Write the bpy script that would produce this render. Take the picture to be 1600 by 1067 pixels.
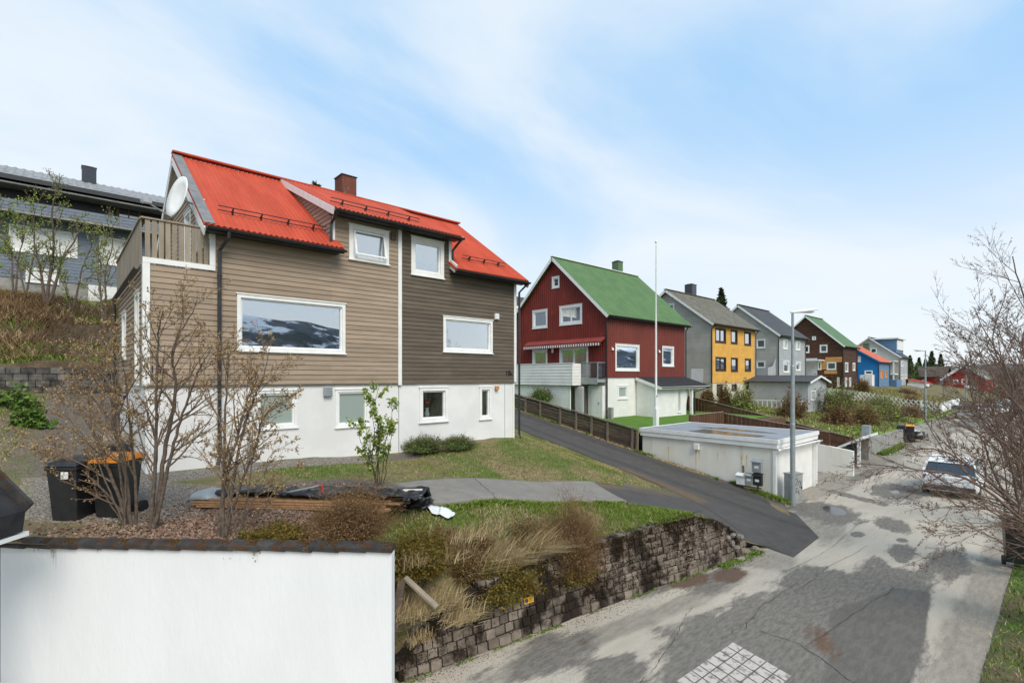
import bpy, math, random
import numpy as np
from mathutils import Vector
for o in list(bpy.data.objects): bpy.data.objects.remove(o)
S = bpy.context.scene; COL = S.collection; R = math.radians
# ---------------------------------------------------------------- camera
EYE = 4.9; F = 786.0; HY = 588.0; AZ = R(47.9)
CA, SA = math.cos(AZ), math.sin(AZ)
cam = bpy.data.cameras.new('camera'); camo = bpy.data.objects.new('camera', cam); COL.objects.link(camo)
camo.location = (0, 0, EYE); camo.rotation_euler = (R(90), 0, R(-90)+AZ)
cam.sensor_width = 36; cam.lens = 36*F/1600; cam.shift_y = 54.5/1600
cam.clip_start = .1; cam.clip_end = 6000; S.camera = camo
# ---------------------------------------------------------------- sky and sun
SUN_AZ = R(196); SUN_EL = R(46)
W = bpy.data.worlds.new('World'); S.world = W; W.use_nodes = True
nt = W.node_tree; nt.nodes.clear(); N = nt.nodes.new; L = nt.links.new
sky = N('ShaderNodeTexSky'); sky.sky_type = 'NISHITA'; sky.sun_disc = False
sky.sun_elevation = SUN_EL; sky.sun_rotation = SUN_AZ; sky.air_density = 1.0; sky.dust_density = .6; sky.ozone_density = 1.5
bg1 = N('ShaderNodeBackground'); bg1.inputs[1].default_value = .15
L(sky.outputs[0], bg1.inputs[0])
bg2 = N('ShaderNodeBackground'); bg2.inputs[1].default_value = 1.0
tc = N('ShaderNodeTexCoord'); sp = N('ShaderNodeSeparateXYZ'); L(tc.outputs['Generated'], sp.inputs[0])
def wm(op, a, b=None, clamp=False):
    n = N('ShaderNodeMath'); n.operation = op; n.use_clamp = clamp
    for i, v in enumerate((a, b)):
        if v is None: continue
        if isinstance(v, (int, float)): n.inputs[i].default_value = v
        else: L(v, n.inputs[i])
    return n.outputs[0]
zz = wm('MAXIMUM', sp.outputs[2], .0); den = wm('ADD', zz, .16)
cx = wm('DIVIDE', sp.outputs[0], den); cy = wm('DIVIDE', sp.outputs[1], den)
cb = N('ShaderNodeCombineXYZ'); L(cx, cb.inputs[0]); L(cy, cb.inputs[1])
mp = N('ShaderNodeMapping'); mp.inputs['Rotation'].default_value = (0, 0, R(20)); mp.inputs['Scale'].default_value = (1.0, 1.35, 1)
mp.inputs['Location'].default_value = (3.1, 1.7, 0); L(cb.outputs[0], mp.inputs[0])
n1 = N('ShaderNodeTexNoise'); n1.inputs['Scale'].default_value = .62; n1.inputs['Detail'].default_value = 7; n1.inputs['Roughness'].default_value = .52; n1.inputs['Distortion'].default_value = .5
L(mp.outputs[0], n1.inputs['Vector'])
mr = N('ShaderNodeMapRange'); mr.interpolation_type = 'SMOOTHSTEP'; mr.inputs[1].default_value = .35; mr.inputs[2].default_value = .66; mr.inputs[3].default_value = .0; mr.inputs[4].default_value = .85
L(wm('ADD', n1.outputs[0], wm('MULTIPLY', wm('SUBTRACT', sp.outputs[1], wm('MULTIPLY', sp.outputs[0], 1.15)), .035)), mr.inputs[0])
hz = N('ShaderNodeMapRange'); hz.interpolation_type = 'SMOOTHSTEP'; hz.inputs[1].default_value = .0; hz.inputs[2].default_value = .62; hz.inputs[3].default_value = .95; hz.inputs[4].default_value = .84
L(sp.outputs[2], hz.inputs[0])
inv = wm('MULTIPLY', wm('SUBTRACT', 1, mr.outputs[0]), wm('SUBTRACT', 1, hz.outputs[0]))
fac = wm('SUBTRACT', 1, inv, True)
veil = N('ShaderNodeMix'); veil.data_type = 'RGBA'; veil.inputs[6].default_value = (.15, .425, .74, 1); veil.inputs[7].default_value = (.645, .685, .715, 1)
hz2 = N('ShaderNodeMapRange'); hz2.interpolation_type = 'SMOOTHSTEP'; hz2.inputs[1].default_value = .0; hz2.inputs[2].default_value = .56; hz2.inputs[3].default_value = 1; hz2.inputs[4].default_value = .2
L(sp.outputs[2], hz2.inputs[0]); vf = wm('SUBTRACT', 1, wm('MULTIPLY', wm('SUBTRACT', 1, mr.outputs[0]), wm('SUBTRACT', 1, hz2.outputs[0])), True)
L(vf, veil.inputs[0]); L(veil.outputs[2], bg2.inputs[0])
mx = N('ShaderNodeMixShader'); L(fac, mx.inputs[0]); L(bg1.outputs[0], mx.inputs[1]); L(bg2.outputs[0], mx.inputs[2])
wo = N('ShaderNodeOutputWorld'); L(mx.outputs[0], wo.inputs[0])
sl = bpy.data.lights.new('sun', 'SUN'); sl.energy = 2.3; sl.angle = R(34); sl.color = (1, .92, .80)
so = bpy.data.objects.new('sun', sl); COL.objects.link(so)
sd = Vector((math.sin(SUN_AZ)*math.cos(SUN_EL), math.cos(SUN_AZ)*math.cos(SUN_EL), math.sin(SUN_EL)))
so.rotation_euler = sd.to_track_quat('Z', 'Y').to_euler()
S.view_settings.view_transform = 'Standard'; S.view_settings.look = 'None'; S.view_settings.gamma = 1; S.view_settings.exposure = 0.48
S.render.engine = 'CYCLES'

# ---------------------------------------------------------------- measuring helpers
def P(px, py, X=None, Y=None, Z=None):
    """real-world point whose direction was measured on the photo, on a given wall or ground plane"""
    r = (px-800)/F; u = (HY-py)/F
    dx = CA+SA*r; dy = SA-CA*r
    if X is not None: d = X/dx
    elif Y is not None: d = Y/dy
    else: d = (Z-EYE)/u
    return Vector((d*dx, d*dy, EYE+u*d))
# ---------------------------------------------------------------- object helpers
def tag(o, label=None, cat=None, group=None, kind=None):
    if label: o['label'] = label
    if cat: o['category'] = cat
    if group: o['group'] = group
    if kind: o['kind'] = kind
    return o
def empty(name, loc, label, cat, group=None, rz=0):
    o = bpy.data.objects.new(name, None); COL.objects.link(o); o.location = loc; o.rotation_euler = (0, 0, rz)
    o.empty_display_size = .3
    return tag(o, label, cat, group)
def copy_tree(o, parent=None):
    c = o.copy(); COL.objects.link(c)
    if parent: c.parent = parent
    for ch in [x for x in list(COL.objects) if x.parent == o]: copy_tree(ch, c)
    return c
class MB:
    def __init__(s): s.v = []; s.f = []
    def add(s, vs, fs):
        k = len(s.v); s.v += [tuple(v) for v in vs]; s.f += [tuple(i+k for i in f) for f in fs]; return s
    def quad(s, a, b, c, d): return s.add([a, b, c, d], [(0, 1, 2, 3)])
    def box(s, x0, x1, y0, y1, z0, z1):
        return s.add([(x0, y0, z0), (x1, y0, z0), (x1, y1, z0), (x0, y1, z0), (x0, y0, z1), (x1, y0, z1), (x1, y1, z1), (x0, y1, z1)],
                     [(0, 3, 2, 1), (4, 5, 6, 7), (0, 1, 5, 4), (1, 2, 6, 5), (2, 3, 7, 6), (3, 0, 4, 7)])
    def hexa(s, p):   # 8 corners, bottom four then top four
        return s.add(p, [(0, 3, 2, 1), (4, 5, 6, 7), (0, 1, 5, 4), (1, 2, 6, 5), (2, 3, 7, 6), (3, 0, 4, 7)])
    def bar(s, a, b, w, h, up=(0, 0, 1)):
        a = Vector(a); b = Vector(b); d = (b-a).normalized(); u = Vector(up)
        if abs(d.dot(u)) > .99: u = Vector((1, 0, 0))
        r = d.cross(u).normalized()*w/2; u = r.cross(d).normalized()*h/2
        return s.hexa([a-r-u, b-r-u, b+r-u, a+r-u, a-r+u, b-r+u, b+r+u, a+r+u])
    def tube(s, pts, rad, n=8, cap=True):
        pts = [Vector(p) for p in pts]; k = len(s.v)
        if not hasattr(rad, '__len__'): rad = [rad]*len(pts)
        prev = None
        for i, p in enumerate(pts):
            d = (pts[min(i+1, len(pts)-1)]-pts[max(i-1, 0)]).normalized()
            if prev is None:
                prev = d.cross(Vector((0, 0, 1)) if abs(d.z) < .9 else Vector((1, 0, 0))).normalized()
            a = (prev-d*prev.dot(d)).normalized(); b = d.cross(a); prev = a
            for j in range(n):
                t = 2*math.pi*j/n; q = p+(a*math.cos(t)+b*math.sin(t))*rad[i]; s.v.append((q.x, q.y, q.z))
        for i in range(len(pts)-1):
            for j in range(n):
                s.f.append((k+i*n+j, k+i*n+(j+1) % n, k+(i+1)*n+(j+1) % n, k+(i+1)*n+j))
        if cap:
            s.f.append(tuple(k+j for j in range(n))[::-1]); s.f.append(tuple(k+(len(pts)-1)*n+j for j in range(n)))
        return s
    def lathe(s, c, prof, n=16):
        k = len(s.v)
        for r, z in prof:
            for j in range(n):
                t = 2*math.pi*j/n; s.v.append((c[0]+r*math.cos(t), c[1]+r*math.sin(t), c[2]+z))
        for i in range(len(prof)-1):
            for j in range(n): s.f.append((k+i*n+j, k+i*n+(j+1) % n, k+(i+1)*n+(j+1) % n, k+(i+1)*n+j))
        return s
    def prism(s, poly, d):      # poly: closed 3-D polygon, d: extrusion vector
        n = len(poly); d = Vector(d); a = [Vector(p) for p in poly]
        return s.add(a+[p+d for p in a], [tuple(range(n))[::-1], tuple(range(n, 2*n))]+[(i, (i+1) % n, n+(i+1) % n, n+i) for i in range(n)])
    def build(s, name, m, parent=None, bevel=0, smooth=False):
        me = bpy.data.meshes.new(name); me.from_pydata(s.v, [], s.f); me.materials.append(m); me.validate(); me.update()
        if smooth: me.polygons.foreach_set('use_smooth', [True]*len(me.polygons))
        o = bpy.data.objects.new(name, me); COL.objects.link(o)
        if parent is not None:
            o.parent = parent
            if parent.type == 'EMPTY': o.location = -parent.location
        if bevel:
            b = o.modifiers.new('bevel', 'BEVEL'); b.width = bevel; b.segments = 2; b.limit_method = 'ANGLE'
        return o
def split_build(mb, name, m, parent=None, label=None, bevel=0):
    """every loose piece of the builder becomes its own part"""
    par = list(range(len(mb.v)))
    def find(i):
        while par[i] != i: par[i] = par[par[i]]; i = par[i]
        return i
    for f in mb.f:
        for q in f[1:]: par[find(q)] = find(f[0])
    gr = {}
    for f in mb.f: gr.setdefault(find(f[0]), []).append(f)
    out = []
    for fs in gr.values():
        ids = sorted({i for f in fs for i in f}); mp = {q: k for k, q in enumerate(ids)}; b = MB(); b.v = [mb.v[i] for i in ids]; b.f = [tuple(mp[i] for i in f) for f in fs]
        o = b.build(name, m, parent, bevel); out.append(o)
        if label: o['label'] = label
    return out
def np_tris(name, V, T, m, parent=None, attrs=None):
    me = bpy.data.meshes.new(name); V = np.ascontiguousarray(V, dtype=np.float32); T = np.ascontiguousarray(T, dtype=np.int32)
    k = T.shape[1]
    me.vertices.add(len(V)); me.vertices.foreach_set('co', V.ravel())
    me.loops.add(T.size); me.loops.foreach_set('vertex_index', T.ravel())
    me.polygons.add(len(T)); me.polygons.foreach_set('loop_start', np.arange(0, T.size, k, dtype=np.int32))
    me.update(calc_edges=True); me.validate()
    for n, a in (attrs or {}).items():
        at = me.attributes.new(n, 'FLOAT', 'POINT'); at.data.foreach_set('value', np.ascontiguousarray(a, dtype=np.float32))
    me.materials.append(m)
    o = bpy.data.objects.new(name, me); COL.objects.link(o)
    if parent is not None:
        o.parent = parent
        if parent.type == 'EMPTY': o.location = -parent.location
    return o
# ---------------------------------------------------------------- materials
MC = {}
def srgb(r, g, b):
    return tuple(((c/255)/12.92 if c/255 < .04045 else ((c/255+.055)/1.055)**2.4) for c in (r, g, b))+(1,)
def newmat(name):
    m = bpy.data.materials.new(name); m.use_nodes = True; t = m.node_tree
    return m, t, t.nodes['Principled BSDF'], t.nodes.new, t.links.new
def mat(name, c1, c2=None, scale=3.0, rough=.7, bump=0.0, bscale=40., lo=.35, hi=.65, metal=0, stretch=(1, 1, 1), c3=None, s3=12, lo3=.55, hi3=.7, island=0.0, spec=.3, detail=6):
    """two-tone noise paint with an optional third stain colour, per-piece variation and bump"""
    m, t, b, N, L = newmat(name)
    b.inputs['Roughness'].default_value = rough; b.inputs['Metallic'].default_value = metal; b.inputs['Specular IOR Level'].default_value = spec
    tc = N('ShaderNodeTexCoord'); mp = N('ShaderNodeMapping'); mp.inputs['Scale'].default_value = stretch; L(tc.outputs['Object'], mp.inputs[0])
    def noise(s, d=6):
        n = N('ShaderNodeTexNoise'); n.inputs['Scale'].default_value = s; n.inputs['Detail'].default_value = d; n.inputs['Roughness'].default_value = .6; L(mp.outputs[0], n.inputs['Vector']); return n.outputs[0]
    def ramp(v, lo, hi):
        r = N('ShaderNodeMapRange'); r.interpolation_type = 'SMOOTHSTEP'; r.inputs[1].default_value = lo; r.inputs[2].default_value = hi; L(v, r.inputs[0]); return r.outputs[0]
    def mix(f, a, c):
        x = N('ShaderNodeMix'); x.data_type = 'RGBA'
        L(f, x.inputs[0])
        for i, q in ((6, a), (7, c)):
            if isinstance(q, tuple): x.inputs[i].default_value = q
            else: L(q, x.inputs[i])
        return x.outputs[2]
    c1 = tuple(c1)+(1,) if len(c1) == 3 else c1
    if c2 is None: c2 = tuple(x*.88 for x in c1[:3])
    c2 = tuple(c2)+(1,) if len(c2) == 3 else c2
    col = mix(ramp(noise(scale, detail), lo, hi), c1, c2)
    if c3 is not None:
        c3 = tuple(c3)+(1,) if len(c3) == 3 else c3
        col = mix(ramp(noise(s3), lo3, hi3), col, c3)
    if island:
        g = N('ShaderNodeNewGeometry'); h = N('ShaderNodeHueSaturation'); r = N('ShaderNodeMapRange'); r.inputs[3].default_value = 1-island; r.inputs[4].default_value = 1+island
        L(g.outputs['Random Per Island'], r.inputs[0]); L(r.outputs[0], h.inputs['Value']); L(col, h.inputs['Color']); col = h.outputs[0]
    L(col, b.inputs['Base Color'])
    if bump:
        bu = N('ShaderNodeBump'); bu.inputs['Strength'].default_value = bump; bu.inputs['Distance'].default_value = .02; L(noise(bscale, 4), bu.inputs['Height']); L(bu.outputs[0], b.inputs['Normal'])
    return m
def leafmat(name, cols, rough=.7, trans=.25):
    m, t, b, N, L = newmat(name)
    g = N('ShaderNodeNewGeometry'); r = N('ShaderNodeValToRGB'); r.color_ramp.interpolation = 'LINEAR'
    e = r.color_ramp.elements
    while len(e) < len(cols): e.new(.5)
    for i, c in enumerate(cols): e[i].position = i/(len(cols)-1); e[i].color = tuple(c)+(1,)
    L(g.outputs['Random Per Island'], r.inputs[0]); L(r.outputs[0], b.inputs['Base Color']); b.inputs['Roughness'].default_value = rough
    b.inputs['Specular IOR Level'].default_value = .15
    return m
def glass(name, tint=(.02, .025, .03), refl=.5, see=.0, rough=.01):
    m, t, b, N, L = newmat(name); out = t.nodes['Material Output']
    gl = N('ShaderNodeBsdfGlossy'); gl.inputs['Roughness'].default_value = rough; gl.inputs['Color'].default_value = (.93, .96, 1, 1)
    lw = N('ShaderNodeLayerWeight'); lw.inputs[0].default_value = .35
    mr = N('ShaderNodeMapRange'); mr.inputs[3].default_value = refl; mr.inputs[4].default_value = min(1, refl+.4); L(lw.outputs['Fresnel'], mr.inputs[0])
    b.inputs['Base Color'].default_value = tuple(tint)+(1,); b.inputs['Roughness'].default_value = .1
    base = b.outputs[0]
    if see:
        tr = N('ShaderNodeBsdfTransparent'); tr.inputs[0].default_value = (.9, .95, .93, 1)
        x = N('ShaderNodeMixShader'); x.inputs[0].default_value = see; L(b.outputs[0], x.inputs[1]); L(tr.outputs[0], x.inputs[2]); base = x.outputs[0]
    x = N('ShaderNodeMixShader'); L(mr.outputs[0], x.inputs[0]); L(base, x.inputs[1]); L(gl.outputs[0], x.inputs[2]); L(x.outputs[0], out.inputs[0])
    return m
M = dict(
 beige=mat('beige_boards', (.355, .272, .198), (.30, .23, .168), 2, .75, .25, 60, stretch=(.6, .6, 4), c3=(.23, .17, .118), s3=5, lo3=.58, hi3=.8, island=.10),
 umber=mat('dark_brown_boards', (.135, .108, .08), (.105, .084, .063), 2, .75, .25, 60, stretch=(.6, .6, 4), island=.11),
 white=mat('white_paint', (.80, .79, .76), (.72, .71, .68), 1.5, .6, .05, 30),
 trim=mat('white_trim', (.82, .82, .80), (.75, .75, .72), 4, .5),
 render=mat('white_render', (.80, .79, .77), (.72, .71, .69), .8, .85, .5, 90, c3=(.62, .60, .56), s3=1.3, lo3=.66, hi3=.85),
 plinth=mat('coarse_white_render', (.80, .79, .75), (.74, .73, .69), 2, .85, 1.0, 25),
 creamwall=mat('rust_stained_white_render', (.84, .81, .73), (.78, .735, .635), 1.2, .85, .3, 30, stretch=(1, 1, .28), c3=(.66, .50, .30), s3=1.5, lo3=.56, hi3=.78),
 redroof=mat('red_roof_sheet', (.52, .084, .042), (.43, .062, .031), .9, .62, .1, 20, c3=(.40, .085, .04), s3=3, lo3=.52, hi3=.75, spec=.12, stretch=(2.2, .5, .5)),
 black=mat('black_metal', (.018, .018, .02), (.03, .03, .032), 8, .45, metal=0, spec=.5),
 blackroof=mat('black_roof_felt', (.020, .020, .023), (.035, .034, .036), 5, .85, .4, 80),
 greyroof=mat('grey_corrugated_roof', (.30, .30, .30), (.22, .22, .22), 2, .6, .1),
 mossroof=mat('weathered_slate_roof', (.125, .115, .085), (.17, .155, .125), 1.2, .85, .4, 30, c3=(.075, .078, .045), s3=2.5, lo3=.5, hi3=.7),
 darkroof=mat('dark_slate_roof', (.055, .056, .06), (.075, .074, .075), 2, .7, .4, 30),
 greenroof=mat('green_roof_sheet', (.10, .18, .065), (.08, .15, .055), 1.2, .55, .1, c3=(.11, .21, .08), s3=4),
 redclad=mat('dark_red_cladding', (.205, .027, .018), (.155, .021, .014), 1.0, .55, .05, c3=(.34, .055, .03), s3=2.2, lo3=.58, hi3=.8, stretch=(1, 1, .5)),
 redclad2=mat('dull_red_cladding', (.185, .042, .03), (.155, .035, .026), 1.0, .6, .05, stretch=(1, 1, .5)),
 yellow=mat('yellow_boards', (.74, .40, .085), (.66, .35, .07), 1.5, .7, .1, island=.04),
 greysid=mat('grey_boards', (.45, .43, .38), (.39, .375, .33), 1.5, .7, .1, island=.04),
 ltgrey=mat('light_grey_boards', (.41, .425, .44), (.36, .375, .39), 1.5, .7, .1, island=.03),
 brownsid=mat('stained_brown_boards', (.085, .038, .020), (.055, .026, .016), 2.5, .75, .2, stretch=(1, 1, 3), c3=(.16, .075, .035), s3=4, island=.15),
 orangewood=mat('bare_orange_wood', (.62, .30, .10), (.52, .24, .08), 3, .7, .2, island=.1),
 bluesid=mat('bright_blue_boards', (.012, .17, .42), (.012, .15, .36), 1.5, .65, .1),
 paleblue=mat('faded_blue_boards', (.13, .23, .36), (.11, .20, .32), 1.5, .65, .1),
 orangeroof=mat('orange_roof_tiles', (.62, .14, .07), (.50, .11, .055), 2, .7, .2),
 brightred=mat('bright_red_boards', (.42, .035, .022), (.33, .028, .018), 1.5, .65, .1),
 slateblue=mat('slate_blue_shingles', (.15, .18, .225), (.20, .23, .28), 9, .8, .4, 30, stretch=(1, 1, 3), c3=(.075, .10, .145), s3=14),
 brick=mat('dull_red_chimney', (.17, .062, .042), (.13, .05, .036), 4, .85, .3, c3=(.22, .17, .14), s3=3),
 cement=mat('grey_cement', (.33, .32, .30), (.26, .25, .23), 2, .9, .4, c3=(.15, .14, .12), s3=4),
 greenchim=mat('green_chimney', (.09, .16, .075), (.12, .17, .09), 3, .8, .2),
 glass=glass('window_glass', (.02, .03, .035), .50, .85),
 glassdark=glass('dark_window_glass', (.015, .015, .015), .10, .9),
 glassdark0=glass('tinted_car_glass', (.012, .014, .016), .06, 0),
 glassfrost=glass('frosted_window_glass', (.30, .36, .33), .12, 0, .25),
 glassfar=glass('far_window_glass', (.035, .045, .055), .24, 0),
 glassrail=glass('balcony_glass', (.06, .05, .07), .10, .55),
 curtain=mat('pale_curtain', (.55, .54, .58), (.48, .47, .50), 5, .9),
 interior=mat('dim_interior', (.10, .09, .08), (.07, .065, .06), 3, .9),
 deckwood=mat('greyed_deck_boards', (.32, .265, .20), (.25, .205, .155), 3, .8, .3, 50, stretch=(2, 2, .5), island=.12),
 fencewood=mat('weathered_fence_boards', (.125, .088, .062), (.085, .060, .045), 3, .85, .3, 50, stretch=(.6, .6, 4), c3=(.19, .15, .115), s3=5, island=.25),
 brownfence=mat('brown_stained_fence', (.125, .062, .035), (.09, .044, .027), 3, .8, .2, c3=(.16, .09, .055), s3=3, island=.2),
 postwood=mat('grey_fence_posts', (.20, .165, .125), (.15, .12, .09), 5, .85, .3),
 galv=mat('galvanised_steel', (.36, .39, .40), (.30, .33, .34), 6, .5, metal=.35, spec=.5),
 cabinet=mat('grey_cabinet_paint', (.34, .35, .34), (.28, .29, .28), 4, .6, .05),
 flatroof=mat('grey_roof_membrane', (.29, .30, .32), (.25, .26, .28), 1.5, .75, .1),
 puddle=mat('rain_water', (.085, .07, .05), (.11, .10, .09), 2, .18, spec=.5),
 plastic=mat('black_bin_plastic', (.014, .015, .017), (.022, .023, .025), 6, .45, .05, spec=.5),
 orangepl=mat('orange_bin_plastic', (.83, .27, .012), (.75, .23, .01), 4, .45, spec=.5),
 plank=mat('sawn_planks', (.42, .24, .12), (.30, .17, .09), 3, .8, .2, stretch=(4, 4, 4), island=.25),
 tarp=mat('black_tarpaulin', (.010, .010, .013), (.02, .02, .024), 6, .32, .5, 8, spec=.6),
 sacking=mat('white_plastic_sacking', (.68, .70, .70), (.60, .62, .63), 6, .5, .4, 12, c3=(.08, .16, .25), s3=6, lo3=.62, hi3=.68),
 redpaint=mat('red_handle', (.45, .05, .03), (.38, .04, .025), 6, .5),
 bark=mat('grey_brown_bark', (.15, .112, .085), (.085, .065, .05), 14, .9, .4, 40),
 twig=mat('red_brown_twigs', (.20, .135, .105), (.13, .09, .072), 8, .85),
 twig2=mat('tan_twigs', (.20, .145, .10), (.14, .10, .07), 8, .85),
 buds=leafmat('tan_buds', [(.18, .10, .045), (.34, .22, .10), (.42, .30, .15), (.32, .19, .09)]),
 budred=leafmat('red_brown_buds', [(.10, .05, .035), (.16, .085, .05), (.24, .15, .08)]),
 leafyg=leafmat('young_green_leaves', [(.13, .20, .03), (.22, .30, .05), (.30, .36, .08), (.10, .15, .03)]),
 leafgreen=leafmat('green_leaves', [(.05, .11, .02), (.09, .17, .03), (.15, .25, .045)]),
 leafdark=leafmat('dark_green_leaves', [(.025, .042, .016), (.045, .07, .026), (.065, .09, .04)]),
 leafbrown=leafmat('brown_green_leaves', [(.09, .055, .025), (.15, .085, .035), (.20, .13, .05), (.09, .10, .03)]),
 leafrust=leafmat('rusty_twigs', [(.11, .060, .030), (.19, .105, .05), (.26, .16, .08), (.12, .09, .04)]),
 leafolive=leafmat('olive_sprigs', [(.06, .055, .015), (.12, .10, .02), (.20, .15, .03), (.16, .08, .025)]),
 grassg=leafmat('green_grass_blades', [(.06, .11, .014), (.11, .18, .022), (.17, .25, .035), (.24, .26, .07)]),
 grassd=leafmat('dry_grass_blades', [(.30, .215, .115), (.44, .33, .18), (.56, .44, .26), (.25, .21, .08)]),
 litter=leafmat('dead_leaves', [(.14, .08, .055), (.25, .16, .12), (.36, .26, .20), (.18, .11, .06)]),
 tile=mat('black_mossy_tiles', (.032, .030, .030), (.055, .052, .05), 6, .85, .5, 40, c3=(.060, .030, .014), s3=7, lo3=.48, hi3=.62, island=.3),
 block=mat('grey_concrete_blocks', (.225, .185, .148), (.15, .12, .095), 5, .9, .6, 50, c3=(.020, .013, .009), s3=1.5, lo3=.45, hi3=.58, island=.3),
 block2=mat('mottled_concrete_blocks', (.14, .132, .12), (.05, .047, .042), 3, .9, .5, 40, c3=(.20, .18, .15), s3=2.0, island=.45),
 mortar=mat('mossy_black_joints', (.020, .014, .010), (.03, .024, .015), 10, 1),
 rock=mat('broken_rock', (.25, .22, .19), (.16, .14, .12), 6, .9, .5, island=.2),
 carwhite=mat('white_car_paint', (.80, .80, .79), (.76, .76, .75), 3, .35, spec=.35),
 carsilver=mat('silver_car_paint', (.42, .44, .46), (.38, .40, .42), 3, .3, metal=.5),
 cardark=mat('dark_car_paint', (.03, .035, .045), (.025, .03, .04), 3, .25, spec=.6),
 tyre=mat('tyre_rubber', (.015, .015, .015), (.02, .02, .02), 6, .8),
 taillight=mat('red_lamp_lens', (.35, .02, .02), (.3, .015, .015), 3, .3),
 number=mat('dark_numerals', (.02, .018, .016), (.025, .02, .02), 3, .5),
 signyel=mat('yellow_sign', (.75, .50, .03), (.68, .45, .03), 3, .5),
 signred=mat('sign_red', (.5, .02, .02), (.45, .02, .02), 3, .5),
 signblue=mat('sign_blue', (.03, .05, .25), (.03, .05, .22), 3, .5),
 stripe=mat('faded_red_awning', (.27, .05, .04), (.22, .04, .032), 3, .8),
 worn=None)
def wornpaint():
    m, t, b, N, L = newmat('worn_white_paint')
    tc = N('ShaderNodeTexCoord'); n = N('ShaderNodeTexNoise'); n.inputs['Scale'].default_value = 7; n.inputs['Detail'].default_value = 8; n.inputs['Roughness'].default_value = .7
    L(tc.outputs['Object'], n.inputs[0]); r = N('ShaderNodeMapRange'); r.inputs[1].default_value = .36; r.inputs[2].default_value = .50; L(n.outputs[0], r.inputs[0])
    x = N('ShaderNodeMix'); x.data_type = 'RGBA'; L(r.outputs[0], x.inputs[0]); x.inputs[6].default_value = (.15, .125, .11, 1); x.inputs[7].default_value = (.50, .45, .40, 1)
    L(x.outputs[2], b.inputs['Base Color']); b.inputs['Roughness'].default_value = .9
    return m
M['worn'] = wornpaint()
# ---------------------------------------------------------------- ground shapes
def tps_fit(pts):
    pts = np.array(pts, float); n = len(pts); d = np.linalg.norm(pts[:, None, :2]-pts[None, :, :2], axis=2)
    K = np.where(d > 0, d*d*np.log(d+1e-12), 0)+np.eye(n)*.02
    A = np.zeros((n+3, n+3)); A[:n, :n] = K; A[:n, n] = 1; A[:n, n+1:] = pts[:, :2]; A[n, :n] = 1; A[n+1:, :n] = pts[:, :2].T
    w = np.linalg.solve(A, np.r_[pts[:, 2], 0, 0, 0]); return pts, w
WA = Vector((4.06, 7.16, 0)); WB = Vector((14.1, 5.96, 0)); WD = (WB-WA).normalized(); WL = (WB-WA).length; WN = Vector((-WD.y, WD.x, 0))
WTOP = [(0, .30), (.45, .62), (1.0, .92), (1.6, 1.12), (2.5, 1.26), (5, 1.33), (6.5, 1.38), (8, 1.34), (8.9, 1.1), (9.6, .72), (WL, .36)]
def wtop(s): return float(np.interp(s, [a for a, b in WTOP], [b for a, b in WTOP]))
def gdrive(Y): return float(np.interp(Y, [5.2, 6.6, 8, 13.6, 22, 30], [0, .06, .32, 1.34, 2.9, 4.2]))
cps = []
for s in (0, 1, 2, 3.5, 5, 6.5, 8, 9, 9.8):
    p = WA+WD*s+WN*.45; cps.append((p.x, p.y, wtop(s)-.03))
cps += [(3.3, 7.3, 1.5), (2.4, 8.1, 2.1), (1.0, 9.4, 2.32), (-.4, 10.7, 2.4), (-2.5, 12.2, 2.5),
 (5.2, 8.1, 1.75), (7, 8.0, 1.85), (9.5, 7.8, 1.6), (12, 7.3, 1.25),
 (6, 8.7, 2.12), (6, 10.5, 2.32), (4, 9.5, 2.33), (2.5, 11, 2.38), (9.4, 8.7, 1.68), (10.5, 10.3, 1.75), (13, 8, 1.08), (14.8, 9.7, 1.0), (12.5, 9.3, 1.35), (15.2, 7.6, .5), (15, 6.4, .12),
 (.4, 11.5, 2.42), (1.4, 13.8, 2.72), (5, 13.8, 2.68), (8, 13.8, 2.53), (12.7, 13.8, 2.60), (9, 12, 2.33), (12, 12, 2.15), (6, 12.2, 2.45),
 (14.5, 13.8, 2.1), (14.8, 11.5, 1.5), (14.5, 18, 2.7), (13, 21, 3.1), (-1, 14, 2.75), (-.3, 18, 3.15), (0, 22, 3.7), (0, 26, 4.23), (5, 26, 4.3), (10, 26, 4.2),
 (-3, 14.5, 3.25), (-3, 18, 3.9), (-4, 22, 4.7), (-6, 26, 5.0), (-8, 14, 3.8)]
for Y in (5.4, 7, 9, 11.5, 13.6, 17, 22, 26):
    cps += [(17.0, Y, gdrive(Y)), (20.4, Y+(.3 if Y < 7 else 0), gdrive(Y))]
TP, TW = tps_fit(cps)
def fz(x, y):
    x = np.asarray(x, float); y = np.asarray(y, float); sh = x.shape; X = x.ravel(); Y = y.ravel()
    d2 = (X[:, None]-TP[None, :, 0])**2+(Y[:, None]-TP[None, :, 1])**2
    U = np.where(d2 > 1e-9, .5*d2*np.log(d2+1e-12), 0)
    z = U@TW[:len(TP)]+TW[len(TP)]+X*TW[len(TP)+1]+Y*TW[len(TP)+2]
    return z.reshape(sh)
def f1(x, y): return float(fz(np.array([x]), np.array([y]))[0])
def interp_poly(pl, n):
    pl = np.array(pl, float); d = np.r_[0, np.cumsum(np.linalg.norm(np.diff(pl[:, :2], axis=0), axis=1))]; s = np.linspace(0, d[-1], n)
    return np.stack([np.interp(s, d, pl[:, 0]), np.interp(s, d, pl[:, 1])], 1)
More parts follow.
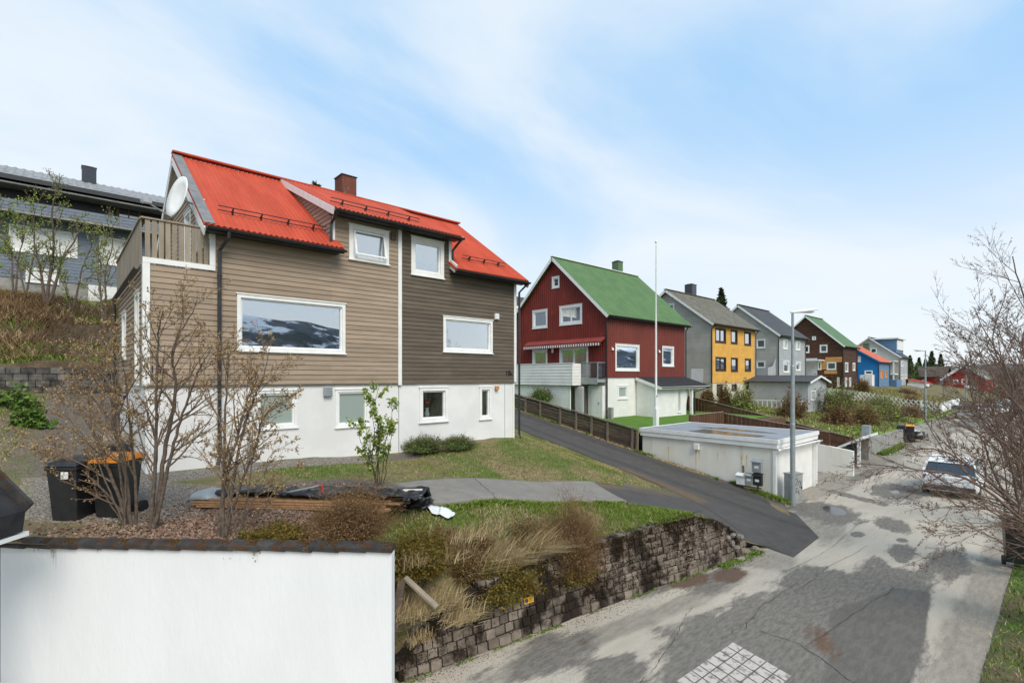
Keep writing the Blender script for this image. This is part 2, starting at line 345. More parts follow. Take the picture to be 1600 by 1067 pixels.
def vnoise(x, y, s, seed=0):
    rs = np.random.RandomState(seed); g = rs.rand(64, 64); u = x*s; v = y*s
    i = np.floor(u).astype(int); j = np.floor(v).astype(int); a = u-i; b = v-j; a = a*a*(3-2*a); b = b*b*(3-2*b)
    G = lambda p, q: g[p % 64, q % 64]
    return (G(i, j)*(1-a)+G(i+1, j)*a)*(1-b)+(G(i, j+1)*(1-a)+G(i+1, j+1)*a)*b
def grid(name, A, B, n, m, zf, mt, attr=None, tpow=1.0):
    a = interp_poly(A, n); b = interp_poly(B, n); t = np.linspace(0, 1, m)**tpow
    XY = a[:, None, :]*(1-t)[None, :, None]+b[:, None, :]*t[None, :, None]
    X = XY[..., 0]; Y = XY[..., 1]; Z = zf(X, Y)
    V = np.stack([X, Y, Z], -1).reshape(-1, 3)
    i = np.arange(n-1)[:, None]*m+np.arange(m-1)[None, :]; i = i.ravel(); T = np.stack([i, i+m, i+m+1, i+1], 1)
    at = {k: v(X, Y).ravel() for k, v in (attr or {}).items()}
    o = np_tris(name, V, T, mt, None, at)
    o.data.polygons.foreach_set('use_smooth', [True]*len(o.data.polygons))
    return o
def blend_mat(name, layers, rough=.9, bump=.6, bscale=60, gloss=None, base=((.1, .1, .1), (.12, .12, .12)), bs=8, st=(1, 1, 1)):
    """layers: (attribute, colour a, colour b, noise scale, edge noise scale, edge amount)"""
    m, t, b, N, L = newmat(name); tc = N('ShaderNodeTexCoord'); mpp = N('ShaderNodeMapping'); mpp.inputs['Scale'].default_value = st; L(tc.outputs['Object'], mpp.inputs[0])
    def noise(s, d=8):
        n = N('ShaderNodeTexNoise'); n.inputs['Scale'].default_value = s; n.inputs['Detail'].default_value = d; n.inputs['Roughness'].default_value = .7; L(mpp.outputs[0], n.inputs['Vector']); return n.outputs[0]
    def mr(v, lo, hi):
        r = N('ShaderNodeMapRange'); r.interpolation_type = 'SMOOTHSTEP'; r.inputs[1].default_value = lo; r.inputs[2].default_value = hi; L(v, r.inputs[0]); return r.outputs[0]
    def mix(f, a, c):
        x = N('ShaderNodeMix'); x.data_type = 'RGBA'; L(f, x.inputs[0])
        for i, q in ((6, a), (7, c)):
            if isinstance(q, tuple): x.inputs[i].default_value = tuple(q)+((1,) if len(q) == 3 else ())
            else: L(q, x.inputs[i])
        return x.outputs[2]
    col = mix(mr(noise(bs), .3, .7), base[0], base[1]); rg = None
    for at, ca, cb, sc, es, ea in layers:
        a = N('ShaderNodeAttribute'); a.attribute_name = at
        ns = N('ShaderNodeMath'); ns.operation = 'MULTIPLY_ADD'; L(noise(es), ns.inputs[0]); ns.inputs[1].default_value = ea; L(a.outputs['Fac'], ns.inputs[2])
        f = mr(ns.outputs[0], .5+ea*.5-.15, .5+ea*.5+.15)
        col = mix(f, col, mix(mr(noise(sc), .35, .65), ca, cb))
        if gloss and at == gloss[0]: rg = (f, gloss[1])
    fine = N('ShaderNodeTexNoise'); fine.inputs['Scale'].default_value = bscale*1.3; fine.inputs['Detail'].default_value = 3; L(tc.outputs['Object'], fine.inputs[0])
    hs = N('ShaderNodeHueSaturation'); v = N('ShaderNodeMapRange'); v.inputs[1].default_value = .25; v.inputs[2].default_value = .75; v.inputs[3].default_value = .72; v.inputs[4].default_value = 1.28; L(fine.outputs[0], v.inputs[0]); L(v.outputs[0], hs.inputs['Value']); L(col, hs.inputs['Color'])
    L(hs.outputs[0], b.inputs['Base Color']); b.inputs['Specular IOR Level'].default_value = .25
    bu = N('ShaderNodeBump'); bu.inputs['Strength'].default_value = bump; bu.inputs['Distance'].default_value = .02; L(noise(bscale, 5), bu.inputs['Height']); L(bu.outputs[0], b.inputs['Normal'])
    b.inputs['Roughness'].default_value = rough
    if rg:
        r = N('ShaderNodeMapRange'); r.inputs[3].default_value = rough; r.inputs[4].default_value = rg[1]; L(rg[0], r.inputs[0]); L(r.outputs[0], b.inputs['Roughness'])
        r2 = N('ShaderNodeMapRange'); r2.inputs[3].default_value = bump; r2.inputs[4].default_value = 0; L(rg[0], r2.inputs[0]); L(r2.outputs[0], bu.inputs['Strength'])
    return m
def blob(px, py, rx, ry, ang=0, z=0, w=1.0):
    """mask centre measured on the photo; radii in metres along the street / across"""
    c = P(px, py, Z=z)
    def f(X, Y):
        a = R(ang); u = (X-c.x)*math.cos(a)+(Y-c.y)*math.sin(a); v = -(X-c.x)*math.sin(a)+(Y-c.y)*math.cos(a)
        return w*np.clip(1.25-.75*np.sqrt((u/rx)**2+(v/ry)**2), 0, 1)
    return f
def maxof(*fs): return lambda X, Y: np.maximum.reduce([f(X, Y) for f in fs])
def poly_mask(pts, soft=.25):
    soft *= 1.9
    pts = [P(a, b, Z=0) for a, b in pts]; n = len(pts)
    def f(X, Y):
        ins = np.zeros(X.shape, bool); dm = np.full(X.shape, 1e9)
        for i in range(n):
            x1, y1 = pts[i].x, pts[i].y; x2, y2 = pts[(i+1) % n].x, pts[(i+1) % n].y
            ins ^= ((y1 > Y) != (y2 > Y)) & (X < (x2-x1)*(Y-y1)/((y2-y1) if abs(y2-y1) > 1e-9 else 1e-9)+x1)
            dx, dy = x2-x1, y2-y1; t = np.clip(((X-x1)*dx+(Y-y1)*dy)/(dx*dx+dy*dy+1e-9), 0, 1); dm = np.minimum(dm, np.hypot(X-x1-t*dx, Y-y1-t*dy))
        return np.clip(.5+np.where(ins, dm, -dm)/(2*soft), 0, 1)
    return f
# far ground: one sheet to the horizon
def farz(X, Y):
    z = np.full(X.shape, -.25)
    z = np.where(X > 125, np.interp(Y, [-200, -30, 8, 30, 120, 1000], [-.2, -.2, -.1, 1.0, 6, 30]), z)
    return z
gm = mat('rough_ground', (.12, .11, .05), (.09, .10, .035), .3, .95, .5, 3, c3=(.16, .13, .08), s3=1)
tag(grid('ground', [(-1500, -1500), (2500, -1500)], [(-1500, 2500), (2500, 2500)], 60, 60, lambda X, Y: np.full(X.shape, -.3), gm), kind='structure')
# street
road = blend_mat('dusty_asphalt', [
  ('edge', (.33, .29, .235), (.245, .215, .178), 5, 1.5, 1.0), ('damp', (.215, .192, .162), (.135, .123, .105), 9, 1.9, 1.6),
  ('slab', (.155, .141, .122), (.118, .108, .094), 5, 3, .7),
  ('rust', (.155, .092, .062), (.115, .082, .06), 8, 4, 1.0),
  ('wet', (.050, .044, .038), (.07, .06, .05), 3, 3, .3)], .92, .5, 45, ('wet', .10), base=((.49, .43, .35), (.40, .352, .286)), bs=.9, st=(.45, 1.6, 1))
sw = maxof(poly_mask([(1035, 985), (1105, 955), (1190, 925), (1250, 880), (1330, 893), (1370, 870), (1400, 885), (1440, 890), (1470, 860), (1470, 900), (1440, 960), (1430, 1067), (1400, 1200), (1000, 1200)], .3),
           blob(1395, 820, 1.0, .5, 20), blob(1340, 835, .35, .2), blob(1410, 862, .8, .35), blob(1482, 880, 1.5, .45), blob(1410, 844, .25, .14), blob(1408, 875, .25, .14), blob(1350, 742, 2.2, .3, 0), blob(1400, 768, 2.0, .9, 10),
           blob(1330, 775, 1.8, .4, 60, w=.8), blob(1000, 915, 1.2, .5, -10), blob(865, 1020, 1.0, .55), blob(960, 1050, .7, .5), blob(820, 1035, 2.2, .3, -7, w=.6), blob(1120, 905, 1.3, .45, 0, w=.85), blob(1290, 800, 1.6, 1.1, 30))
edg = maxof(blob(1262, 815, 2.4, 1.1, 20), blob(1205, 872, 1.1, .55, 0), blob(1290, 760, 3.0, .9, 0), blob(960, 985, 5.5, .35, -7, w=.75))
wetm = maxof(blob(1303, 797, .75, .38, 28), blob(1398, 768, .5, .18, 10))
rustm = maxof(blob(1075, 905, .7, .35, -7), blob(1140, 898, .6, .3), blob(1285, 1000, .9, .3, 30, w=.62), blob(910, 1003, .25, .15, w=.6))
slabm = poly_mask([(1295, 955), (1400, 917), (1455, 925), (1445, 1000), (1425, 1067), (1400, 1200), (1240, 1200), (1300, 1010)], .06)
Z0 = lambda X, Y: (vnoise(X, Y, .8, 5)-.5)*.012
tag(grid('street', [(-14, .75), (3, .75), (64, .8)], [(-14, 8.6), (3, 8.6), (64, 8.6)], 760, 90, Z0, road, dict(damp=sw, slab=slabm, rust=rustm, wet=wetm, edge=lambda X, Y: np.maximum(edg(X, Y), np.maximum(np.clip(1.25-(Y-.9)/.95, 0, 1), np.clip((Y-6.2)*.8+.2, 0, 1)*np.where(X < 22, .55, .9))))), kind='structure')
zero = lambda X, Y: X*0
def farroad(X, Y): return np.interp(X, [60, 90, 130, 200], [0, 0, .3, 1.0])
tag(grid('street', [(64, .8), (95, 1), (150, -2), (220, -14)], [(64, 8.6), (95, 9.5), (150, 9), (220, 4)], 60, 8, farroad, road, dict(damp=blob(1500, 665, 12, 1.2), slab=zero, rust=zero, wet=zero, edge=lambda X, Y: X*0+.45)), kind='structure')
# parking bay beside the garage
tag(grid('parking_bay', [(25.2, 8.4), (29, 8.4)], [(25.2, 13.6), (29, 13.6)], 10, 10, lambda X, Y: X*0+.01+(Y-8.4)*.03, road, dict(damp=lambda X, Y: X*0+.5, slab=zero, rust=zero, wet=zero, edge=lambda X, Y: X*0+.45)), kind='structure')
tag(grid('parking_bay', [(29.2, 8.4), (36.3, 8.4)], [(29.2, 12.6), (36.3, 12.6)], 10, 10, lambda X, Y: X*0+.01+(Y-8.4)*.03, road, dict(damp=lambda X, Y: X*0+.45, slab=zero, rust=zero, wet=zero, edge=lambda X, Y: X*0+.45)), kind='structure')
tag(grid('unseen_bounce_ground', [(-14, 8.5), (1.65, 8.5)], [(-14, 14), (-4.2, 14)], 20, 20, lambda X, Y: X*0-.01, road, dict(damp=zero, slab=zero, rust=zero, wet=zero, edge=zero)), kind='structure')  # unseen light paving, added to brighten the foot of the white wall
# yard of the brown house
def seg_mask(pts, wdt, soft=.3):
    def f(X, Y):
        dm = np.full(X.shape, 1e9)
        for (x1, y1), (x2, y2) in zip(pts[:-1], pts[1:]):
            dx, dy = x2-x1, y2-y1; t = np.clip(((X-x1)*dx+(Y-y1)*dy)/(dx*dx+dy*dy+1e-9), 0, 1); dm = np.minimum(dm, np.hypot(X-x1-t*dx, Y-y1-t*dy))
        return np.clip(.5+(wdt-dm)/(2*soft), 0, 1)
    return f
gravel_f = maxof(seg_mask([(.9, 27), (.6, 16), (.6, 12.5), (2.6, 10.9), (5.2, 10.3)], 1.0, .5), seg_mask([(.5, 13.4), (8, 13.4)], .35, .2), seg_mask([(14.6, 9.9), (16.9, 8.8)], .45, .3), seg_mask([(17.0, 9), (16.8, 12)], .15, .3), seg_mask([(19.6, 5.9), (20.2, 7.2), (20.3, 9.5)], .5, .3))
green_f = lambda X, Y: np.clip(.18+.65*vnoise(X, Y, .9, 3)+.25*vnoise(X, Y, 3, 4)-.15, 0, 1)*np.where(Y > 8.2, 1, .75)
def litter_f(X, Y): return np.clip(1.4-np.hypot((X-1.9)/2.4, (Y-9.3)/1.3), 0, 1)
yardm = blend_mat('yard_soil_and_turf', [
  ('green', (.075, .105, .025), (.12, .15, .04), 3, 4, .7), ('litter', (.14, .095, .07), (.10, .07, .05), 12, 5, .5), ('gravel', (.165, .143, .12), (.10, .088, .075), 40, 5, .5)],
  .95, 1.0, 30, base=((.25, .19, .105), (.15, .115, .065)), bs=3)
def yz(X, Y): return fz(X, Y)+(vnoise(X, Y, 2.5, 7)-.5)*.045*np.where(Y < 16.5, 1, .5)-.16*seg_mask([(17.4, 6.0), (18.2, 9)], 1.3, .3)(X, Y)
YF = [(-9, 14.5), (-.62, 10.72), (3.55, 6.98), (4.10, 7.35)]+[tuple((WA+WD*s+WN*.22)[:2]) for s in (.5, 3, 6, 9, 10.05)]+[(15.2, 5.7), (17, 5.5), (20.5, 7.3)]
tag(grid('yard', YF, [(-9, 26), (20.5, 26)], 330, 240, yz, yardm, dict(green=green_f, litter=litter_f, gravel=gravel_f), 1.2), kind='structure')
asp = blend_mat('driveway_asphalt', [('damp', (.056, .052, .049), (.072, .066, .061), 4, 3, .6), ('rust', (.15, .105, .07), (.11, .08, .055), 10, 4, .7)], .9, .5, 50, base=((.092, .084, .077), (.070, .064, .059)), bs=2)
asp2 = blend_mat('old_path_asphalt', [('damp', (.10, .096, .09), (.085, .08, .075), 4, 3, .6), ('rust', (.15, .12, .09), (.12, .10, .07), 10, 4, .7)], .92, .5, 50, base=((.25, .228, .20), (.20, .183, .16)), bs=2.5)
dl = lambda d: (lambda X, Y: fz(X, Y)+d)
rutt = lambda X, Y: np.clip(.75-np.abs(np.abs(X-18.8)-.8)*1.2, 0, 1)
drl = [(14.8, 5.0), (15.5, 7.1), (16.6, 9.2), (17.05, 11.5), (17.1, 14), (16.9, 26)]
drr = [(17.2, 5.1), (19.5, 6.5), (19.9, 7.8), (20.0, 9), (20.05, 11.5), (20.1, 14), (20.2, 26)]
def drz(X, Y): r = np.clip((Y-5.0-np.clip(X-16.9, 0, 3)*.5)/1.6, 0, 1); return .012+np.maximum(fz(X, Y)+.038, 0)*r*r*(3-2*r)
tag(grid('driveway', drl, drr, 120, 24, drz, asp, dict(damp=rutt, rust=seg_mask([(15.5, 9.4), (16.8, 9.0), (17, 12)], .5, .5))), kind='structure')
tag(grid('driveway', [(11.9, 8.35), (13.0, 7.55), (14.2, 6.75), (15.2, 5.6)], [(12.5, 10.1), (14.6, 9.75), (16.2, 9.0), (17.0, 7.2)], 50, 20, lambda X, Y: fz(X, Y)+.045, asp, dict(damp=lambda X, Y: X*0+.4, rust=seg_mask([(12.2, 9.9), (14.6, 9.7), (16.3, 9.2)], .25, .5))), kind='structure')
tag(grid('path', [(5.3, 9.0), (6.5, 8.75), (9.4, 8.7), (11.0, 8.5), (11.95, 8.38)], [(5.0, 10.4), (6.4, 10.65), (9, 10.4), (11, 10.3), (12.55, 10.08)], 60, 20, lambda X, Y: fz(X, Y)+.085, asp2, dict(damp=lambda X, Y: X*0+.35, rust=lambda X, Y: np.clip(1.1-(X-5)*.8, 0, 1))), kind='structure')
# hillside behind, right-hand gardens, verge
def hill_z(X, Y):
    a = np.interp(Y, [26.121, 26.16, 27, 33, 40, 46, 60, 120], [3.9, 5.36, 5.5, 7.6, 9.4, 10.2, 11.5, 17]); b = np.interp(Y, [26.121, 26.16, 40, 60, 120], [3.4, 4.4, 5.5, 8, 12])
    t = np.clip((X-4)/8, 0, 1); return a*(1-t)+b*t+(vnoise(X, Y, .6, 9)-.5)*.5*(1-t)
hm = blend_mat('hill_turf', [('green', (.06, .095, .02), (.09, .14, .03), 3, 2, .7)], .95, 1, 12, base=((.075, .052, .034), (.14, .105, .065)), bs=2)
tag(grid('hillside', [(-40, 26.12), (21, 26.12)], [(-40, 130), (21, 130)], 140, 160, hill_z, hm, dict(green=lambda X, Y: np.clip(vnoise(X, Y, .7, 2)*.8+np.interp(Y, [26, 28, 36, 42, 60], [-.5, -.1, -.05, .25, .3]), 0, 1)), 1.8), kind='structure')
def gz(X, Y):
    near = np.interp(Y, [8.2, 9.5, 12, 20, 30, 60], [.95, 1.15, 1.35, 2.3, 3.6, 7]); far = np.interp(Y, [8.2, 9.5, 12, 20, 30, 60], [.9, 1.1, 1.5, 3.0, 5, 8])
    t = np.clip((X-50)/40, 0, 1); return near*(1-t)+far*t+(vnoise(X, Y, .5, 3)-.5)*.18
def gz1(x, y): return float(gz(np.array([float(x)]), np.array([float(y)]))[0])
gard = blend_mat('garden_turf', [('green', (.13, .23, .035), (.18, .27, .05), 2, 2, .6)], .95, .8, 14, base=((.19, .16, .08), (.12, .10, .05)), bs=1)
ggf = lambda X, Y: np.clip(.3+.6*vnoise(X, Y, .4, 8)-np.clip((X-70)/60, 0, .35), 0, 1)
tag(grid('garden', [(36.6, 8.35), (150, 8.35)], [(36.6, 60), (150, 60)], 220, 90, gz, gard, dict(green=ggf), 1.6), kind='structure')
def rz_(X, Y): return np.interp(Y, [12.4, 13.5, 20, 28, 60], [2.05, 2.15, 2.25, 3.5, 7])
lawnm = blend_mat('clipped_lawn', [('green', (.075, .16, .015), (.11, .21, .025), 3, 2, .4)], .95, .8, 30, base=((.09, .15, .02), (.12, .18, .03)), bs=2)
tag(grid('lawn', [(20.75, 13.72), (36.3, 13.72)], [(20.75, 60), (36.3, 60)], 60, 60, rz_, lawnm, dict(green=lambda X, Y: X*0+.8), 1.5), kind='structure')
MB().box(25.25, 36.35, 12.75, 13.7, .0, 2.13).build('bank_wall', M['brownfence'])
tag(bpy.data.objects['bank_wall'], 'low brown timber bank wall holding up the lawn beside the parking bay', 'wall')
def vz(X, Y): return np.interp(Y, [-60, -12, -4, 0, .9], [-1.5, -.8, .1, .12, .02])+(vnoise(X, Y, 1.2, 3)-.5)*.1*np.clip(1.2-Y, 0, 1)
verge = blend_mat('verge_turf', [('green', (.05, .10, .012), (.09, .16, .025), 3, 3, .6)], .95, 1, 25, base=((.11, .085, .05), (.16, .12, .07)), bs=3)
tag(grid('verge', [(-14, -60), (220, -60)], [(-14, .95), (40, .95), (64, .95), (95, 1.0), (150, -1.8), (220, -13.6)], 460, 70, lambda X, Y: vz(X, np.minimum(Y, .9)), verge, dict(green=lambda X, Y: np.clip(.25+.6*vnoise(X, Y, .8, 8)+np.clip(-Y*.05, 0, .1), 0, 1))), kind='structure')
# the snowy mountain across the water (behind the camera, seen in the window panes) and the distant ridge
def mountain(name, A, B, hfun, mt, n=90, m=26):
    def z(X, Y):
        return hfun(X, Y)
    return tag(grid(name, A, B, n, m, z, mt), kind='structure')
snow = mat('snow_and_dark_rock', (.06, .075, .10), (.62, .66, .72), .014, .9, .2, .5, lo=.50, hi=.56, stretch=(1, 1, 2.5), c3=(.03, .04, .04), s3=.02, lo3=.47, hi3=.56, detail=10)
def mh(X, Y):
    d = (-Y-700)/500; ridge = np.clip(1-np.abs(d-.5)*2, 0, 1)
    return -10+118*ridge*(.72+.28*np.sin(X*.0042+.9)+.28*(vnoise(X, Y, .004, 4)-.5)+.12*(vnoise(X, Y, .02, 6)-.5))
mountain('mountain', [(-1200, -700), (2400, -700)], [(-1200, -1200), (2400, -1200)], mh, snow, 200, 50)
fh = mat('hazy_wooded_hill', (.085, .085, .075), (.13, .125, .115), .02, .95, .2, .5, c3=(.30, .31, .32), s3=.03, lo3=.62, hi3=.7)
def fhh(X, Y): return -4+np.clip(1-np.abs((X-640)/240), 0, 1)**.6*np.interp(Y, [-700, -200, 60, 120, 200, 420, 800], [24, 23, 20, 14, 10, 8, 8])*(.9+.2*vnoise(X, Y, .03, 6))
tag(grid('distant_hill', [(400, -700), (880, -700)], [(400, 800), (880, 800)], 40, 120, fhh, fh), kind='structure')

for o_ in list(COL.objects):
    if o_.name.split('.')[0] in ('driveway', 'path'): sm0 = o_.modifiers.new('edge', 'SOLIDIFY'); sm0.thickness = .14; sm0.offset = 1 if o_.name == 'driveway' else -1
# ---------------------------------------------------------------- building kit
class Wall:
    """a vertical wall plane: origin O (x, y), direction d, outward normal n"""
    def __init__(s, O, d, n): s.O = Vector((O[0], O[1], 0)); s.d = Vector((d[0], d[1], 0)); s.n = Vector((n[0], n[1], 0))
    def p(s, u, z, o=0): return s.O+s.d*u+s.n*o+Vector((0, 0, z))
    def box(s, mb, u0, u1, z0, z1, o0, o1):
        q = [s.p(u0, z0, o0), s.p(u1, z0, o0), s.p(u1, z0, o1), s.p(u0, z0, o1), s.p(u0, z1, o0), s.p(u1, z1, o0), s.p(u1, z1, o1), s.p(u0, z1, o1)]
        return mb.hexa(q)
    def rect(s, x0, x1, yt, yb):
        """window rectangle measured on the photo (yt, yb read at its left edge)"""
        if abs(s.d.x) > .5:
            a = P(x0, yt, Y=s.O.y); b = P(x0, yb, Y=s.O.y); c = P(x1, yt, Y=s.O.y); u = lambda q: (q.x-s.O.x)*s.d.x
        else:
            a = P(x0, yt, X=s.O.x); b = P(x0, yb, X=s.O.x); c = P(x1, yt, X=s.O.x); u = lambda q: (q.y-s.O.y)*s.d.y
        return (min(u(a), u(c)), max(u(a), u(c)), b.z, a.z)
def top_int(top, z):
    lo = hi = None
    for (a, za), (b, zb) in zip(top[:-1], top[1:]):
        if max(za, zb) < z-1e-9: continue
        if za >= z-1e-9: s0 = a
        else: s0 = a+(z-za)/(zb-za)*(b-a)
        if zb >= z-1e-9: s1 = b
        else: s1 = a+(z-za)/(zb-za)*(b-a)
        lo = s0 if lo is None else min(lo, s0); hi = s1 if hi is None else max(hi, s1)
    return lo, hi
def clad(mb, w, top, z0, holes=(), mode='h', pitch=.13, dep=.018):
    zmax = max(z for _, z in top); s0 = top[0][0]; s1 = top[-1][0]
    if mode == 'h':
        zs = set(); k = 0
        while z0+k*pitch < zmax: zs.add(round(z0+k*pitch, 5)); k += 1
        rows = sorted(zs); extra = {round(q, 5) for h in holes for q in (h[2], h[3])} | {round(z, 5) for _, z in top}
        for r0 in rows:
            r1 = min(r0+pitch, zmax); cuts = sorted({r0, r1} | {e for e in extra if r0 < e < r1})
            for a, b in zip(cuts[:-1], cuts[1:]):
                if b-a < 1e-4: continue
                la, ha = top_int(top, a+1e-5); lb, hb = top_int(top, b-1e-5)
                if la is None: continue
                if lb is None: lb, hb = la, ha
                oa = dep*(1-(a-r0)/pitch)+.002; ob = dep*(1-(b-r0)/pitch)+.002
                hs = sorted([(max(h[0], la), min(h[1], ha)) for h in holes if h[2] < b-1e-4 and h[3] > a+1e-4 and h[1] > la and h[0] < ha])
                segs = []; cur = (la, lb)
                for h in hs:
                    if h[0] > cur[0]: segs.append((cur, (h[0], h[0])))
                    cur = (h[1], h[1])
                if ha > cur[0]: segs.append((cur, (ha, hb)))
                for (p0, q0), (p1, q1) in segs:
                    mb.quad(w.p(p0, a, oa), w.p(p1, a, oa), w.p(q1, b, ob), w.p(q0, b, ob))
                    if a == r0: mb.quad(w.p(p0, a, 0), w.p(p1, a, 0), w.p(p1, a, oa), w.p(p0, a, oa))
    else:
        def tz(s): return float(np.interp(s, [a for a, _ in top], [b for _, b in top]))
        br = {(s0, 0.), (s1, 0.)}
        if mode == 'v':
            k = 0
            while s0+k*pitch < s1:
                for t, o in ((0, 0), (.12, dep), (.6, dep), (.72, 0)):
                    q = s0+(k+t)*pitch
                    if q < s1: br.add((round(q, 5), o))
                k += 1
        pts = dict(sorted(br)); xs = sorted(pts)
        def off(s): return float(np.interp(s, xs, [pts[q] for q in xs]))
        allx = sorted(set(xs) | {round(q, 5) for h in holes for q in h[:2] if s0 < q < s1} | {round(a, 5) for a, _ in top})
        for a, b in zip(allx[:-1], allx[1:]):
            if b-a < 1e-4: continue
            m = (a+b)/2; hs = sorted([(h[2], h[3]) for h in holes if h[0] < m < h[1]]); cur = z0; oa = off(a)+.002; ob = off(b)+.002
            for h in hs:
                if h[0] > cur: mb.quad(w.p(a, cur, oa), w.p(b, cur, ob), w.p(b, h[0], ob), w.p(a, h[0], oa))
                cur = h[1]
            mb.quad(w.p(a, cur, oa), w.p(b, cur, ob), w.p(b, max(tz(b), cur), ob), w.p(a, max(tz(a), cur), oa))
def window(parent, w, r, fm=None, pane=None, cas=.09, sash=.05, mull=(), trans=(), rec=.05, blind=None, curtain=None, proud=.035, name='window', room=True, sill=True):
    """casing, sash, sill and mullions as one frame mesh; pane, blind or curtain as sub-parts"""
    fm = fm or M['trim']; pane = pane or M['glassfar']; u0, u1, z0, z1 = r; f = MB()
    for a, b, c, d in ((u0, u1, z1-cas, z1), (u0, u1, z0, z0+cas), (u0, u0+cas, z0+cas, z1-cas), (u1-cas, u1, z0+cas, z1-cas)): w.box(f, a, b, c, d, -.06, proud)
    if sill: w.box(f, u0-.03, u1+.03, z0-.035, z0-.002, -.02, proud+.03)
    if sill: w.box(f, u0-.03, u1+.03, z1+.002, z1+.03, -.02, proud+.02)
    a0, a1, b0, b1 = u0+cas, u1-cas, z0+cas, z1-cas
    if sash:
        for a, b, c, d in ((a0, a1, b1-sash, b1), (a0, a1, b0, b0+sash), (a0, a0+sash, b0+sash, b1-sash), (a1-sash, a1, b0+sash, b1-sash)): w.box(f, a+.001, b-.001, c+.001, d-.001, -rec-.03, -.012)
    for t in mull: x = a0+(a1-a0)*t; w.box(f, x-.035, x+.035, b0+sash, b1-sash, -rec-.03, -.008)
    for t in trans: x = b0+(b1-b0)*t; w.box(f, a0+sash, a1-sash, x-.03, x+.03, -rec-.03, -.010)
    fr = f.build(name, fm, parent)
    g = MB(); w.box(g, a0+sash*.5, a1-sash*.5, b0+sash*.5, b1-sash*.5, -rec-.022, -rec-.01); g.build('pane', pane, fr)
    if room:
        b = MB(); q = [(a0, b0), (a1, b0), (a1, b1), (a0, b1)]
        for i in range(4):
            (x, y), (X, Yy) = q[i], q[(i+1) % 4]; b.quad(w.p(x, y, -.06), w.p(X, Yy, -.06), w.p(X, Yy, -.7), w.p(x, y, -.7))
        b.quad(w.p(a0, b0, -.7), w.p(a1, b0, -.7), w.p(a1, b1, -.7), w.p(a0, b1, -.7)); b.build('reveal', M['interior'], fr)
    if blind:
        t0, mt = blind; b = MB(); w.box(b, a0+.02, a1-.02, b0+(b1-b0)*t0, b1, -.13, -.12); b.build('blind', mt, fr)
    if curtain:
        for (c0, c1) in curtain:
            b = MB(); n = max(4, int((a1-a0)*(c1-c0)/.05))
            for i in range(n):
                x = a0+(a1-a0)*(c0+(c1-c0)*i/n); X = a0+(a1-a0)*(c0+(c1-c0)*(i+1)/n); o, p_ = ((-.16, -.2) if i % 2 else (-.2, -.16))
                b.quad(w.p(x, b0, o), w.p(X, b0, p_), w.p(X, b1, p_), w.p(x, b1, o))
            b.build('curtain', M['curtain'], fr)
    return fr
def roof_sheet(A, along, Lg, up, Ls, pitch, amp, m, parent, name='roof', label=None, course=None, thick=.04):
    """profiled roof sheet from eave corner A; along = eave direction, up = slope direction"""
    A = Vector(A); a = Vector(along).normalized(); u = Vector(up).normalized(); n = a.cross(u)
    if n.z < 0: n = -n
    mb = MB(); k = max(2, int(Lg/pitch*4)) if pitch else 2; rows = [0., Ls] if not course else sorted(set([round(i*course, 4) for i in range(int(Ls/course)+1)]+[Ls]))
    prof = [amp*math.sin(2*math.pi*(i*Lg/k)/pitch) if pitch else 0 for i in range(k+1)]
    for r0, r1 in zip(rows[:-1], rows[1:]):
        if r1-r0 < .01: continue
        st = .012 if course else 0; base = len(mb.v)
        for t, h in ((r0, st), (r1, 0)):
            for i in range(k+1): q = A+a*(i*Lg/k)+u*t+n*(prof[i]+h+.03); mb.v.append(tuple(q))
        mb.f += [(base+i, base+i+1, base+k+2+i, base+k+1+i) for i in range(k)]
        if st:
            b2 = len(mb.v)
            for i in range(k+1): mb.v.append(tuple(A+a*(i*Lg/k)+u*r0+n*(prof[i]+.03)))
            mb.f += [(b2+i, b2+i+1, base+i+1, base+i) for i in range(k)]
    lo = -thick
    mb.hexa([A+n*lo, A+a*Lg+n*lo, A+a*Lg+u*Ls+n*lo, A+u*Ls+n*lo, A+n*.012, A+a*Lg+n*.012, A+a*Lg+u*Ls+n*.012, A+u*Ls+n*.012])
    o = mb.build(name, m, parent)
    if label: o['label'] = label
    return o
def gutter(parent, a, b, r=.06, m=None):
    mb = MB(); a = Vector(a); b = Vector(b); d = (b-a).normalized(); s = d.cross(Vector((0, 0, 1))).normalized(); n = 8; k = 0
    for q in (a, b):
        for i in range(n+1):
            t = math.pi*i/n; mb.v.append(tuple(q+s*math.cos(t)*r-Vector((0, 0, 1))*math.sin(t)*r))
        for i in range(n+1):
            t = math.pi*(n-i)/n; mb.v.append(tuple(q+s*math.cos(t)*(r-.012)-Vector((0, 0, 1))*math.sin(t)*(r-.012)))
    c = 2*(n+1)
    mb.f += [(i, (i+1) % c, c+(i+1) % c, c+i) for i in range(c)]
    mb.f += [tuple(range(c)), tuple(range(c, 2*c))[::-1]]
    return mb.build('gutter', m or M['black'], parent)
def downpipe(parent, pts, r=.04, m=None, clips=True):
    mb = MB(); mb.tube(pts, r, 10)
    if clips:
        for p, q in zip(pts[:-1], pts[1:]):
            p = Vector(p); q = Vector(q)
            if (q-p).length > 1.2 and abs((q-p).normalized().z) > .9:
                for t in (.12, .5, .9): c = p+(q-p)*t; mb.tube([c-Vector((0, 0, .02)), c+Vector((0, 0, .02))], r*1.25, 10)
    return mb.build('downpipe', m or M['black'], parent, smooth=False)
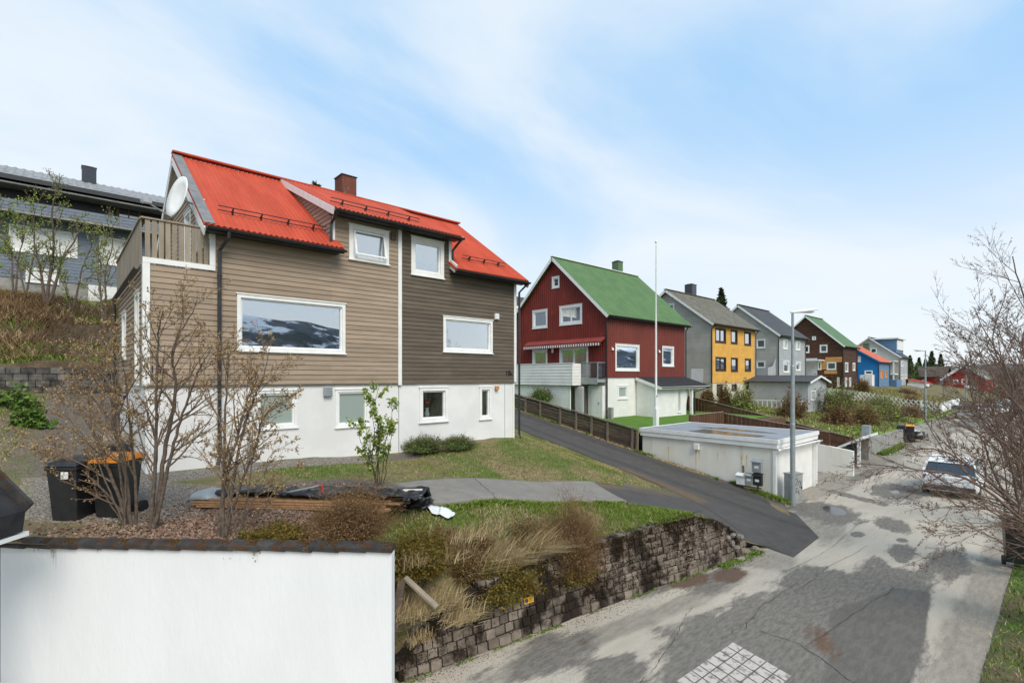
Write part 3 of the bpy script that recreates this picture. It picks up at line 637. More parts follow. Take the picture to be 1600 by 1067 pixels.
def chimney(parent, x, y, z0, z1, wx, wy, m, cap=True):
    c = MB().box(x-wx/2, x+wx/2, y-wy/2, y+wy/2, z0, z1).build('chimney', m, parent)
    if cap:
        MB().box(x-wx/2-.03, x+wx/2+.03, y-wy/2-.03, y+wy/2+.03, z1+.002, z1+.05).box(x-wx/3, x+wx/3, y-wy/3, y+wy/3, z1+.052, z1+.12).build('chimney_cap', M['black'], c)
    return c
# ---------------------------------------------------------------- 1. the brown house
X0, X1, X2, XM, X3 = 1.43, 2.78, 5.70, 7.83, 12.67; XD = 9.75; YF_, YB, YR = 13.85, 21.85, 17.85
ZB = 4.69; ZE = 8.70; ZD = 9.52; ZR = 11.46
H1 = empty('brown_house', (7, YF_, 2.5), 'big beige and dark brown timber house with a red profiled roof above a white basement', 'house')
wf = Wall((0, YF_), (1, 0), (0, -1)); wb = Wall((0, YF_+.0), (1, 0), (0, -1))
r_big = wf.rect(370, 539, 459, 547); r_d1 = wf.rect(545, 607, 350, 404); r_d2 = wf.rect(642, 693, 369, 428); r_r = wf.rect(692, 769, 494, 549)
r_b1 = wf.rect(400, 465, 611, 671); r_b2 = wf.rect(525, 577, 609, 668); r_b3 = wf.rect(656, 700, 606, 660); r_b4 = wf.rect(750, 768, 605, 655)
holes = [r_big, r_d1, r_d2, r_r]
mb = MB()
clad(mb, wf, [(X0, 7.42), (X1, 7.42)], ZB, holes); clad(mb, wf, [(X1, ZE-.06), (X2, ZE-.06)], ZB, holes); clad(mb, wf, [(X2, ZD), (XM, ZD)], ZB, holes)
# left gable wall over the terrace, and the lower extension's side wall
wg = Wall((X1, YB), (0, -1), (-1, 0)); dh = [wg.rect(290, 310, 340, 440)]
dh = [(4.5, 5.4, 7.6, 9.6), (6.2, 7.0, 8.2, 9.4)]
clad(mb, wg, [(0, ZE), (4.0, ZR-.1), (8.0, ZE)], 7.5, dh)
wx = Wall((X0, 20.0), (0, -1), (-1, 0)); xh = [(20-15.35, 20-14.55, 4.72, 6.9), (20-18.6, 20-17.6, 5.4, 6.7)]
clad(mb, wx, [(0, 7.42), (6.15, 7.42)], ZB, xh)
# dormer cheek (left)
wc = Wall((X2, YR), (0, -1), (-1, 0)); clad(mb, wc, [(0, ZR-.02), (4.0, ZD)], ZE, ())
tag(mb.build('wall', M['beige'], H1), 'beige horizontal board wall')
mb = MB(); clad(mb, wf, [(XM, ZD), (XD, ZD)], ZB, holes); clad(mb, wf, [(XD, ZE-.06), (X3, ZE-.06)], ZB, holes)
wr = Wall((X3, YF_), (0, 1), (1, 0)); clad(mb, wr, [(0, ZE), (4, ZR-.1), (8, ZE)], ZB, ())
wc2 = Wall((XD, YF_), (0, 1), (1, 0)); clad(mb, wc2, [(0, ZD), (4.0, ZR-.02)], ZE, ())
tag(mb.build('wall', M['umber'], H1), 'dark brown horizontal board wall')
mb = MB().quad((X1, YB, 2), (X3, YB, 2), (X3, YB, ZE), (X1, YB, ZE)).quad((X0, 20, 2), (X1, 20, 2), (X1, 20, 7.4), (X0, 20, 7.4)); tag(mb.build('wall', M['umber'], H1), 'rear wall')
# basement
mb = MB(); wbm = Wall((0, YF_+.03), (1, 0), (0, -1)); bh = [r_b1, r_b2, r_b3, r_b4]
clad(mb, wbm, [(X0+.03, ZB), (X3-.03, ZB)], 1.3, bh, 'p'); wxb = Wall((X0+.03, 20.0), (0, -1), (-1, 0)); clad(mb, wxb, [(0, ZB), (6.12, ZB)], 1.8, (), 'p')
wrb = Wall((X3-.03, YF_+.03), (0, 1), (1, 0)); clad(mb, wrb, [(0, ZB), (8, ZB)], 1.3, (), 'p')
tag(mb.build('basement_wall', M['render'], H1), 'white rendered basement wall')
mb = MB(); wf.box(mb, X0, X3, ZB-.03, ZB+.01, -.02, .03); mb.build('drip_board', M['umber'], H1)
mb = MB(); wbm.box(mb, XM-.02, XM+.0, 2.4, ZB-.04, 0, .012); wbm.box(mb, X3-.5, X3-.485, 2.4, ZB-.04, 0, .012); split_build(mb, 'cable', M['cabinet'], H1)
# windows
window(H1, wf, r_big, pane=M['glass'], cas=.085, sash=.04, curtain=[(0, .04)])
fr = window(H1, wf, r_d1, pane=M['glass'], cas=.12, sash=.0, blind=(.0, mat('lilac_blind', (.50, .44, .50), (.44, .39, .45), 3)), sill=True)
# the opened tilting sash
sb = MB(); a, b, c, d = r_d1; ca = .13
for (u0, u1, q0, q1) in ((a+ca, b-ca, .0, .06), (a+ca, b-ca, .92, .98), (a+ca, a+ca+.06, .061, .919), (b-ca-.06, b-ca, .061, .919)):
    z0 = c+ca+(d-c-2*ca)*q0; z1 = c+ca+(d-c-2*ca)*q1; o0 = .14*(1-q0); o1 = .14*(1-q1)
    sb.hexa([wf.p(u0, z0, o0), wf.p(u1, z0, o0), wf.p(u1, z0, o0+.04), wf.p(u0, z0, o0+.04), wf.p(u0, z1, o1), wf.p(u1, z1, o1), wf.p(u1, z1, o1+.04), wf.p(u0, z1, o1+.04)])
sb.build('sash', M['trim'], fr)
window(H1, wf, r_d2, pane=M['glass'], cas=.13, sash=.05, blind=(.35, M['curtain']))
window(H1, wf, r_r, pane=M['glass'], cas=.09, sash=.05)
wbf = Wall((0, YF_+.03), (1, 0), (0, -1))
window(H1, wbf, r_b1, pane=M['glassfrost'], cas=.07, proud=.02, room=False); window(H1, wbf, r_b2, pane=M['glassfrost'], cas=.07, proud=.02, room=False)
window(H1, wbf, r_b3, pane=M['glassdark'], cas=.10, proud=.04); window(H1, wbf, r_b4, pane=M['glassdark'], cas=.08, proud=.03)
window(H1, wg, dh[0], pane=M['glass'], cas=.07, name='door'); window(H1, wg, dh[1], pane=M['glass'], cas=.07)
window(H1, wx, xh[0], pane=M['glassdark'], cas=.09, name='door'); window(H1, wx, xh[1], pane=M['glass'], cas=.09)
# corner boards
mb = MB()
wf.box(mb, X0-.025, X0+.11, ZB, 7.44, .004, .04); wx.box(mb, 6.02, 6.15+.0, ZB, 7.44, .004, .026)
wf.box(mb, X1-.07, X1+.05, 7.44+.13, ZE-.02, .004, .04); wf.box(mb, X0-.025, X1+.05, 7.445, 7.565, .004, .042)
wf.box(mb, XM-.06, XM+.06, ZB-.06, ZD-.02, .018, .05); wf.box(mb, X3-.08, X3+.03, ZB, ZE, .018, .045); wr.box(mb, -.02, .09, ZB, ZE, .018, .045)
wf.box(mb, X2-.0, X2+.08, ZE+.02, ZD-.02, .018, .045); wf.box(mb, XD-.09, XD+.01, ZE-.12, ZD-.02, .018, .045)
wbm.box(mb, X3-.10, X3-.03, 2.3, ZB-.04, .01, .03)
split_build(mb, 'corner_board', M['trim'], H1)
# roofs
rl, rr = 2.52, 13.0; ye = YF_-.40; ze = ZE-.28+.0
slope = Vector((0, YR-ye, ZR-ze)); SL = slope.length
roof_sheet((rl, ye, ze), (1, 0, 0), X2-.02-rl+.22, slope, SL, .13, .016, M['redroof'], H1, label='red profiled roof sheets left of the dormer', course=.0)
roof_sheet((XD-.1, ye, ze), (1, 0, 0), rr-XD+.1, slope, SL, .13, .016, M['redroof'], H1, label='red profiled roof sheets right of the dormer')
bs = Vector((0, -(YR-ye), ZR-ze)); roof_sheet((rl, 2*YR-ye, ze), (1, 0, 0), rr-rl, bs, SL, .13, .016, M['redroof'], H1, label='rear roof slope')
yd = YF_-.42; zd = ZD-.03; dsl = Vector((0, YR-yd, ZR+.09-zd)); roof_sheet((X2-.10, yd, zd), (1, 0, 0), XD+.18-X2+.10, dsl, dsl.length, .13, .016, M['redroof'], H1, label='low-pitched red dormer roof')
mb = MB().bar((rl, YR, ZR+.10), (rr, YR, ZR+.10), .26, .05).build('ridge_cap', M['redroof'], H1)
# bargeboards, soffits
mb = MB(); n = Vector((0, -(ZR-ze), YR-ye)).normalized()
for xx in (rl+.012, rr-.012):
    for sgn in (1, -1):
        yy = ye if sgn > 0 else 2*YR-ye
        mb.bar(Vector((xx, yy, ze))-Vector((0, 0, .15)), Vector((xx, YR, ZR))-Vector((0, 0, .15)), .03, .2)
A = Vector((X2-.115, yd, zd-.08)); B = Vector((X2-.115, YR, ZR-.0)); mb.bar(A, B, .03, .19); mb.bar(A+Vector((XD+.20-X2+.10, 0, 0)), B+Vector((XD+.20-X2+.10, 0, 0)), .03, .17)
mb.bar((XD-.04, ye+.02, ze+.0), (XD-.04, YF_+.1, ze+.32), .05, .26)
split_build(mb, 'bargeboard', M['trim'], H1)
mb = MB().bar(Vector((rl+.12, ye+.03, ze+.075)), Vector((rl+.12, YR, ZR+.075)), .24, .012).build('verge_flashing', mat('lead_flashing', (.16, .165, .17), (.22, .22, .22), 5, .7), H1)
mb = MB(); mb.box(rl+.03, X2+.15, ye+.05, YF_-.01, ze-.10, ze-.07).box(XD-.05, rr-.03, ye+.05, YF_-.01, ze-.10, ze-.07).box(X2-.08, XD+.15, yd+.05, YF_-.01, zd-.09, zd-.06); split_build(mb, 'soffit', M['black'], H1)
mb = MB(); mb.box(rl+.02, X2+.2, ye+.0, ye+.03, ze-.13, ze+.0).box(XD-.08, rr-.02, ye, ye+.03, ze-.13, ze).box(X2-.08, XD+.17, yd, yd+.03, zd-.12, zd); split_build(mb, 'fascia', M['black'], H1)
gutter(H1, (rl+.05, ye-.07, ze-.03), (X2+.22, ye-.07, ze-.05)); gutter(H1, (XD-.1, ye-.07, ze-.03), (rr, ye-.07, ze-.05)); gutter(H1, (X2-.09, yd-.07, zd-.03), (XD+.2, yd-.07, zd-.05))
x = P(343, 400, Y=YF_-.09).x
downpipe(H1, [(x+.12, ye-.07, ze-.08), (x+.12, ye-.05, ze-.22), (x, YF_-.09, ze-.48), (x, YF_-.09, 2.95), (x-.05, YF_-.16, 2.78)], .045)
downpipe(H1, [(X2-.02, yd-.05, zd-.08), (X2-.06, YF_-.12, zd-.35), (X2-.06, YF_-.12, ze+.15)], .04)
downpipe(H1, [(XD+.12, yd-.05, zd-.08), (XD+.12, YF_-.2, zd-.22), (XD+.02, YF_-.1, zd-.4), (XD+.02, YF_-.1, ze+.25), (XD+.12, YF_-.2, ze+.12)], .04)
downpipe(H1, [(rr-.1, ye-.07, ze-.08), (X3+.1, YF_-.12, ze-.4), (X3+.1, YF_-.12, 2.75), (X3+.12, YF_-.2, 2.62)], .04)
# snow guards
def guard(x0, x1, y, z, sl, n, parent, h=.18):
    u = sl.normalized(); nn = Vector((0, -u.z, u.y)); mb = MB()
    for k in range(n):
        xx = x0+(x1-x0)*(k+.5)/n; b = Vector((xx, y, z)); mb.bar(b, b+nn*h, .025, .05); mb.bar(b+u*.12, b+nn*h, .02, .02)
    for hh in (.35, .95): mb.tube([Vector((x0, y, z))+nn*h*hh, Vector((x1, y, z))+nn*h*hh], .013, 6)
    mb.build('snow_guard', M['black'], parent)
def on(y, y0, z0, sl): return z0+(y-y0)*sl.z/sl.y+.05
guard(2.95, 5.65, ye+.75, on(ye+.75, ye, ze, slope), slope, 4, H1); guard(X2+.0, 8.6, yd+.55, on(yd+.55, yd, zd, dsl), dsl, 4, H1, .16); guard(10.4, 12.4, ye+.7, on(ye+.7, ye, ze, slope), slope, 3, H1)
cp = P(540, 300, Y=YR+.5); chimney(H1, cp.x, YR+.5, 10.6, EYE+P(540, 276, Y=YR+.3).z-EYE, .56, .66, M['brick'], cap=False); MB().box(cp.x-.31, cp.x+.31, YR+.14, YR+.86, P(540, 276, Y=YR+.3).z, P(540, 276, Y=YR+.3).z+.03).build('chimney_cap', M['black'], H1)
MB().quad((rl+.06, YR, ZR-.05), (X1-.01, YR, ZR-.05), (X1-.01, ye+.1, ze-.02), (rl+.06, ye+.1, ze-.02)).quad((rl+.06, YR, ZR-.05), (X1-.01, YR, ZR-.05), (X1-.01, 2*YR-ye-.1, ze-.02), (rl+.06, 2*YR-ye-.1, ze-.02)).build('verge_soffit', M['trim'], H1)
# terrace railing
mb = MB(); nb = 10
for i in range(nb):
    u = X0+.02+(X1-.08-X0)*i/nb; wf.box(mb, u, u+.095, 7.57, 8.42, .0, .02)
ny = 42
for i in range(ny):
    u = 6.1*i/ny; wx.box(mb, u+.01, u+.13, 7.40, 8.42, .03, .05)
wf.box(mb, X0-.06, X1-.06, 8.425, 8.46, -.06, .05); wx.box(mb, 0, 6.08, 8.425, 8.46, -.06, .08)
mb.box(X0+.03, X0+.10, YF_+.04, YF_+.11, 7.45, 8.42); mb.build('terrace_railing', M['deckwood'], H1)
MB().box(X0+.02, X1-.01, YF_+.03, 20, 7.32, 7.41).build('terrace_floor', M['deckwood'], H1)
gutter(H1, (X0-.12, 20, 7.30), (X0-.12, YF_-.0, 7.33), .06); downpipe(H1, [(X0-.12, 19.9, 7.28), (X0-.1, 19.95, 3.4)], .04)
# small fittings
def wallbox(name, x0, x1, yt, yb, m, label=None, dp=.08):
    u0, u1, z0, z1 = wf.rect(x0, x1, yt, yb); b = MB(); wf.box(b, u0, u1, z0, z1, .01, dp)
    for k in range(4): z = z0+(z1-z0)*(k+.5)/4; wf.box(b, u0+.02, u1-.02, z-.008, z+.008, dp+.001, dp+.012)
    o = b.build(name, m, H1, bevel=.006); 
    if label: o['label'] = label
wallbox('air_vent', 505, 518, 605, 619, M['galv'], 'square steel air vent'); wallbox('air_vent', 610, 617, 363, 375, M['umber'], 'brown air vent'); wallbox('wall_lamp', 772, 778, 490, 499, M['trim']); wallbox('air_vent', 773, 778, 603, 609, M['orangewood'], 'small wooden vent cover'); wallbox('junction_box', 386, 394, 694, 727, M['galv'], 'tall grey meter box low on the wall', .12); wallbox('junction_box', 357, 362, 607, 616, M['trim'])
def text(parent, body, size, loc, rot, m, name, ext=.008):
    c = bpy.data.curves.new(name, 'FONT'); c.body = body; c.size = size; c.extrude = ext; c.align_x = 'CENTER'; c.align_y = 'CENTER'
    o = bpy.data.objects.new('tmp', c); COL.objects.link(o); bpy.context.view_layer.update()
    me = bpy.data.meshes.new_from_object(o.evaluated_get(bpy.context.evaluated_depsgraph_get())); bpy.data.objects.remove(o)
    me.materials.clear(); me.materials.append(m); t = bpy.data.objects.new(name, me); COL.objects.link(t); t.rotation_euler = rot; t.parent = parent
    t.location = Vector(loc)-(parent.location if parent.type == 'EMPTY' else Vector()); return t
for (a, b, big, small) in ((243, 258, '18', 'B'), (794, 799.5, '18', 'A')):
    c = P(a, 577 if a < 300 else 583, Y=YF_-.03); text(H1, big, .24 if a < 300 else .26, c, (R(90), 0, 0), M['number'], 'house_number'); c = P(b, 580 if a < 300 else 584.5, Y=YF_-.03); text(H1, small, .16, c, (R(90), 0, 0), M['number'], 'house_number')
# satellite dish on the gable, with its arm
dc = P(282, 310, X=X1-.55); D = empty('satellite_dish', dc, 'large white satellite dish on the gable above the terrace', 'satellite dish'); mb = MB()
ax = Vector((-.93, -.26, .2)).normalized(); e1 = ax.cross(Vector((0, 0, 1))).normalized(); e2 = e1.cross(ax)
k = 0; nn = 28; rings = [(0, 0), (.18, .01), (.36, .05), (.52, .10)]
for r_, h in rings:
    for j in range(nn): t = 2*math.pi*j/nn; mb.v.append(tuple(dc+(e1*math.cos(t)*.9+e2*math.sin(t))*r_+ax*h))
for r_, h in rings[::-1]:
    for j in range(nn): t = 2*math.pi*j/nn; mb.v.append(tuple(dc+(e1*math.cos(t)*.9+e2*math.sin(t))*(r_*1.02)+ax*(h-.02)))
for i in range(7):
    for j in range(nn): mb.f.append((i*nn+j, i*nn+(j+1) % nn, (i+1)*nn+(j+1) % nn, (i+1)*nn+j))
mb.build('dish', M['trim'], D, smooth=True)
MB().tube([dc+e2*-.55+ax*.08, dc+ax*.62-e2*.45], .018, 6).tube([dc-ax*.02, dc-ax*.25+Vector((.1, .1, 0)), Vector((X1-.02, dc.y+.25, dc.z-.25))], .028, 8).build('arm', M['galv'], D)
MB().tube([dc+ax*.55-e2*.42, dc+ax*.72-e2*.47], .045, 8).tube([dc+ax*.6-e2*.40+e1*.1, dc+ax*.72-e2*.44+e1*.12], .04, 8).build('receiver', M['cabinet'], D)
# flower pots behind the big pane, a red bouquet in a basement window
for k, q in enumerate((432, 421, 460, 471, 484, 493, 520)):
    c = P(q, 545, Y=YF_+.16); c.z = r_big[2]+.09; ob = empty('potted_plant', c, 'small pale pot with a green plant on the wide window sill', 'plant', 'pots along the inside of the wide picture window')
    MB().lathe(c, [(0, 0), (.045, 0), (.06, .13), (.05, .13), (.04, .10), (0, .10)], 12).build('pot', M['trim'], ob, smooth=True)
    rs = random.Random(k); mb = MB()
    for j in range(26):
        a = rs.random()*6.28; l = .08+.12*rs.random(); p0 = c+Vector((0, 0, .11)); p1 = p0+Vector((math.cos(a)*l*.6, math.sin(a)*l*.3, l)); s_ = Vector((math.sin(a), -math.cos(a), .2))*.018; mb.add([p0, (p0+p1)/2+s_, p1, (p0+p1)/2-s_], [(0, 1, 2, 3)])
    mb.build('foliage', M['leafdark'], ob)
c = P(667, 652, Y=YF_+.2); c.z = r_b3[2]+.12; ob = empty('vase_of_flowers', c, 'vase of red flowers behind the square basement window', 'vase')
MB().lathe(c, [(0, 0), (.06, 0), (.09, .12), (.05, .25), (.07, .32)], 12).build('vase', M['trim'], ob, smooth=True)
rs = random.Random(5); mb = MB()
for j in range(60):
    q = c+Vector((rs.gauss(0, .08), rs.gauss(0, .05), .5+rs.gauss(0, .09))); v = [Vector((rs.uniform(-1, 1), rs.uniform(-1, 1), rs.uniform(-1, 1))).normalized()*.035 for _ in range(3)]; mb.add([q+v[0], q+v[1], q+v[2]], [(0, 1, 2)])
mb.build('flowers', M['brightred'], ob)

# ---------------------------------------------------------------- generic house
def house(name, label, x0, x1, y0, y1, z0, zb, ze, zr, mf, mg, mroof, group=None, basem=None, pitch=.15, fwin=(), gwin=(), chim=None, over=.35, vert=False, fm=None, gm_=None, holes=True, cour=.0, corr=.2, bargem=None, near=True, pan=None, dep=.014):
    H = empty(name, ((x0+x1)/2, y0, z0), label, 'house', group); H['cat_done'] = 1; del H['cat_done']
    w1 = Wall((x0, y0), (1, 0), (0, -1)); w2 = Wall((x0, y1), (0, -1), (-1, 0)); LX = x1-x0; LY = y1-y0; ym = (y0+y1)/2
    fr = [(w1.rect(*q[:4]),)+tuple(q[4:]) for q in fwin]; gr = [(w2.rect(*q[:4]),)+tuple(q[4:]) for q in gwin]; md = 'v' if vert else 'h'
    m1 = MB(); clad(m1, w1, [(0, ze), (LX, ze)], zb, [q[0] for q in fr if q[0][3] > zb], md, pitch, dep); m1.build('wall', mf, H)
    m2 = MB(); clad(m2, w2, [(0, ze), (LY/2, zr-.05), (LY, ze)], zb, [q[0] for q in gr if q[0][3] > zb], md, pitch, dep); m2.build('wall', mg, H)
    m3 = MB(); w3 = Wall((x1, y0), (0, 1), (1, 0)); clad(m3, w3, [(0, ze), (LY/2, zr-.05), (LY, ze)], zb, (), 'p'); m3.quad((x0, y1, z0), (x1, y1, z0), (x1, y1, ze), (x0, y1, ze)); m3.build('wall', mg, H)
    b = MB(); a1 = Wall((x0+.04, y0+.04), (1, 0), (0, -1)); a2 = Wall((x0+.04, y1-.04), (0, -1), (-1, 0))
    sh = lambda r: (r[0]-.04, r[1]-.04, r[2], r[3])
    clad(b, a1, [(0, zb), (LX-.08, zb)], z0, [sh(q[0]) for q in fr if q[0][3] <= zb+.05], 'p'); clad(b, a2, [(0, zb), (LY-.08, zb)], z0, [sh(q[0]) for q in gr if q[0][3] <= zb+.05], 'p'); b.quad((x1-.04, y0+.04, z0), (x1-.04, y1-.04, z0), (x1-.04, y1-.04, zb), (x1-.04, y0+.04, zb)); b.build('basement_wall', basem or M['render'], H)
    for lst, w in ((fr, w1), (gr, w2)):
        for q in lst:
            k = dict(q[1]) if len(q) > 1 else {}
            if q[0][3] <= zb+.05: w_ = a1 if w is w1 else a2; rr_ = sh(q[0])
            else: w_ = w; rr_ = q[0]
            k.setdefault('fm', fm); k.setdefault('pane', pan or M['glassfar']); window(H, w_, rr_, **k)
    yo = y0-over; sl_ = (zr-ze)/(ym-y0); zo = ze-over*sl_+.1; s = Vector((0, ym-yo, zr+.1-zo)); xo = x0-over; LXo = LX+2*over
    roof_sheet((xo, yo, zo), (1, 0, 0), LXo, s, s.length, corr, .018 if corr else 0, mroof, H)
    roof_sheet((xo, 2*ym-yo, zo), (1, 0, 0), LXo, Vector((0, -s.y, s.z)), s.length, corr, .018 if corr else 0, mroof, H)
    bb = MB()
    for xx in (xo+.01, xo+LXo-.01):
        for yy in (yo, 2*ym-yo): bb.bar(Vector((xx, yy, zo-.10)), Vector((xx, ym, zr+.0)), .035, .20)
    split_build(bb, 'bargeboard', bargem or M['trim'], H)
    MB().bar((xo-.02, ym, zr+.16), (xo+LXo+.02, ym, zr+.16), .3, .05).build('ridge_cap', gm_ or mroof, H)
    mbf = MB().box(xo+.03, xo+LXo-.03, yo+.0, yo+.03, zo-.14, zo).box(xo+.04, xo+LXo-.04, yo+.04, y0-.0, zo-.12, zo-.09); split_build(mbf, 'fascia', M['black'], H)
    gutter(H, (xo+.02, yo-.07, zo-.02), (xo+LXo, yo-.07, zo-.05))
    cbm = MB(); 
    if not vert: w1.box(cbm, -.02, .10, zb, ze, .018, .04); w1.box(cbm, LX-.1, LX+.02, zb, ze, .018, .04); split_build(cbm, 'corner_board', mg, H)
    for xx in (x0+.0, x1): downpipe(H, [(xx+(.12 if xx == x0 else -.1), yo-.06, zo-.08), (xx+(-.05 if xx == x0 else .05), y0-.08, zo-.4), (xx+(-.05 if xx == x0 else .05), y0-.08, z0+.15)], .045, clips=near)
    if chim: chimney(H, chim[0], chim[1], zr-1.6, chim[2], chim[3], chim[4], chim[5])
    return H, w1, w2
def zat(px, py, **k): return P(px, py, **k).z
# ---------------------------------------------------------------- 2. the red house
x0, x1, y0, y1 = 25.9, 35.6, 19.7, 28.6
cc = P(960, 430, Y=24.9)
H2, wr1, wr2 = house('red_house', 'dark red clad house with a bright green roof and a glass-fronted balcony', x0, x1, y0, y1, 1.9, 4.82, 8.98, 13.1, M['redclad2'], M['redclad'], M['greenroof'], basem=M['plinth'], vert=True, pitch=.2, dep=.03, gm_=M['trim'], corr=.22,
   fwin=[(961, 998.5, 537, 579, dict(cas=.13, pane=M['glass'], curtain=[(.72, .98)])), (1034.2, 1052.5, 540.8, 572, dict(cas=.12, pane=M['glass'], blind=(0, M['curtain']))), (966, 981.4, 602.7, 623.5, dict(cas=.1, pane=M['glassfrost'], room=False))],
   gwin=[(862.7, 874.5, 433.6, 451, dict(cas=.12)), (832.3, 855.7, 486, 514, dict(cas=.14, pane=M['glass'], curtain=[(0, .3)])), (874.5, 910, 479.3, 508.8, dict(cas=.16, sash=.07, mull=(.5,))), (832.3, 855.7, 547, 574, dict(cas=.14, pane=M['glass'], curtain=[(.0, .3)])), (874.5, 919.5, 543, 598.5, dict(cas=.14, mull=(.5,), pane=M['glass'], curtain=[(0, .2), (.5, 1)], name='patio_door', sill=False))],
   chim=(cc.x, 24.6, zat(960, 409, Y=24.6), .62, .62, M['greenchim']))
# horizontal joint, lamps
wl = MB(); 
for q in ((957.5, 544), (1030.5, 548)):
    c = P(q[0], q[1], Y=y0-.1); wl.tube([c, c+Vector((0, .08, .05))], .03, 8).lathe(c-Vector((0, 0, .12)), [(.0, .16), (.05, .12), (.09, 0), (0, .0)], 10)
c = P(863.5, 547, X=x0-.12); wl.lathe(c-Vector((0, 0, .2)), [(.0, 0), (.07, .02), (.09, .3), (.03, .42), (0, .42)], 10); split_build(wl, 'wall_lamp', M['trim'], H2)
# balcony: board parapet, glass panel, floor
XB = 24.2; ya, yb2 = 21.1, 28.4; mb = MB(); wp = Wall((XB, yb2), (0, -1), (-1, 0)); clad(mb, wp, [(0, 5.72), (yb2-ya, 5.72)], 4.33, (), 'h', .2, .02); mb.box(XB+.01, XB+.06, ya, yb2, 4.33, 5.72); wq = Wall((XB, ya), (1, 0), (0, -1)); clad(mb, wq, [(0, 5.72), (.85, 5.72)], 4.33, (), 'h', .2, .02)
mb.box(XB-.04, XB+.10, ya-.06, yb2, 5.722, 5.77); tag(mb.build('balcony_parapet', M['white'], H2), 'white board balcony parapet')
MB().box(XB+.07, x0-.02, ya-.0, yb2, 4.32, 4.52).box(XB+.85, x0-.02, 19.75, ya-.002, 4.52, 4.72).box(XB+.83, XB+.85, 19.75, ya-.03, 4.40, 4.80).build('balcony_floor', M['cabinet'], H2)
split_build(MB().box(XB+.9, XB+.92, 19.8, ya-.05, 4.85, 5.75).box(XB+.92, x0-.04, 19.78, 19.80, 4.85, 5.75), 'balcony_glass', M['glassrail'], H2)
split_build(MB().bar((XB+.91, 19.79, 5.78), (XB+.91, ya, 5.78), .05, .04).bar((XB+.91, 19.79, 5.78), (x0-.02, 19.79, 5.78), .05, .04).bar((XB+.91, 19.79, 4.72), (XB+.91, 19.79, 5.76), .05, .05), 'balcony_rail', M['galv'], H2)
# storage under the balcony
mb = MB(); wu = Wall((24.35, 28.4), (0, -1), (-1, 0)); clad(mb, wu, [(0, 4.30), (28.4-21.5, 4.30)], 2.4, (), 'h', .16, .015); mb.box(24.37, 24.45, 21.42, 28.4, 2.4, 4.30); wu2 = Wall((25.55, 20.9), (0, -1), (-1, 0)); clad(mb, wu2, [(0, 4.30), (1.15, 4.30)], 2.2, [(.22, .98, 2.2, 4.15)], 'h', .16, .012); wv = Wall((25.55, 19.76), (1, 0), (0, -1)); clad(mb, wv, [(0, 4.3), (.3, 4.3)], 2.2, (), 'p')
tag(mb.build('store_wall', M['white'], H2), 'white boarded store below the balcony')
dr = MB(); wu2.box(dr, .24, .96, 2.22, 4.13, -.03, .015); dr = dr.build('door', M['trim'], H2, bevel=.01); hd = MB(); wu2.box(hd, .84, .88, 3.15, 3.22, .015, .07); hd.build('handle', M['black'], dr)
mb = MB(); wl_ = Wall((24.9, 21.45), (0, -1), (-1, 0))
for k in range(-14, 9):
    a = k*.12; 
    for sg in (0,):
        u0, z0_ = a, 2.2; u1, z1_ = a+2.0, 4.25
        if u0 < 0: z0_ += -u0*1.025; u0 = 0
        if u1 > .72: z1_ -= (u1-.72)*1.025; u1 = .72
        if z1_ > z0_+.05 and u1 > u0: mb.bar(wl_.p(u0, z1_ if False else 2.2+4.25-z0_), wl_.p(u1, 2.2+4.25-z1_), .03, .05, up=(1, 0, 0))
mb.build('lattice', M['trim'], H2)
MB().box(24.92, 25.5, 20.95, 21.4, 2.2, 4.28).build('store_recess', M['interior'], H2)
# awning
mb = MB(); wa = Wall((x0, 28.4), (0, -1), (-1, 0)); u0 = 28.4-P(817, 540, X=25.3).y; u1 = 28.4-P(937, 530, X=25.3).y
zt = zat(937, 526, X=25.4); mb.hexa([wa.p(u0, zt-.36, .50), wa.p(u1, zt-.36, .50), wa.p(u1, zt-.10, .06), wa.p(u0, zt-.10, .06), wa.p(u0, zt-.28, .54), wa.p(u1, zt-.28, .54), wa.p(u1, zt+.02, .06), wa.p(u0, zt+.02, .06)])
aw = mb.build('awning', M['stripe'], H2); mb = MB(); nv = 34
for k in range(nv):
    a = u0+(u1-u0)*k/nv; b = u0+(u1-u0)*(k+.5)/nv; wa.box(mb, a, b, zt-.54, zt-.36, .51, .525)
split_build(mb, 'valance', M['trim'], aw); mb = MB()
for k in range(nv):
    a = u0+(u1-u0)*(k+.5)/nv; b = u0+(u1-u0)*(k+1)/nv; wa.box(mb, a, b, zt-.51, zt-.36, .51, .525)
split_build(mb, 'valance', M['stripe'], aw)
# porch lean-to
xa, xb, yp = 29.1, 35.4, 17.9; mb = MB()
wpl = Wall((xa+.1, y0), (0, -1), (-1, 0)); clad(mb, wpl, [(0, 4.78), (1.6, 4.28)], 1.9, (), 'h', .16, .014); wpf = Wall((xa+.1, yp+.2), (1, 0), (0, -1)); xr = P(1072, 640, Y=yp+.2).x-xa-.1; rs_ = wpf.rect(1059, 1063.5, 610, 644)
clad(mb, wpf, [(0, 4.2), (xr-.0, 4.2)], 1.9, [rs_], 'h', .16, .014)
mb.prism([wpf.p(xr, 2.1, -.1), wpf.p(xr, 4.2, -.1), wpf.p(xr+.55, 4.2, -.1)], (0, .08, 0)); mb.box(33.2, 33.35, 18.4, 19.6, 2, 4.2)
pw = mb.build('porch_wall', M['white'], H2); window(H2, wpf, rs_, cas=.05, sash=.03, pane=M['glassdark'], room=False)
sl3 = Vector((0, y0-yp+.15, .62)); roof_sheet((xa-.05, yp-.15, 4.22), (1, 0, 0), xb-xa+.3, sl3, sl3.length, 0, 0, M['blackroof'], H2, name='porch_roof')
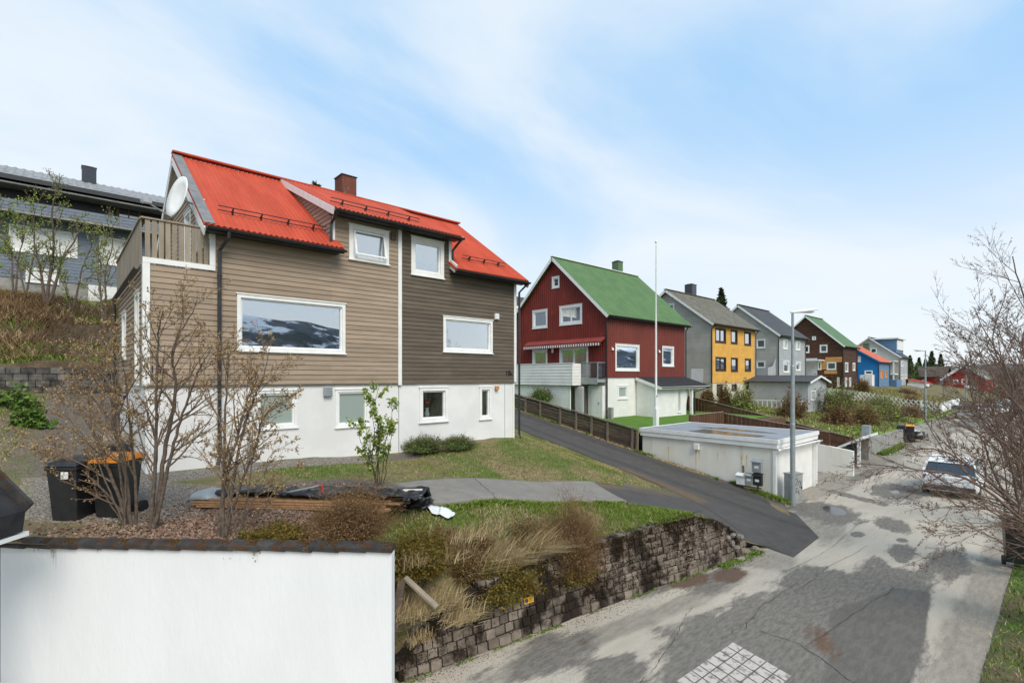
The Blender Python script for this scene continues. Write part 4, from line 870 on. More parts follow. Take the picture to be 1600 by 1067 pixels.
split_build(MB().bar((xa-.06, yp-.15, 4.12), (xa-.06, y0-.04, 4.75), .04, .2).box(xa-.04, xb+.25, yp-.17, yp-.14, 4.05, 4.22), 'bargeboard', M['trim'], H2); gutter(H2, (xa, yp-.22, 4.2), (xb+.3, yp-.22, 4.18))
pp = P(1081, 640, Y=yp+.05); MB().box(pp.x-.09, pp.x+.09, yp-.0, yp+.16, 2.0, 4.15).build('post', M['trim'], H2); downpipe(H2, [(xb+.2, yp-.2, 4.12), (pp.x+.22, yp-.05, 3.8), (pp.x+.22, yp-.05, 2.2)], .04)
MB().box(x0-.25, x0-.0, y0-.55, y0-.3, 2.1, 2.95).build('rubbish_pillar', M['cement'], None)
tag(bpy.data.objects['rubbish_pillar'], 'short grey concrete pillar at the corner of the red house', 'pillar'); bpy.data.objects['rubbish_pillar'].name = 'concrete_pillar'
# ---------------------------------------------------------------- 3. the yellow-fronted house
dk = mat('dark_window_frames', (.05, .028, .018), (.04, .022, .015), 5, .6); dw = lambda **k: dict(dict(cas=.12, fm=dk, sash=.03), **k)
cc = P(1082, 455, Y=24.9)
H3, wy1, wy2 = house('yellow_house', 'tall grey house with a yellow boarded front and dark framed windows', 41.5, 50.4, 20.5, 28.9, 1.2, 4.35, 9.55, 12.7, M['yellow'], M['greysid'], M['mossroof'], basem=mat('cream_render', (.68, .63, .50), (.60, .55, .43), 2, .85, .3), pitch=.16,
   fwin=[(1117.4, 1134, 512.4, 534.3, dw(mull=(.5,))), (1141.7, 1152, 515.4, 536.3, dw()), (1162.8, 1173, 518.5, 538.8, dw()), (1117.8, 1134.2, 557.9, 578.8, dw(mull=(.5,))), (1142, 1152.5, 559, 580, dw()), (1163.7, 1173, 560.6, 579.5, dw()), (1120.5, 1129.5, 600.6, 617.7, dw()), (1143.7, 1151.5, 600.6, 610, dw()), (1164.6, 1173, 599, 615, dict(cas=.08))],
   gwin=[(1042.5, 1054, 475, 487.5, dict(cas=.14, sash=.06))], chim=(cc.x, 25.1, zat(1082, 446, Y=25), .85, .8, M['cardark']), corr=0)
c = P(1070, 590, X=40.4); mb = MB().box(39.3, 41.45, 21.2, 24.6, 4.35, 4.5)
for k in range(26): y = 21.2+k*.13; mb.box(39.28, 39.31, y, y+.09, 4.5, 5.5)
for k in range(16): x = 39.35+k*.13; mb.box(x, x+.09, 21.16, 21.19, 4.5, 5.5)
mb.box(39.27, 41.45, 21.15, 21.2, 5.5, 5.55); mb.build('balcony', M['ltgrey'], H3); MB().box(39.35, 39.5, 21.25, 21.4, 1.5, 4.34).box(39.35, 39.5, 24.3, 24.45, 1.5, 4.34).bar((39.4, 21.3, 3.6), (40.4, 21.3, 4.33), .1, .1).build('balcony_post', M['trim'], H3)
# ---------------------------------------------------------------- 4. the light grey house
cc = P(1181, 495, Y=25.3); wn = dict(cas=.13, sash=.04)
H4, wg1, wg2 = house('grey_house', 'light grey house with a dark slate roof and arched white ground floor', 57.6, 65.8, 21, 29.4, 1.4, 4.65, 9.5, 12.9, M['ltgrey'], M['greysid'], M['darkroof'], pitch=.2,
   fwin=[(1223.3, 1230.3, 530, 545, dict(wn, blind=(0, M['curtain']))), (1242.9, 1250, 532.7, 546.8, dict(wn, blind=(0, M['curtain']))), (1223.8, 1233, 563.5, 582, dict(wn, curtain=[(0, 1)])), (1243.3, 1250.5, 565, 579, dict(wn, curtain=[(0, 1)]))],
   gwin=[(1181.5, 1196, 530.4, 544.4, dict(wn)), (1181.5, 1196, 564, 575.4, dict(wn))], chim=(cc.x, 25.4, zat(1181, 487.5, Y=25.3), .85, .8, M['cardark']), corr=0)
mb = MB().box(55.4, 57.55, 21.2, 28, 4.5, 4.7); wz = Wall((55.4, 28), (0, -1), (-1, 0)); clad(mb, wz, [(0, 5.8), (6.8, 5.8)], 4.7, (), 'h', .2, .015); wz2 = Wall((55.4, 21.2), (1, 0), (0, -1)); clad(mb, wz2, [(0, 5.8), (1.2, 6.0), (2.1, 6.9)], 4.5, (), 'h', .2, .015); mb.build('balcony', M['ltgrey'], H4)
mb = MB(); 
for k in range(5): mb.box(55.5, 55.75, 21.4+k*1.5, 21.75+k*1.5, 1.4, 4.48)
for k in range(4):
    y = 21.4+k*1.5+.35; n = 8
    pts = [(55.6, y, 4.48), (55.6, y, 3.2)]+[(55.6, y+.575-.575*math.cos(math.pi*i/n), 3.2+.6*math.sin(math.pi*i/n)) for i in range(1, n)]+[(55.6, y+1.15, 3.2), (55.6, y+1.15, 4.48)]
    mb.prism(pts, (.12, 0, 0))
mb.build('arcade', M['render'], H4)
# garden shed with a dark gabled roof
xs0, xs1, ys0, ys1 = 49.4, 51.9, 15.2, 19.4; cS = empty('garden_shed', (50.6, 15.2, 1.8), 'small light grey garden shed with a dark gabled roof and white railing', 'shed')
xs0 = P(1262, 600, Y=15.2).x; xs1 = P(1291, 600, Y=15.2).x; zt = zat(1262, 597, Y=15.2); zk = zat(1276, 588, Y=15.0); g = gz1(xs0, 15.2)-.1
mb = MB(); ws = Wall((xs0, 15.2), (1, 0), (0, -1)); clad(mb, ws, [(0, zt), ((xs1-xs0)/2, zk), (xs1-xs0, zt)], g, (), 'h', .2, .012); ws2 = Wall((xs0, 20.2), (0, -1), (-1, 0)); clad(mb, ws2, [(0, zt), (5, zt)], g, (), 'h', .2, .012); mb.quad((xs1, 15.2, g), (xs1, 20.2, g), (xs1, 20.2, zt), (xs1, 15.2, zt)); mb.build('wall', M['ltgrey'], cS)
for sg in (1, -1):
    e = xs0-.3 if sg > 0 else xs1+.3; m_ = (xs0+xs1)/2; hh = (zk-zt)/((xs1-xs0)/2)*.3; v = Vector((m_-e, 0, zk-zt+hh)); roof_sheet((e, 14.9, zt-hh+.08), (0, 1, 0), 5.6, v, v.length, 0, 0, M['darkroof'], cS)
    split_build(MB().bar((e, 14.88, zt-hh), (m_, 14.88, zk), .04, .16), 'bargeboard', M['trim'], cS)
window(cS, ws, ((xs1-xs0)*.15, (xs1-xs0)*.4, g+1.2, g+2.0), cas=.08, room=False)
mb = MB(); 
for k in range(12): mb.box(xs0-.9, xs0-.86, 15.4+k*.4, 15.46+k*.4, g, g+1.1)
mb.box(xs0-.92, xs0-.84, 15.3, 20.2, g+1.1, g+1.18).box(xs0-.92, xs0-.84, 15.3, 20.2, g+.4, g+.46); mb.build('railing', M['trim'], cS)
# ---------------------------------------------------------------- 5. the brown unfinished house
cc = P(1291, 512, Y=25.6); wn = dict(cas=.16, sash=.0, room=False)
H5, wn1, wn2 = house('patched_brown_house', 'brown timber house with bare orange patches and a green roof', 80.7, 87.6, 21, 30.2, 1.5, 4.75, 9.3, 13.6, M['brownsid'], M['brownsid'], M['greenroof'], basem=M['brownsid'], pitch=.25,
   fwin=[(1320, 1325, 566.4, 581, dict(wn)), (1332, 1336, 566.9, 579, dict(wn)), (1320.5, 1323.5, 590, 604, dict(wn)), (1327, 1330, 590, 604, dict(wn))],
   gwin=[(1255.5, 1264.7, 540, 551.4, dict(wn)), (1281, 1293, 539, 550.7, dict(wn)), (1269, 1275, 526, 531, dict(wn)), (1291.7, 1306.7, 566, 577.7, dict(wn)), (1277.5, 1283.8, 564.8, 577.7, dict(wn)), (1308, 1311.5, 589.6, 604, dict(wn))], chim=(cc.x, 25.6, zat(1289, 512.5, Y=25.6), 1.0, .9, M['cardark']), corr=0)
def patch(parent, w, x0_, x1_, yt, yb, m, name, label):
    u0, u1, z0_, z1_ = w.rect(x0_, x1_, yt, yb); b = MB(); n = max(1, int((z1_-z0_)/.3))
    for k in range(n): w.box(b, u0, u1, z0_+(z1_-z0_)*k/n, z0_+(z1_-z0_)*(k+.95)/n, .02, .04+.01*(k % 2))
    tag(b.build(name, m, parent), label)
patch(H5, wn2, 1290, 1316, 558, 566, M['orangewood'], 'bare_boards', 'bare orange boards under the eaves'); patch(H5, wn2, 1284.5, 1291, 562, 577, M['orangewood'], 'bare_boards', 'bare orange boards beside the window'); patch(H5, wn2, 1288, 1308, 579, 584, M['orangewood'], 'bare_boards', 'bare orange boards below the window')
patch(H5, wn2, 1250, 1277, 560, 586.5, M['curtain'], 'wrapped_wall', 'pale wrapped insulation boards')
MB().box(78.0, 80.6, 23, 30, 4.62, 4.8).box(78.2, 80.6, 23.2, 30, 7.1, 7.25).build('balcony', M['trim'], H5)
# ---------------------------------------------------------------- 6. blue house, 7. second grey house
cc = P(1354, 540, Y=25.4)
H6, wb1, wb2 = house('blue_house', 'bright blue house with an orange tiled roof', 100.2, 107.7, 21, 29.8, 2.6, 3.0, 7.4, 10.3, M['paleblue'], M['bluesid'], M['orangeroof'], pitch=.3, corr=0, bargem=M['bluesid'],
   fwin=[(1375.3, 1379.4, 577.8, 591.3, dict(wn, fm=M['orangewood'], pane=M['orangewood'])), (1382.7, 1386, 579, 590, dict(wn, fm=M['orangewood'], pane=M['orangewood']))], gwin=[(1351, 1363.6, 579, 585, dict(wn)), (1338.5, 1345, 557, 565.5, dict(wn, pane=M['trim']))], chim=(cc.x, 25.4, zat(1354, 538, Y=25.4), 1.0, .9, M['greenchim']))
mb = MB(); q = P(1343.5, 585, X=98.5); q2 = P(1362.5, 585, X=98.5); mb.box(98.5, 100.1, q2.y, q.y, 2.2, zat(1352, 585.5, X=98.5)); tag(mb.build('porch', M['render'], H6), 'white box porch')
cc = P(1378.5, 535, Y=25.6)
H7, wk1, wk2 = house('far_grey_house', 'far grey house with a flat-roofed blue dormer beyond the blue house', 115.8, 122.5, 21, 30.5, 2.6, 3.2, 8.6, 12.3, M['ltgrey'], M['greysid'], M['darkroof'], pitch=.3, corr=0, fwin=[(1408, 1411, 585, 592, dict(wn)), (1413.5, 1416, 585, 592, dict(wn)), (1408, 1411, 564, 572, dict(wn))], gwin=[(1360, 1370, 544, 552, dict(wn))], chim=(cc.x, 26, zat(1378.5, 534, Y=26), 1, 1, M['cardark']))
mb = MB().box(116.2, 122.2, 21.6, 25.6, 9.3, 11.9); mb.build('dormer', M['paleblue'], H7); MB().box(116.6, 121.9, 21.5, 21.58, 9.9, 11.7).build('dormer_window', M['trim'], H7); MB().box(115.8, 122.8, 21.2, 25.8, 11.9, 12.15).build('dormer_roof', M['trim'], H7)
MB().box(112.8, 115.7, 21.2, 26, 5.2, 5.4).box(112.8, 115.7, 21.2, 26, 7.6, 7.75).box(112.9, 113.1, 21.3, 21.5, 2.5, 7.6).build('balcony', M['trim'], H7); MB().box(109, 113, 20.2, 22.0, 2.2, 4.3).build('blue_shed', M['paleblue']); tag(bpy.data.objects['blue_shed'], 'low blue shed between the blue house and the far grey house', 'shed')
k = MB().box(121, 126, 18.2, 20.8, 1.8, 3.6).build('annex', M['render'], H7); k = MB().hexa([(120.8, 18, 3.65), (126.2, 18, 3.65), (126.2, 20.98, 4.3), (120.8, 20.98, 4.3), (120.8, 18, 3.75), (126.2, 18, 3.75), (126.2, 20.98, 4.42), (120.8, 20.98, 4.42)]).build('annex_roof', M['brightred'], H7)
# ---------------------------------------------------------------- 8. the long red building at the end of the street
XE = 150; a = P(1435, 600, X=XE); b = P(1476, 600, X=XE); c = P(1540, 600, X=XE); H8 = empty('long_red_house', (XE, b.y, 1), 'long bright red house with white gable trim at the far end of the street', 'house')
zb8, ze8, zr8, zt8 = .6, zat(1480, 589, X=XE), zat(1506, 570, X=XE), zat(1450, 571.5, X=XE)
wE = Wall((XE, b.y), (0, -1), (-1, 0)); LE = b.y-c.y; mb = MB(); er = [wE.rect(*q) for q in ((1489, 1497.5, 593, 600), (1502, 1512, 592, 600), (1489, 1497.5, 609, 614.5))]
clad(mb, wE, [(0, ze8), (LE/2, zr8-.1), (LE, ze8)], zb8, er, 'h', .4, .02); wW = Wall((XE+1.5, a.y+.3), (0, -1), (-1, 0)); LW = a.y-b.y+.3; ew = [wW.rect(*q) for q in ((1440.5, 1446, 593, 599.5), (1468.5, 1474, 592.5, 600))]
clad(mb, wW, [(0, ze8+.1), (LW, ze8+.1)], zb8, ew, 'h', .4, .02); mb.box(XE+.05, XE+18, c.y+.05, b.y-.05, zb8, ze8-.3).box(XE+1.6, XE+9, b.y, a.y+.3, zb8, ze8-.3); mb.build('wall', M['brightred'], H8)
for r_ in er: window(H8, wE, r_, cas=.25, sash=0, room=False)
for r_ in ew: window(H8, wW, r_, cas=.25, sash=0, room=False)
ym = (b.y+c.y)/2; mb = MB()
for sg in (1, -1):
    e = (b.y+.6 if sg > 0 else c.y-.6); hh = .6*(zr8-ze8)/(LE/2); v = Vector((0, ym-e, zr8-ze8+hh)); roof_sheet((XE-.8, e, ze8-hh), (1, 0, 0), 20, v, v.length, 0, 0, M['mossroof'], H8); mb.bar((XE-.82, e, ze8-hh-.1), (XE-.82, ym, zr8-.1), .06, .5)
split_build(mb, 'bargeboard', M['trim'], H8)
v = Vector((5, 0, zt8-ze8-.1)); roof_sheet((XE+.9, b.y-.2, ze8), (0, 1, 0), LW+1, v, v.length, 0, 0, mat('brown_roof', (.07, .055, .045), (.10, .08, .06), .5, .9), H8); u = Vector((-5, 0, v.z)); roof_sheet((XE+10.9, b.y-.2, ze8), (0, 1, 0), LW+1, u, u.length, 0, 0, M['darkroof'], H8)
mb = MB(); wE.box(mb, 3.5, LE-1.2, zat(1500, 606.5, X=XE), zat(1500, 602.0, X=XE), .9, 1.05); wE.box(mb, 3.5, LE-1.2, zat(1500, 606.5, X=XE)-.1, zat(1500, 606.5, X=XE), .0, 1.05); mb.build('balcony', M['trim'], H8)
tag(MB().box(XE-3.2, XE-2.8, c.y-2, a.y-3, -.2, zat(1500, 614, X=XE-3)).build('stone_wall', M['cement']), 'low grey wall in front of the long red house', 'wall')
# ---------------------------------------------------------------- 9. the slate blue terrace block up the hill
XA, XZ, YH = -14, 9.5, 46.6; zr9 = zat(0, 258, Y=YH+3.9); H9 = empty('slate_blue_block', (0, YH, 10), 'long slate blue shingled block with grey roof on the hill behind', 'house')
za = lambda px, py, Y=YH: zat(px, py, Y=Y)
zbs = za(60, 437); zbal0 = za(60, 341); zbal1 = za(60, 318, YH-1.2); zt9 = za(60, 282, YH-1.6)+.35
wH = Wall((0, YH), (1, 0), (0, -1)); mb = MB(); hw = [wH.rect(14, 121, 350, 391), wH.rect(155, 199, 370, 412), wH.rect(40, 92, 418, 440)]
clad(mb, wH, [(XA, zbal0), (XZ, zbal0)], zbs, hw, 'h', .22, .02); wH2 = Wall((0, YH-1.2), (1, 0), (0, -1)); clad(mb, wH2, [(XA, zbal1), (XZ, zbal1)], zbal0+.05, (), 'h', .22, .02); mb.box(XA, XZ, YH-1.17, YH+.0, zbal0, zbal0+.1)
mb.build('wall', M['slateblue'], H9)
mb = MB(); clad(mb, wH, [(XA, zt9+.3), (XZ, zt9+.3)], zbal0+.1, [wH.rect(182, 220, 318, 341)], 'p'); mb.build('wall', M['black'], H9)  # balcony recess under the canopy: its shade is put in as black wall colour
window(H9, wH, wH.rect(182, 220, 318, 341), cas=.12, mull=(.5,), fm=mat('brown_frame', (.2, .15, .11)))
for r_ in hw: window(H9, wH, r_, cas=.1, sash=.05, pane=M['trim'] , mull=(.33, .66) if r_[1]-r_[0] > 2.5 else (), room=False)
mb = MB().box(XA, XZ, YH+.03, YH+8, 8.5, zbs).box(XA, XZ, YH-1.25, YH-1.1, zbal0-.12, zbal0+.02); mb.build('basement_wall', M['cement'], H9)
MB().box(P(138, 440, Y=YH).x, XZ+.3, YH-.02, YH+.02, 8.5, zbs-.02).build('basement_panel', M['render'], H9)
v = Vector((0, 5.5, zr9-zt9+.35)); roof_sheet((XA-.5, YH-1.6, zt9-.35), (1, 0, 0), XZ-XA+1, v, v.length, .45, .05, M['greyroof'], H9); v2 = Vector((0, -5.5, v.z)); roof_sheet((XA-.5, YH+9.4, zt9-.35), (1, 0, 0), XZ-XA+1, v2, v2.length, .45, .05, M['greyroof'], H9)
split_build(MB().box(XA-.5, XZ+.5, YH-1.65, YH-1.55, zt9-.6, zt9-.3), 'fascia', M['black'], H9)
MB().box(XA-.5, XZ+.3, YH-1.5, YH-.1, za(60, 294, YH-1.5), za(60, 294, YH-1.5)+.1).build('canopy', M['greyroof'], H9)
MB().quad((XA, YH+9, 8), (XZ, YH+9, 8), (XZ, YH+9, zt9), (XA, YH+9, zt9)).add([(XZ, YH, 8), (XZ, YH+8, 8), (XZ, YH+8, zt9), (XZ, YH+3.9, zr9-.4), (XZ, YH, zt9)], [(0, 1, 2, 3, 4)]).build('wall', M['black'], H9)
c = P(139, 275, Y=YH+3.6); chimney(H9, c.x, YH+3.6, 17, zat(139, 264, Y=YH+3.6), .85, .85, M['cardark'])
c = P(147, 429, Y=YH-.2); 
# dark roofed house glimpsed behind the red one
c0 = P(805, 480, Y=40); H10 = empty('dark_roofed_house', (c0.x+4, 40, 5), 'dark roofed house glimpsed between the brown and red houses', 'house')
xq = P(835, 455, Y=40).x; zq = zat(820, 452, Y=40)
MB().box(c0.x-5, xq+4, 41, 48, 5, zq-1.8).build('wall', M['brownsid'], H10)
v = Vector((0, 4.5, 2.0)); roof_sheet((c0.x-6, 40, zq-2), (1, 0, 0), xq-c0.x+11, v, v.length, .4, .04, M['darkroof'], H10); v = Vector((0, -4.5, 2.0)); roof_sheet((c0.x-6, 49, zq-2), (1, 0, 0), xq-c0.x+11, v, v.length, .4, .04, M['darkroof'], H10)
split_build(MB().box(c0.x-6, xq+5, 39.95, 40, zq-2.25, zq-1.95), 'bargeboard', M['trim'], H10)
for o in list(COL.objects):
    if o.type == 'EMPTY' and o.get('category') == 'house': o['group'] = 'houses on the hillside street'
# ---------------------------------------------------------------- walls, garage, fences
def PD(px, py, d):
    r = (px-800)/F; return Vector((d*(CA+SA*r), d*(SA-CA*r), EYE+d*(HY-py)/F))
def fzz(x, y): return f1(x, y)
rnd = random.Random(11)
# retaining wall of dark blocks
RW = empty('retaining_wall', WA, 'leaning grey block retaining wall with dark moss along the street', 'wall'); mb = MB(); LEAN = .13
def wp3(s, z, o): return WA+WD*s+WN*(o+z*LEAN)+Vector((0, 0, z))
rh = .168; row = 0
while row*rh < 1.5:
    z0 = row*rh+.02; s = -.18+(row % 2)*.1
    while s < WL:
        wdt = rnd.uniform(.17, .225); sm = s+wdt/2
        if row == 0: wdt *= 1.25
        if z0+rh <= wtop(max(0, sm))+.10 and s > -.15-.0*row:
            g = .022; j = lambda: rnd.uniform(-.009, .009); o0 = rnd.uniform(-.022, .016)-(.035 if row == 0 else 0); dz = rnd.uniform(-.006, .006)+(.03*math.sin(s*1.4) if s > 6 else 0)
            zt = z0+rh-g
            mb.hexa([wp3(s, z0+j()+dz, o0+j()), wp3(s+wdt-g, z0+j()+dz, o0+j()), wp3(s+wdt-g, z0+dz, .25), wp3(s, z0+dz, .25), wp3(s, zt+j()+dz, o0+j()), wp3(s+wdt-g, zt+j()+dz, o0+j()), wp3(s+wdt-g, zt+dz, .25), wp3(s, zt+dz, .25)])
        s += wdt
    row += 1
mb.build('blocks', M['block'], RW, bevel=.008)
mb = MB(); n = 60
for i in range(n):
    a, b = WL*i/n, WL*(i+1)/n; mb.hexa([wp3(a, -.1, .03), wp3(b, -.1, .03), wp3(b, -.1, .28), wp3(a, -.1, .28), wp3(a, wtop(a)-.05, .03), wp3(b, wtop(b)-.05, .03), wp3(b, wtop(b)-.05, .28), wp3(a, wtop(a)-.05, .28)])
mb.build('mortar_core', M['mortar'], RW)
def rock(mb, c, r, rs):
    n = 7; k = len(mb.v); c = Vector(c)
    for i, (h, q) in enumerate(((-.5, .75), (.1, 1.0), (.6, .7))):
        for j in range(n): t = 6.283*j/n+rs.random()*.4; rr_ = r*q*rs.uniform(.75, 1.15); mb.v.append((c.x+rr_*math.cos(t), c.y+rr_*math.sin(t)*.8, c.z+h*r+rs.uniform(-.1, .1)*r))
    for i in range(2):
        for j in range(n): mb.f.append((k+i*n+j, k+i*n+(j+1) % n, k+(i+1)*n+(j+1) % n, k+(i+1)*n+j))
    mb.f.append(tuple(k+2*n+j for j in range(n)))
for i in range(22):
    s = rnd.uniform(9.2, 10.7); q = WA+WD*s+WN*rnd.uniform(-.12, .5); r_ = rnd.uniform(.07, .15); z = max(.03, wtop(min(s, WL))*rnd.uniform(.3, 1.0) if s < 10 else .06)
    b = MB(); rock(b, (q.x, q.y, z), r_, rnd); tag(b.build('loose_rock', M['rock']), 'broken grey rock tumbled at the driveway end of the block retaining wall', 'rock', 'rocks at the end of the retaining wall')
# yellow no-parking plate on it
sg = empty('parking_sign', PD(825, 936, 9.9), 'small yellow no parking plate fixed to the block retaining wall', 'sign')
s_ = (P(825, 936, Y=6.6)-WA).dot(WD); s_ = s_ if True else 0
def wallhit(px, py):
    best = None
    for k in range(400):
        d = 7+k*.02; q = PD(px, py, d); o = (q-WA).dot(WN)-q.z*LEAN
        if o > -.03: return (q-WA).dot(WD), q.z
s_, z_ = wallhit(825, 936)
mb = MB(); mb.hexa([wp3(s_-.11, z_-.055, -.05), wp3(s_+.11, z_-.055, -.05), wp3(s_+.11, z_-.055, -.04), wp3(s_-.11, z_-.055, -.04), wp3(s_-.11, z_+.055, -.05), wp3(s_+.11, z_+.055, -.05), wp3(s_+.11, z_+.055, -.04), wp3(s_-.11, z_+.055, -.04)]); mb.build('plate', M['signyel'], sg)
def disc(name, r0, m, o, s0, sc=1):
    b = MB(); n = 24; b.add([wp3(s0+r0*math.cos(6.283*i/n), z_+r0*math.sin(6.283*i/n), o) for i in range(n)], [tuple(range(n))]); return b.build(name, m, sg)
disc('roundel', .042, M['signred'], -.052, s_-.06); disc('roundel', .030, M['signblue'], -.054, s_-.06)
mb = MB()
for k, (a, b) in enumerate(((0, .10), (0, .08), (0, .095))):
    zz_ = z_+.028-k*.026; mb.quad(wp3(s_-.005+a, zz_-.006, -.0525), wp3(s_-.005+b, zz_-.006, -.0525), wp3(s_-.005+b, zz_+.006, -.0525), wp3(s_-.005+a, zz_+.006, -.0525))
split_build(mb, 'lettering', M['signred'], sg)
# white wall with mossy tiles in the foreground
av = Vector((CA, SA, 0)); bv = Vector((SA, -CA, 0))
wA_ = av*7.42+bv*(-1.775); wB_ = av*7.62+bv*(-7.75); wd = (wB_-wA_).normalized(); wn_ = Vector((wd.y, -wd.x, 0)); 
if wn_.dot(av) < 0: wn_ = -wn_
LW_ = (wB_-wA_).length; ztop = 2.35
GW = empty('white_garden_wall', wA_, 'white painted wall in the foreground capped with black mossy tiles', 'wall')
mb = MB(); q = lambda s, z, o: wA_+wd*s+wn_*o+Vector((0, 0, z)); mb.hexa([q(0, -.2, 0), q(LW_, -.2, 0), q(LW_, -.2, .16), q(0, -.2, .16), q(0, ztop, 0), q(LW_, ztop, 0), q(LW_, ztop, .16), q(0, ztop, .16)])
wm_ = mat('rough_white_masonry_paint', (.735, .745, .75), (.70, .71, .715), 1.0, .85, .35, 9, c3=(.66, .67, .66), s3=2.2, lo3=.68, hi3=.85, stretch=(1, 1, .35))
mb.build('wall', wm_, GW)
nt_ = 15; mb = MB(); tp = LW_/nt_
for k in range(nt_):
    a = k*tp-.02; b = a+tp+.05; pr = []
    for s, dz, ww in ((a, .0, 1.0), (b, .022, 1.06)):
        s += rnd.uniform(-.008, .008); dz += rnd.uniform(-.006, .006)
        pr.append([q(s, ztop-.045+dz, -.05*ww), q(s, ztop+.025+dz, -.045*ww), q(s, ztop+.06+dz, .01), q(s, ztop+.072+dz, .08), q(s, ztop+.06+dz, .15), q(s, ztop+.025+dz, .205*ww), q(s, ztop-.045+dz, .21*ww)])
    n = 7; mb.add(pr[0]+pr[1], [(i, (i+1) % n, n+(i+1) % n, n+i) for i in range(n)]+[tuple(range(n))[::-1], tuple(range(n, 2*n))])
mb.build('coping_tiles', M['tile'], GW, bevel=.01)
# corner of the neighbour's black roof
NR = empty('neighbour_garage', av*6.2+bv*-7, 'corner of a garage with black shingle roof at the far left', 'garage'); mb = MB()
q2 = lambda d, l, z: av*d+bv*l+Vector((0, 0, z))
mb.prism([q2(6.62, -6.40, 3.14), q2(6.62, -6.44, 2.86), q2(6.62, -7.6, 2.86), q2(6.62, -7.6, 4.30)], av*-.38); tag(mb.build('roof', M['blackroof'], NR), 'black shingled roof'); mb = MB()
mb.bar(q2(6.64, -6.38, 3.17), q2(6.64, -7.6, 4.36), .05, .16); mb.build('ridge_trim', M['tile'], NR)
mb = MB().prism([q2(6.72, -6.45, 2.84), q2(6.72, -6.45, 2.78), q2(6.72, -7.6, 2.78), q2(6.72, -7.6, 2.84)], av*-.45); mb.build('soffit', M['trim'], NR)
mb = MB().prism([q2(6.4, -7.1, 2.78), q2(6.4, -7.1, 0), q2(6.4, -7.6, 0), q2(6.4, -7.6, 2.78)], av*-.3); mb.build('wall', wm_, NR)
# block wall at the back of the gravel drive
BW = MB(); 
for r_ in range(5):
    x = -9.0-(r_ % 2)*.2; 
    while x < 7: BW.box(x, x+.385, 25.95+rnd.uniform(-.015, .015), 26.25, 4.0+r_*.25, 4.0+r_*.25+.235); x += .4
tag(BW.box(-9.4, 7.2, 26.05, 26.2, 3.9, 5.22).build('block_wall', M['block2'], bevel=.012), 'mottled concrete block wall below the overgrown hillside', 'wall')
# garage by the street
gx0, gx1, gy0, gy1 = 20.6, 25.15, 7.64, 13.6; G = empty('white_garage', (22.8, gy0, 0), 'white flat-roofed garage with rusty streaks beside the driveway', 'garage')
mb = MB().box(gx0+.06, gx1-.06, gy0+.06, gy1, -.2, 2.12); tag(mb.build('wall', M['creamwall'], G), 'stained cream white wall')
mb = MB(); w1 = Wall((gx0, gy0), (1, 0), (0, -1))
for (a, b) in ((.0, .12), (gx1-gx0-.12, gx1-gx0)): w1.box(mb, a, b, 0, 2.02, -.06, .05)
split_build(mb, 'door_frame', M['trim'], G); dm = MB(); clad(dm, Wall((gx0, gy0+.05), (1, 0), (0, -1)), [(.13, 1.98), (gx1-gx0-.13, 1.98)], .02, (), 'v', .22, .012); dr = dm.build('garage_door', M['white'], G); MB().box(22.8, 22.95, gy0-.02, gy0+.03, .9, .93).build('handle', M['black'], dr)
mb = MB().box(gx0-.05, gx1+.1, gy0-.12, gy1+.05, 2.10, 2.40); tag(mb.build('roof_edge', M['white'], G, bevel=.01), 'white boarded roof edge')
MB().box(gx0-.08, gx1+.13, gy0-.16, gy0-.10, 2.30, 2.46).box(gx0-.08, gx0-.02, gy0-.10, gy1+.08, 2.30, 2.46).box(gx1+.07, gx1+.13, gy0-.10, gy1+.08, 2.30, 2.46).box(gx0-.02, gx1+.07, gy1+.02, gy1+.08, 2.30, 2.46).build('roof_rim', M['trim'], G)
MB().box(gx0-.02, gx1+.07, gy0-.10, gy1+.02, 2.402, 2.44).build('roof', M['flatroof'], G)
gutter(G, (gx0-.05, gy0-.21, 2.10), (gx1+.25, gy0-.21, 2.06), .06, M['trim']); downpipe(G, [(gx1+.1, gy0-.2, 2.0), (gx1+.02, gy0-.08, 1.85), (gx1+.02, gy0-.08, .12)], .04, M['trim'])
def wobble(poly, z, name, m, parent=None, n=60, amp=.08, seed=1):
    rs = np.random.RandomState(seed); pl = interp_poly(list(poly)+[poly[0]], n); t = np.linspace(0, 6.283, n)[:-1]; c = pl.mean(0); w = 1+amp*sum(rs.randn()*np.sin(k*t+rs.rand()*6)/k**.5 for k in (2, 3, 5, 8))
    V = [(c[0]+(p[0]-c[0])*q, c[1]+(p[1]-c[1])*q, z) for p, q in zip(pl[:-1], w)]
    b = MB(); b.add(V, [tuple(range(len(V)))]); return b.build(name, m, parent)
gp = lambda pts: [tuple(P(a, b, Z=2.446)[:2]) for a, b in pts]
for i, pts in enumerate(([(1075, 673), (1100, 670), (1150, 676), (1198, 681), (1185, 683), (1110, 678)], [(1087, 667), (1130, 668), (1200, 675), (1215, 677), (1190, 676), (1120, 670)])):
    tag(wobble(gp(pts), 2.446, 'roof_puddle', M['puddle'], None, amp=.03, seed=i), 'rain puddle on the flat garage roof, '+('nearer to the driveway' if i == 0 else 'nearer to the brown fence'), 'puddle', 'puddles on the garage roof')
mb = MB(); c = P(1089, 697, X=gx0); mb.box(gx0-.10, gx0+.05, c.y-.11, c.y+.11, c.z-.14, c.z+.12); tag(mb.build('vent_box', M['trim'], G, bevel=.01), 'white vent box')
rustm_ = mat('rust_streak', (.62, .42, .22), (.74, .62, .45), 9, .9)
mb = MB()
